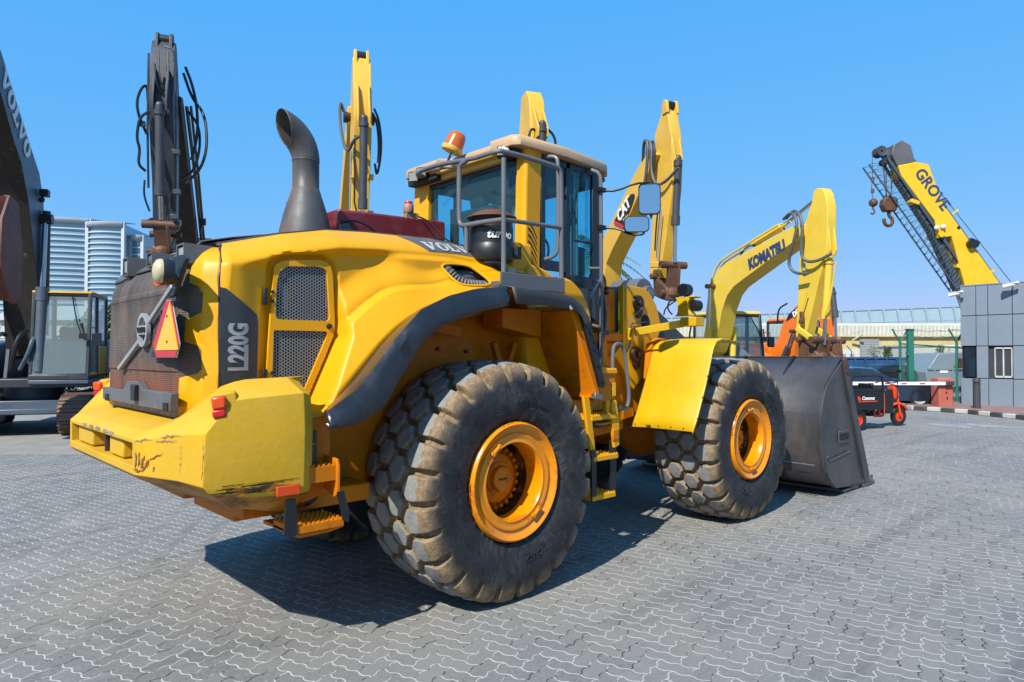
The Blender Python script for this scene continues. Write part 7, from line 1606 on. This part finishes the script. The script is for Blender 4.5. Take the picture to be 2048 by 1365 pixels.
for i, px_ in enumerate((1703, 1777, 1934)):
    lp = thing('fence_post', ['thin cranked metal post before the cream warehouse, left of its shutter', 'thin cranked metal post right of the grey shutter', 'thin post beside the far white building'][i], 'post', WC((px_-1024)/1365*50, 50), a0)
    m = MB(); m.tube([(0, 0, 0), (0, 0, 2.0), (-.35, 0, 2.4)], .04, 6); m.build('post', 'midgrey', lp)

# ================================================================ tower block at the left
M['tglass'] = paint('tower_glass', (.27, .46, .56), .22, metal=.35, var=.12, bump=0)
M['tband'] = paint('tower_band', (.50, .56, .60), .5, var=.03, bump=0)
ZT = 260; st_ = ZT/1365
tw_ = thing('glass_tower', 'curved blue glass tower block with white floor bands behind the slate excavator', 'building', WC(0, ZT), a0)
tzf = lambda py: 1.889+(705-py)*st_
txf = lambda px: (px-1024)*st_
def wing(xa, xb, yf, ztop, bow, floors, nm):
    n = 14; c = []
    for i in range(n+1):
        t = i/n; x = lerp(xa, xb, t); c.append((x, yf+bow*(2*t-1)**2))
    m = MB(); m.grid([[(x, y, 0) for x, y in c], [(x, y, ztop) for x, y in c]]); m.grid([[(c[-1][0], c[-1][1], 0), (c[-1][0]-6, c[-1][1]+40, 0)], [(c[-1][0], c[-1][1], ztop), (c[-1][0]-6, c[-1][1]+40, ztop)]]); g_ = m.build(nm, 'tglass', tw_)
    for k in range(floors):
        z = ztop*(k+.5)/floors; m = MB(); m.grid([[(x, y-.1, z-.26) for x, y in c], [(x, y-.7, z-.26) for x, y in c], [(x, y-.7, z+.26) for x, y in c], [(x, y-.1, z+.26) for x, y in c]]); m.build('floor_band', 'tband', g_)
    m = MB(); m.grid([[(x, y-1.2, ztop-1.2) for x, y in c], [(x, y-1.4, ztop+.6) for x, y in c], [(x, y+8, ztop+1.6) for x, y in c]]); m.build('roof_edge', 'tband', g_, solid=.3)
    for i in (0, n):
        m = MB(); x, y = c[i]; m.box(x-.6, x+.6, y-1.1, y+.4, 0, ztop+.8); m.build('corner_mullion', 'tband', g_)
wing(txf(-40), txf(163), 0, tzf(436), 5, 24, 'facade')
wing(txf(163), txf(236), 1.5, tzf(444), 2.0, 24, 'facade')
wing(txf(236), txf(260), 8, tzf(466), .8, 17, 'side_facade')
m = MB(); m.box(txf(20), txf(150), 8, 30, tzf(436), tzf(429)); m.build('roof_house', 'tband', tw_)
# low white roofs at its foot
lr = thing('low_shed', 'low shed with pale grey pitched roof between slate cab and loader', 'building', WC((235-1024)/1365*70, 70), a0)
s7 = 70/1365
m = MB(); m.box(-12, 3, 0, 8, 0, 1.889+(705-640)*s7); m.build('wall', 'offwhite', lr)
m = MB(); m.prism([(-13, 4, 1.889+(705-640)*s7), (3.4, 4, 1.889+(705-640)*s7), (.6, 4, 1.889+(705-612)*s7), (-10, 4, 1.889+(705-612)*s7)], (0, 9, 0)); m.build('roof', 'tband', lr)

# ================================================================ crane
CRK = M['cryel'] = paint('crane_yellow', (.84, .52, .012), .4, var=.06, dirt=(.6, .4, .05), dirt_lo=.6, dirt_hi=.85)
ZC = 40.0; scn = ZC/1365
def CP(px_, py_, y=0): return ((px_-1024)*scn, y, 1.889+(705-py_)*scn)
cr = thing('mobile_crane', 'yellow telescopic crane boom with hanging hooks rising behind the gatehouse', 'crane', WC(0, ZC), a0)
# boom: axis from foot (behind the gatehouse) to head
A = Vector(CP(1975, 640)); B = Vector(CP(1800, 335)); u = (B-A).normalized(); nrm = Vector((-u.z, 0, u.x))
if nrm.x > 0: nrm = -nrm
def boomsec(a, b, w, yw, y0, nm, mat):
    m = MB(); m.prism([a+nrm*w/2, b+nrm*w/2, b-nrm*w/2, a-nrm*w/2], (0, yw, 0)); return m.build(nm, mat, cr, bevel=.03)
foot = Vector(CP(2130, 905)); foot.z = 1.2
L1 = [CP(1825, 326), CP(1791, 333), CP(1796, 352), CP(1862, 442), CP(1868, 478), CP(1895, 474), CP(1902, 500), CP(1922, 578), CP(2010, 760), CP(2075, 760), CP(1992, 570), CP(1880, 410), CP(1851, 330)]
m = MB(); m.prism(L1, (0, .95, 0)); b0 = m.build('boom', 'cryel', cr, bevel=.04)
m = MB(); m.prism([CP(2000, 745), CP(2090, 745), CP(2140, 860), CP(2060, 880)], (0, 1.1, 0)); m.build('boom_foot', 'cryel', cr, bevel=.03)
# name letters down the side
tA = Vector(CP(1831, 346)); tB = Vector(CP(1882, 416)); uu = (tB-tA).normalized(); vv = Vector((-uu.z, 0, uu.x))
if vv.z < 0: vv = -vv
m = MB(); place(m, text2d('GROVE', .92, .01, .02, .92), (tA+tB)/2+Vector((.02, -.49, 0)), uu, vv, (0, -1, 0)); m.build('boom_lettering', 'bluetext', b0, smooth=0)
# boom head
m = MB(); m.prism([CP(1790, 333), CP(1826, 325), CP(1818, 292), CP(1800, 282), CP(1784, 290), CP(1780, 310)], (0, .8, 0)); m.build('boom_head', 'midgrey', cr, bevel=.04)
for (a, b, r) in ((1762, 302, .30), (1790, 312, .28), (1805, 300, .26), (1772, 322, .2)):
    for y in (-.28, -.05, .2):
        m = MB(); c = Vector(CP(a, b, y)); m.lathe([(.06, 0), (r*.75, 0), (r, -.03), (r*.9, .03), (r, .09), (r*.75, .06), (.06, .06)], c, (0, 1, 0), 20); m.build('sheave', 'cylgrey', cr)
m = MB(); m.prism([CP(1752, 296), CP(1768, 292), CP(1800, 306), CP(1796, 326), CP(1770, 318)], (0, .08, 0)); m.beam(CP(1756, 300), CP(1812, 284), .05, .05); m.build('head_plate', 'xblue', cr)
# lattice jib stowed under the boom
M['jib'] = paint('slate_blue_jib', (.06, .085, .11), .5, var=.12)
ja, jb = Vector(CP(1735, 330)), Vector(CP(1915, 590)); jc, jd = Vector(CP(1772, 318)), Vector(CP(1935, 560))
for (a, b, w) in ((ja, jb, .07), (jc, jd, .15)):
    for y in (-.35, .35):
        m = MB(); q, s_ = a.copy(), b.copy(); q.y = y; s_.y = y; m.beam(q, s_, w, w); m.build('jib_chord', 'jib', cr)
m = MB()
for i in range(22):
    t0_, t1_ = i/22, (i+1)/22; p_ = ja.lerp(jb, t0_); q_ = jc.lerp(jd, (t0_+t1_)/2); r2 = ja.lerp(jb, t1_)
    for y in (-.35, .35):
        a, b, c = p_.copy(), q_.copy(), r2.copy(); a.y = b.y = c.y = y; m.tube([a, b, c], .018, 5)
m.build('jib_lattice', 'jib', cr)
m = MB(); m.prism([CP(1802, 352), CP(1835, 400), CP(1868, 455), CP(1930, 590), CP(1915, 590), CP(1858, 462), CP(1792, 358)], (0, .5, 0)); m.build('jib_panel', 'jib', cr)
for (a, b) in ((1825, 405), (1915, 535)):
    m = MB(); m.obox(CP(a, b, -.2), (.5, .5, .22), (0, 20, 0)); m.build('jib_bracket', 'cryel', cr, bevel=.02)
# lift cylinder
m = MB(); a, b, c = Vector(CP(1880, 478)), Vector(CP(1918, 575)), Vector(CP(1960, 700)); m.cyl(a, b, .17, n=18); m.cyl(b, c, .26, n=18); m.build('lift_cylinder', 'silver', cr)
m = MB(); m.cyl(CP(1873, 470, -.6), CP(1873, 470, .6), .18, n=16); m.build('cylinder_pin', 'cryel', cr)
for (a, b) in ((1863, 458), (1876, 456)):
    m = MB(); m.ball(CP(a, b, -.6), .14, 10); m.build('boom_lamp', 'white', cr)
m = MB(); m.obox(CP(1935, 488, -.62), (.55, .25, .35), (0, 25, 0)); m.cyl(CP(1930, 490, -.5), CP(1930, 490, -.75), .22, n=14); m.build('hose_reel', 'black', cr)
m = MB(); m.cyl(CP(1909, 457, -.49), CP(1909, 457, -.475), .10, n=16); m.build('boom_hole', 'darkin', cr)
for (a, b) in ((1880, 405), (1858, 372), (1905, 425), (1975, 545)):
    m = MB(); m.obox(CP(a, b, -.35), (.45, .06, .10), (0, -35, 0)); m.build('boom_bracket', 'cryel', cr)
# ropes and hooks
for dx, dy, x2, y2 in ((1812, 290, 2040, 585), (1845, 340, 2015, 585)):
    m = MB(); m.tube([CP(dx, dy), CP(x2, y2), CP(x2+60, y2+95)], .022, 5); m.build('rope', 'cylgrey', cr)
for x in (1768, 1772, 1776, 1787, 1791):
    m = MB(); m.tube([CP(x, 318), CP(min(max(x, 1775), 1785), 392)], .022, 5); m.build('hoist_rope', 'pinrust', cr)
m = MB(); m.tube([CP(1748, 300), CP(1748, 345), CP(1746, 378), CP(1748, 395)], .022, 5); m.build('hoist_rope', 'pinrust', cr)
for (a, b) in ((1748, 357), (1748, 380)):
    m = MB(); m.cyl(CP(a, b-4), CP(a, b+4), .09, n=10); m.build('rope_clamp', 'pinrust', cr)
hb_ = MB(); hb_.prism([CP(1766, 398), CP(1778, 390), CP(1793, 395), CP(1796, 410), CP(1791, 422), CP(1770, 422), CP(1764, 410)], (0, .5, 0)); hk = hb_.build('hook_block', 'pinrust', cr, bevel=.06)
m = MB(); m.tube([CP(1780, 420), CP(1780, 430), CP(1788, 438), CP(1786, 448), CP(1778, 451), CP(1771, 446), CP(1770, 436)], .10, 8, smooth=1); m.build('hook', 'pinrust', hk)
m = MB(); m.ball(CP(1749, 404), .25, 14); hk = m.build('ball_weight', 'pinrust', cr)
m = MB(); m.tube([CP(1748, 411), CP(1748, 416), CP(1752, 421), CP(1749, 427), CP(1744, 425)], .05, 7, smooth=1); m.build('hook', 'pinrust', hk)
# chassis hidden by the gatehouse
m = MB(); m.box((1990-1024)*scn, (2230-1024)*scn, -1.3, 1.3, .9, 1.9); m.box((2060-1024)*scn, (2150-1024)*scn, -1.2, 1.2, 1.9, 3.2); m.build('carrier', 'cryel', cr, bevel=.05)
for px_ in (2010, 2060, 2150, 2200):
    for y in (-1.2, 1.2):
        m = MB(); m.lathe([(.3, -.2), (.62, -.2), (.68, 0), (.62, .2), (.3, .2)], ((px_-1024)*scn, y, .68), (0, 1, 0), 20); m.build('wheel', 'hose', cr)

# ================================================================ vegetation
def leafmat(name, a, b):
    m, n, bs = newmat(name); co = nd(n, 'ShaderNodeTexCoord').outputs['Object']
    oi = nd(n, 'ShaderNodeNewGeometry').outputs['Random Per Island']
    n.links.new(mixc(n, oi, a, b), bs.inputs['Base Color']); bs.inputs['Roughness'].default_value = .6; return m
M['leaf'] = leafmat('leaves', (.035, .07, .015), (.12, .17, .035)); M['bark'] = paint('bark', (.12, .085, .055), .9, var=.3)
def crown(blobs, n, size, seed=1):
    rnd = random.Random(seed); m = MB()
    for _ in range(n):
        c, r = rnd.choice(blobs); d = Vector((rnd.gauss(0, 1), rnd.gauss(0, 1), rnd.gauss(0, 1))).normalized()*r*(rnd.random()**.35)
        p = Vector(c)+d; a = Vector((rnd.gauss(0, 1), rnd.gauss(0, 1), rnd.gauss(0, 1))).normalized(); b = a.orthogonal().normalized(); s = size*rnd.uniform(.6, 1.3)
        q = a.cross(b); m.add([p+b*s, p+q*s*.5, p-b*s, p-q*s*.5], [(0, 1, 2, 3)])
    return m
def tree(name, label, X, Z, blobs, n, size, th, seed, r=.08, cat='tree', group=None):
    t = thing(name, label, cat, WC(X, Z), 0, group)
    crown(blobs, n, size, seed).build('crown', 'leaf', t, smooth=0)
    m = MB(); m.tube([(0, 0, 0), (.03, .02, th*.5), (0, 0, th)], [r, r*.6], 7)
    rnd = random.Random(seed)
    for c, rr in blobs[:6]: m.tube([(0, 0, th*.55), tuple(Vector(c)*.5+Vector((0, 0, th*.3))), c], [r*.5, r*.15], 5)
    m.build('trunk', 'bark', t)
tree('topiary_tree', 'tiered green topiary tree in front of the warehouse shutter', (1775-1024)/1365*52, 52, [((0, 0, .5), .7), ((.3, 0, .9), .5), ((0, 0, 1.35), .42), ((.05, 0, 1.75), .35), ((0, 0, 2.1), .28)], 900, .09, 2.0, 2)
tree('topiary_tree', 'small tiered topiary tree on the left seen through the fence', (1853-1024)/1365*50, 50, [((0, 0, 1.1), .35), ((-.3, 0, 1.5), .3)], 300, .08, 1.6, 3)
tree('topiary_tree', 'taller topiary tree before the small off-white building', (1879-1024)/1365*50, 50, [((0, 0, 1.3), .35), ((.05, 0, 1.8), .3), ((.1, 0, 2.2), .3)], 420, .08, 2.2, 4)
tree('small_tree', 'thin young tree before the cream warehouse door', (1748-1024)/1365*60, 60, [((0, 0, 2.0), .6), ((-.2, 0, 1.2), .8)], 220, .09, 2.0, 5)
tree('broadleaf_tree', 'bright green tree behind the slate excavator cab', (210-1024)/1365*24, 24, [((0, 0, 2.6), 1.0), ((.6, .3, 3.0), .8), ((-.6, 0, 2.2), .9), ((.2, 0, 1.5), .9)], 2600, .12, 2.6, 6, .12)
tree('low_bush', 'low leafy bush under the slate excavator cab', (165-1024)/1365*17.6, 17.6, [((0, 0, .9), .35), ((.4, 0, .8), .3), ((-.4, 0, 1.0), .3)], 500, .05, .7, 7, .03, 'bush')
# palm seen beside the loader cab
pm = thing('palm_tree', 'dry palm with ragged fronds seen through the loader cab', 'tree', WC((1188-1024)/1365*26, 26))
m = MB(); m.tube([(0, 0, 0), (.1, 0, 3), (.0, 0, 5.6)], [.22, .16], 10); m.build('trunk', 'bark', pm)
rnd = random.Random(9); m = MB()
for k in range(26):
    az = rnd.uniform(0, 6.28); el = rnd.uniform(-.3, 1.2); L = rnd.uniform(1.5, 2.3); P = []
    for i in range(9):
        t = i/8; P.append(Vector((math.cos(az)*math.cos(el)*L*t, math.sin(az)*math.cos(el)*L*t, 5.6+math.sin(el)*L*t-1.1*t*t*L*.5)))
    m.tube(P, [.03, .01], 4)
    for i in range(1, 9):
        for s in (-1, 1):
            for h in (0, .5):
                p = P[i-1].lerp(P[i], h); d = (P[i]-P[i-1]).normalized(); sd = Vector((-math.sin(az), math.cos(az), 0))*s
                tip = p+(sd*.7+d*.6+Vector((0, 0, -.35))).normalized()*.5*(1.1-.5*i/8); m.add([p, p+d*.05, tip], [(0, 1, 2)])
m.build('frond', 'leaf', pm, smooth=0)

# ---- painted arrow on the ground
M['arrow'] = paint('worn_road_paint', (.36, .37, .37), .8, var=.2, dirt=(.22, .225, .225), dirt_lo=.45, dirt_hi=.6, dirt_scale=3)
AP = [(17.127,0.481,0.004), (17.543,-0.448,0.004), (17.871,-0.317,0.004), (17.728,-1.626,0.004), (17.45,-2.285,0.004), (17.182,-2.322,0.004), (17.377,-1.685,0.004), (16.922,-0.533,0.004), (16.389,-1.126,0.004), (16.457,-0.091,0.004)]
m = MB(); m.sheet(AP); stuff(m.build('road_arrow', 'arrow', smooth=0))
# pale concrete apron far left
M['concrete'] = paint('dusty_concrete', (.30, .285, .25), .85, var=.12, dirt=(.22, .21, .19), dirt_lo=.5, dirt_hi=.75, dirt_scale=.6, bump=.1)
m = MB(); m.sheet([(p.x, p.y, .004) for p in (WC(-40, 13.2), WC(-5.5, 12.6), WC(-2, 15), WC(30, 60), WC(30, 130), WC(-150, 130))]); stuff(m.build('concrete_yard', 'concrete', smooth=0))
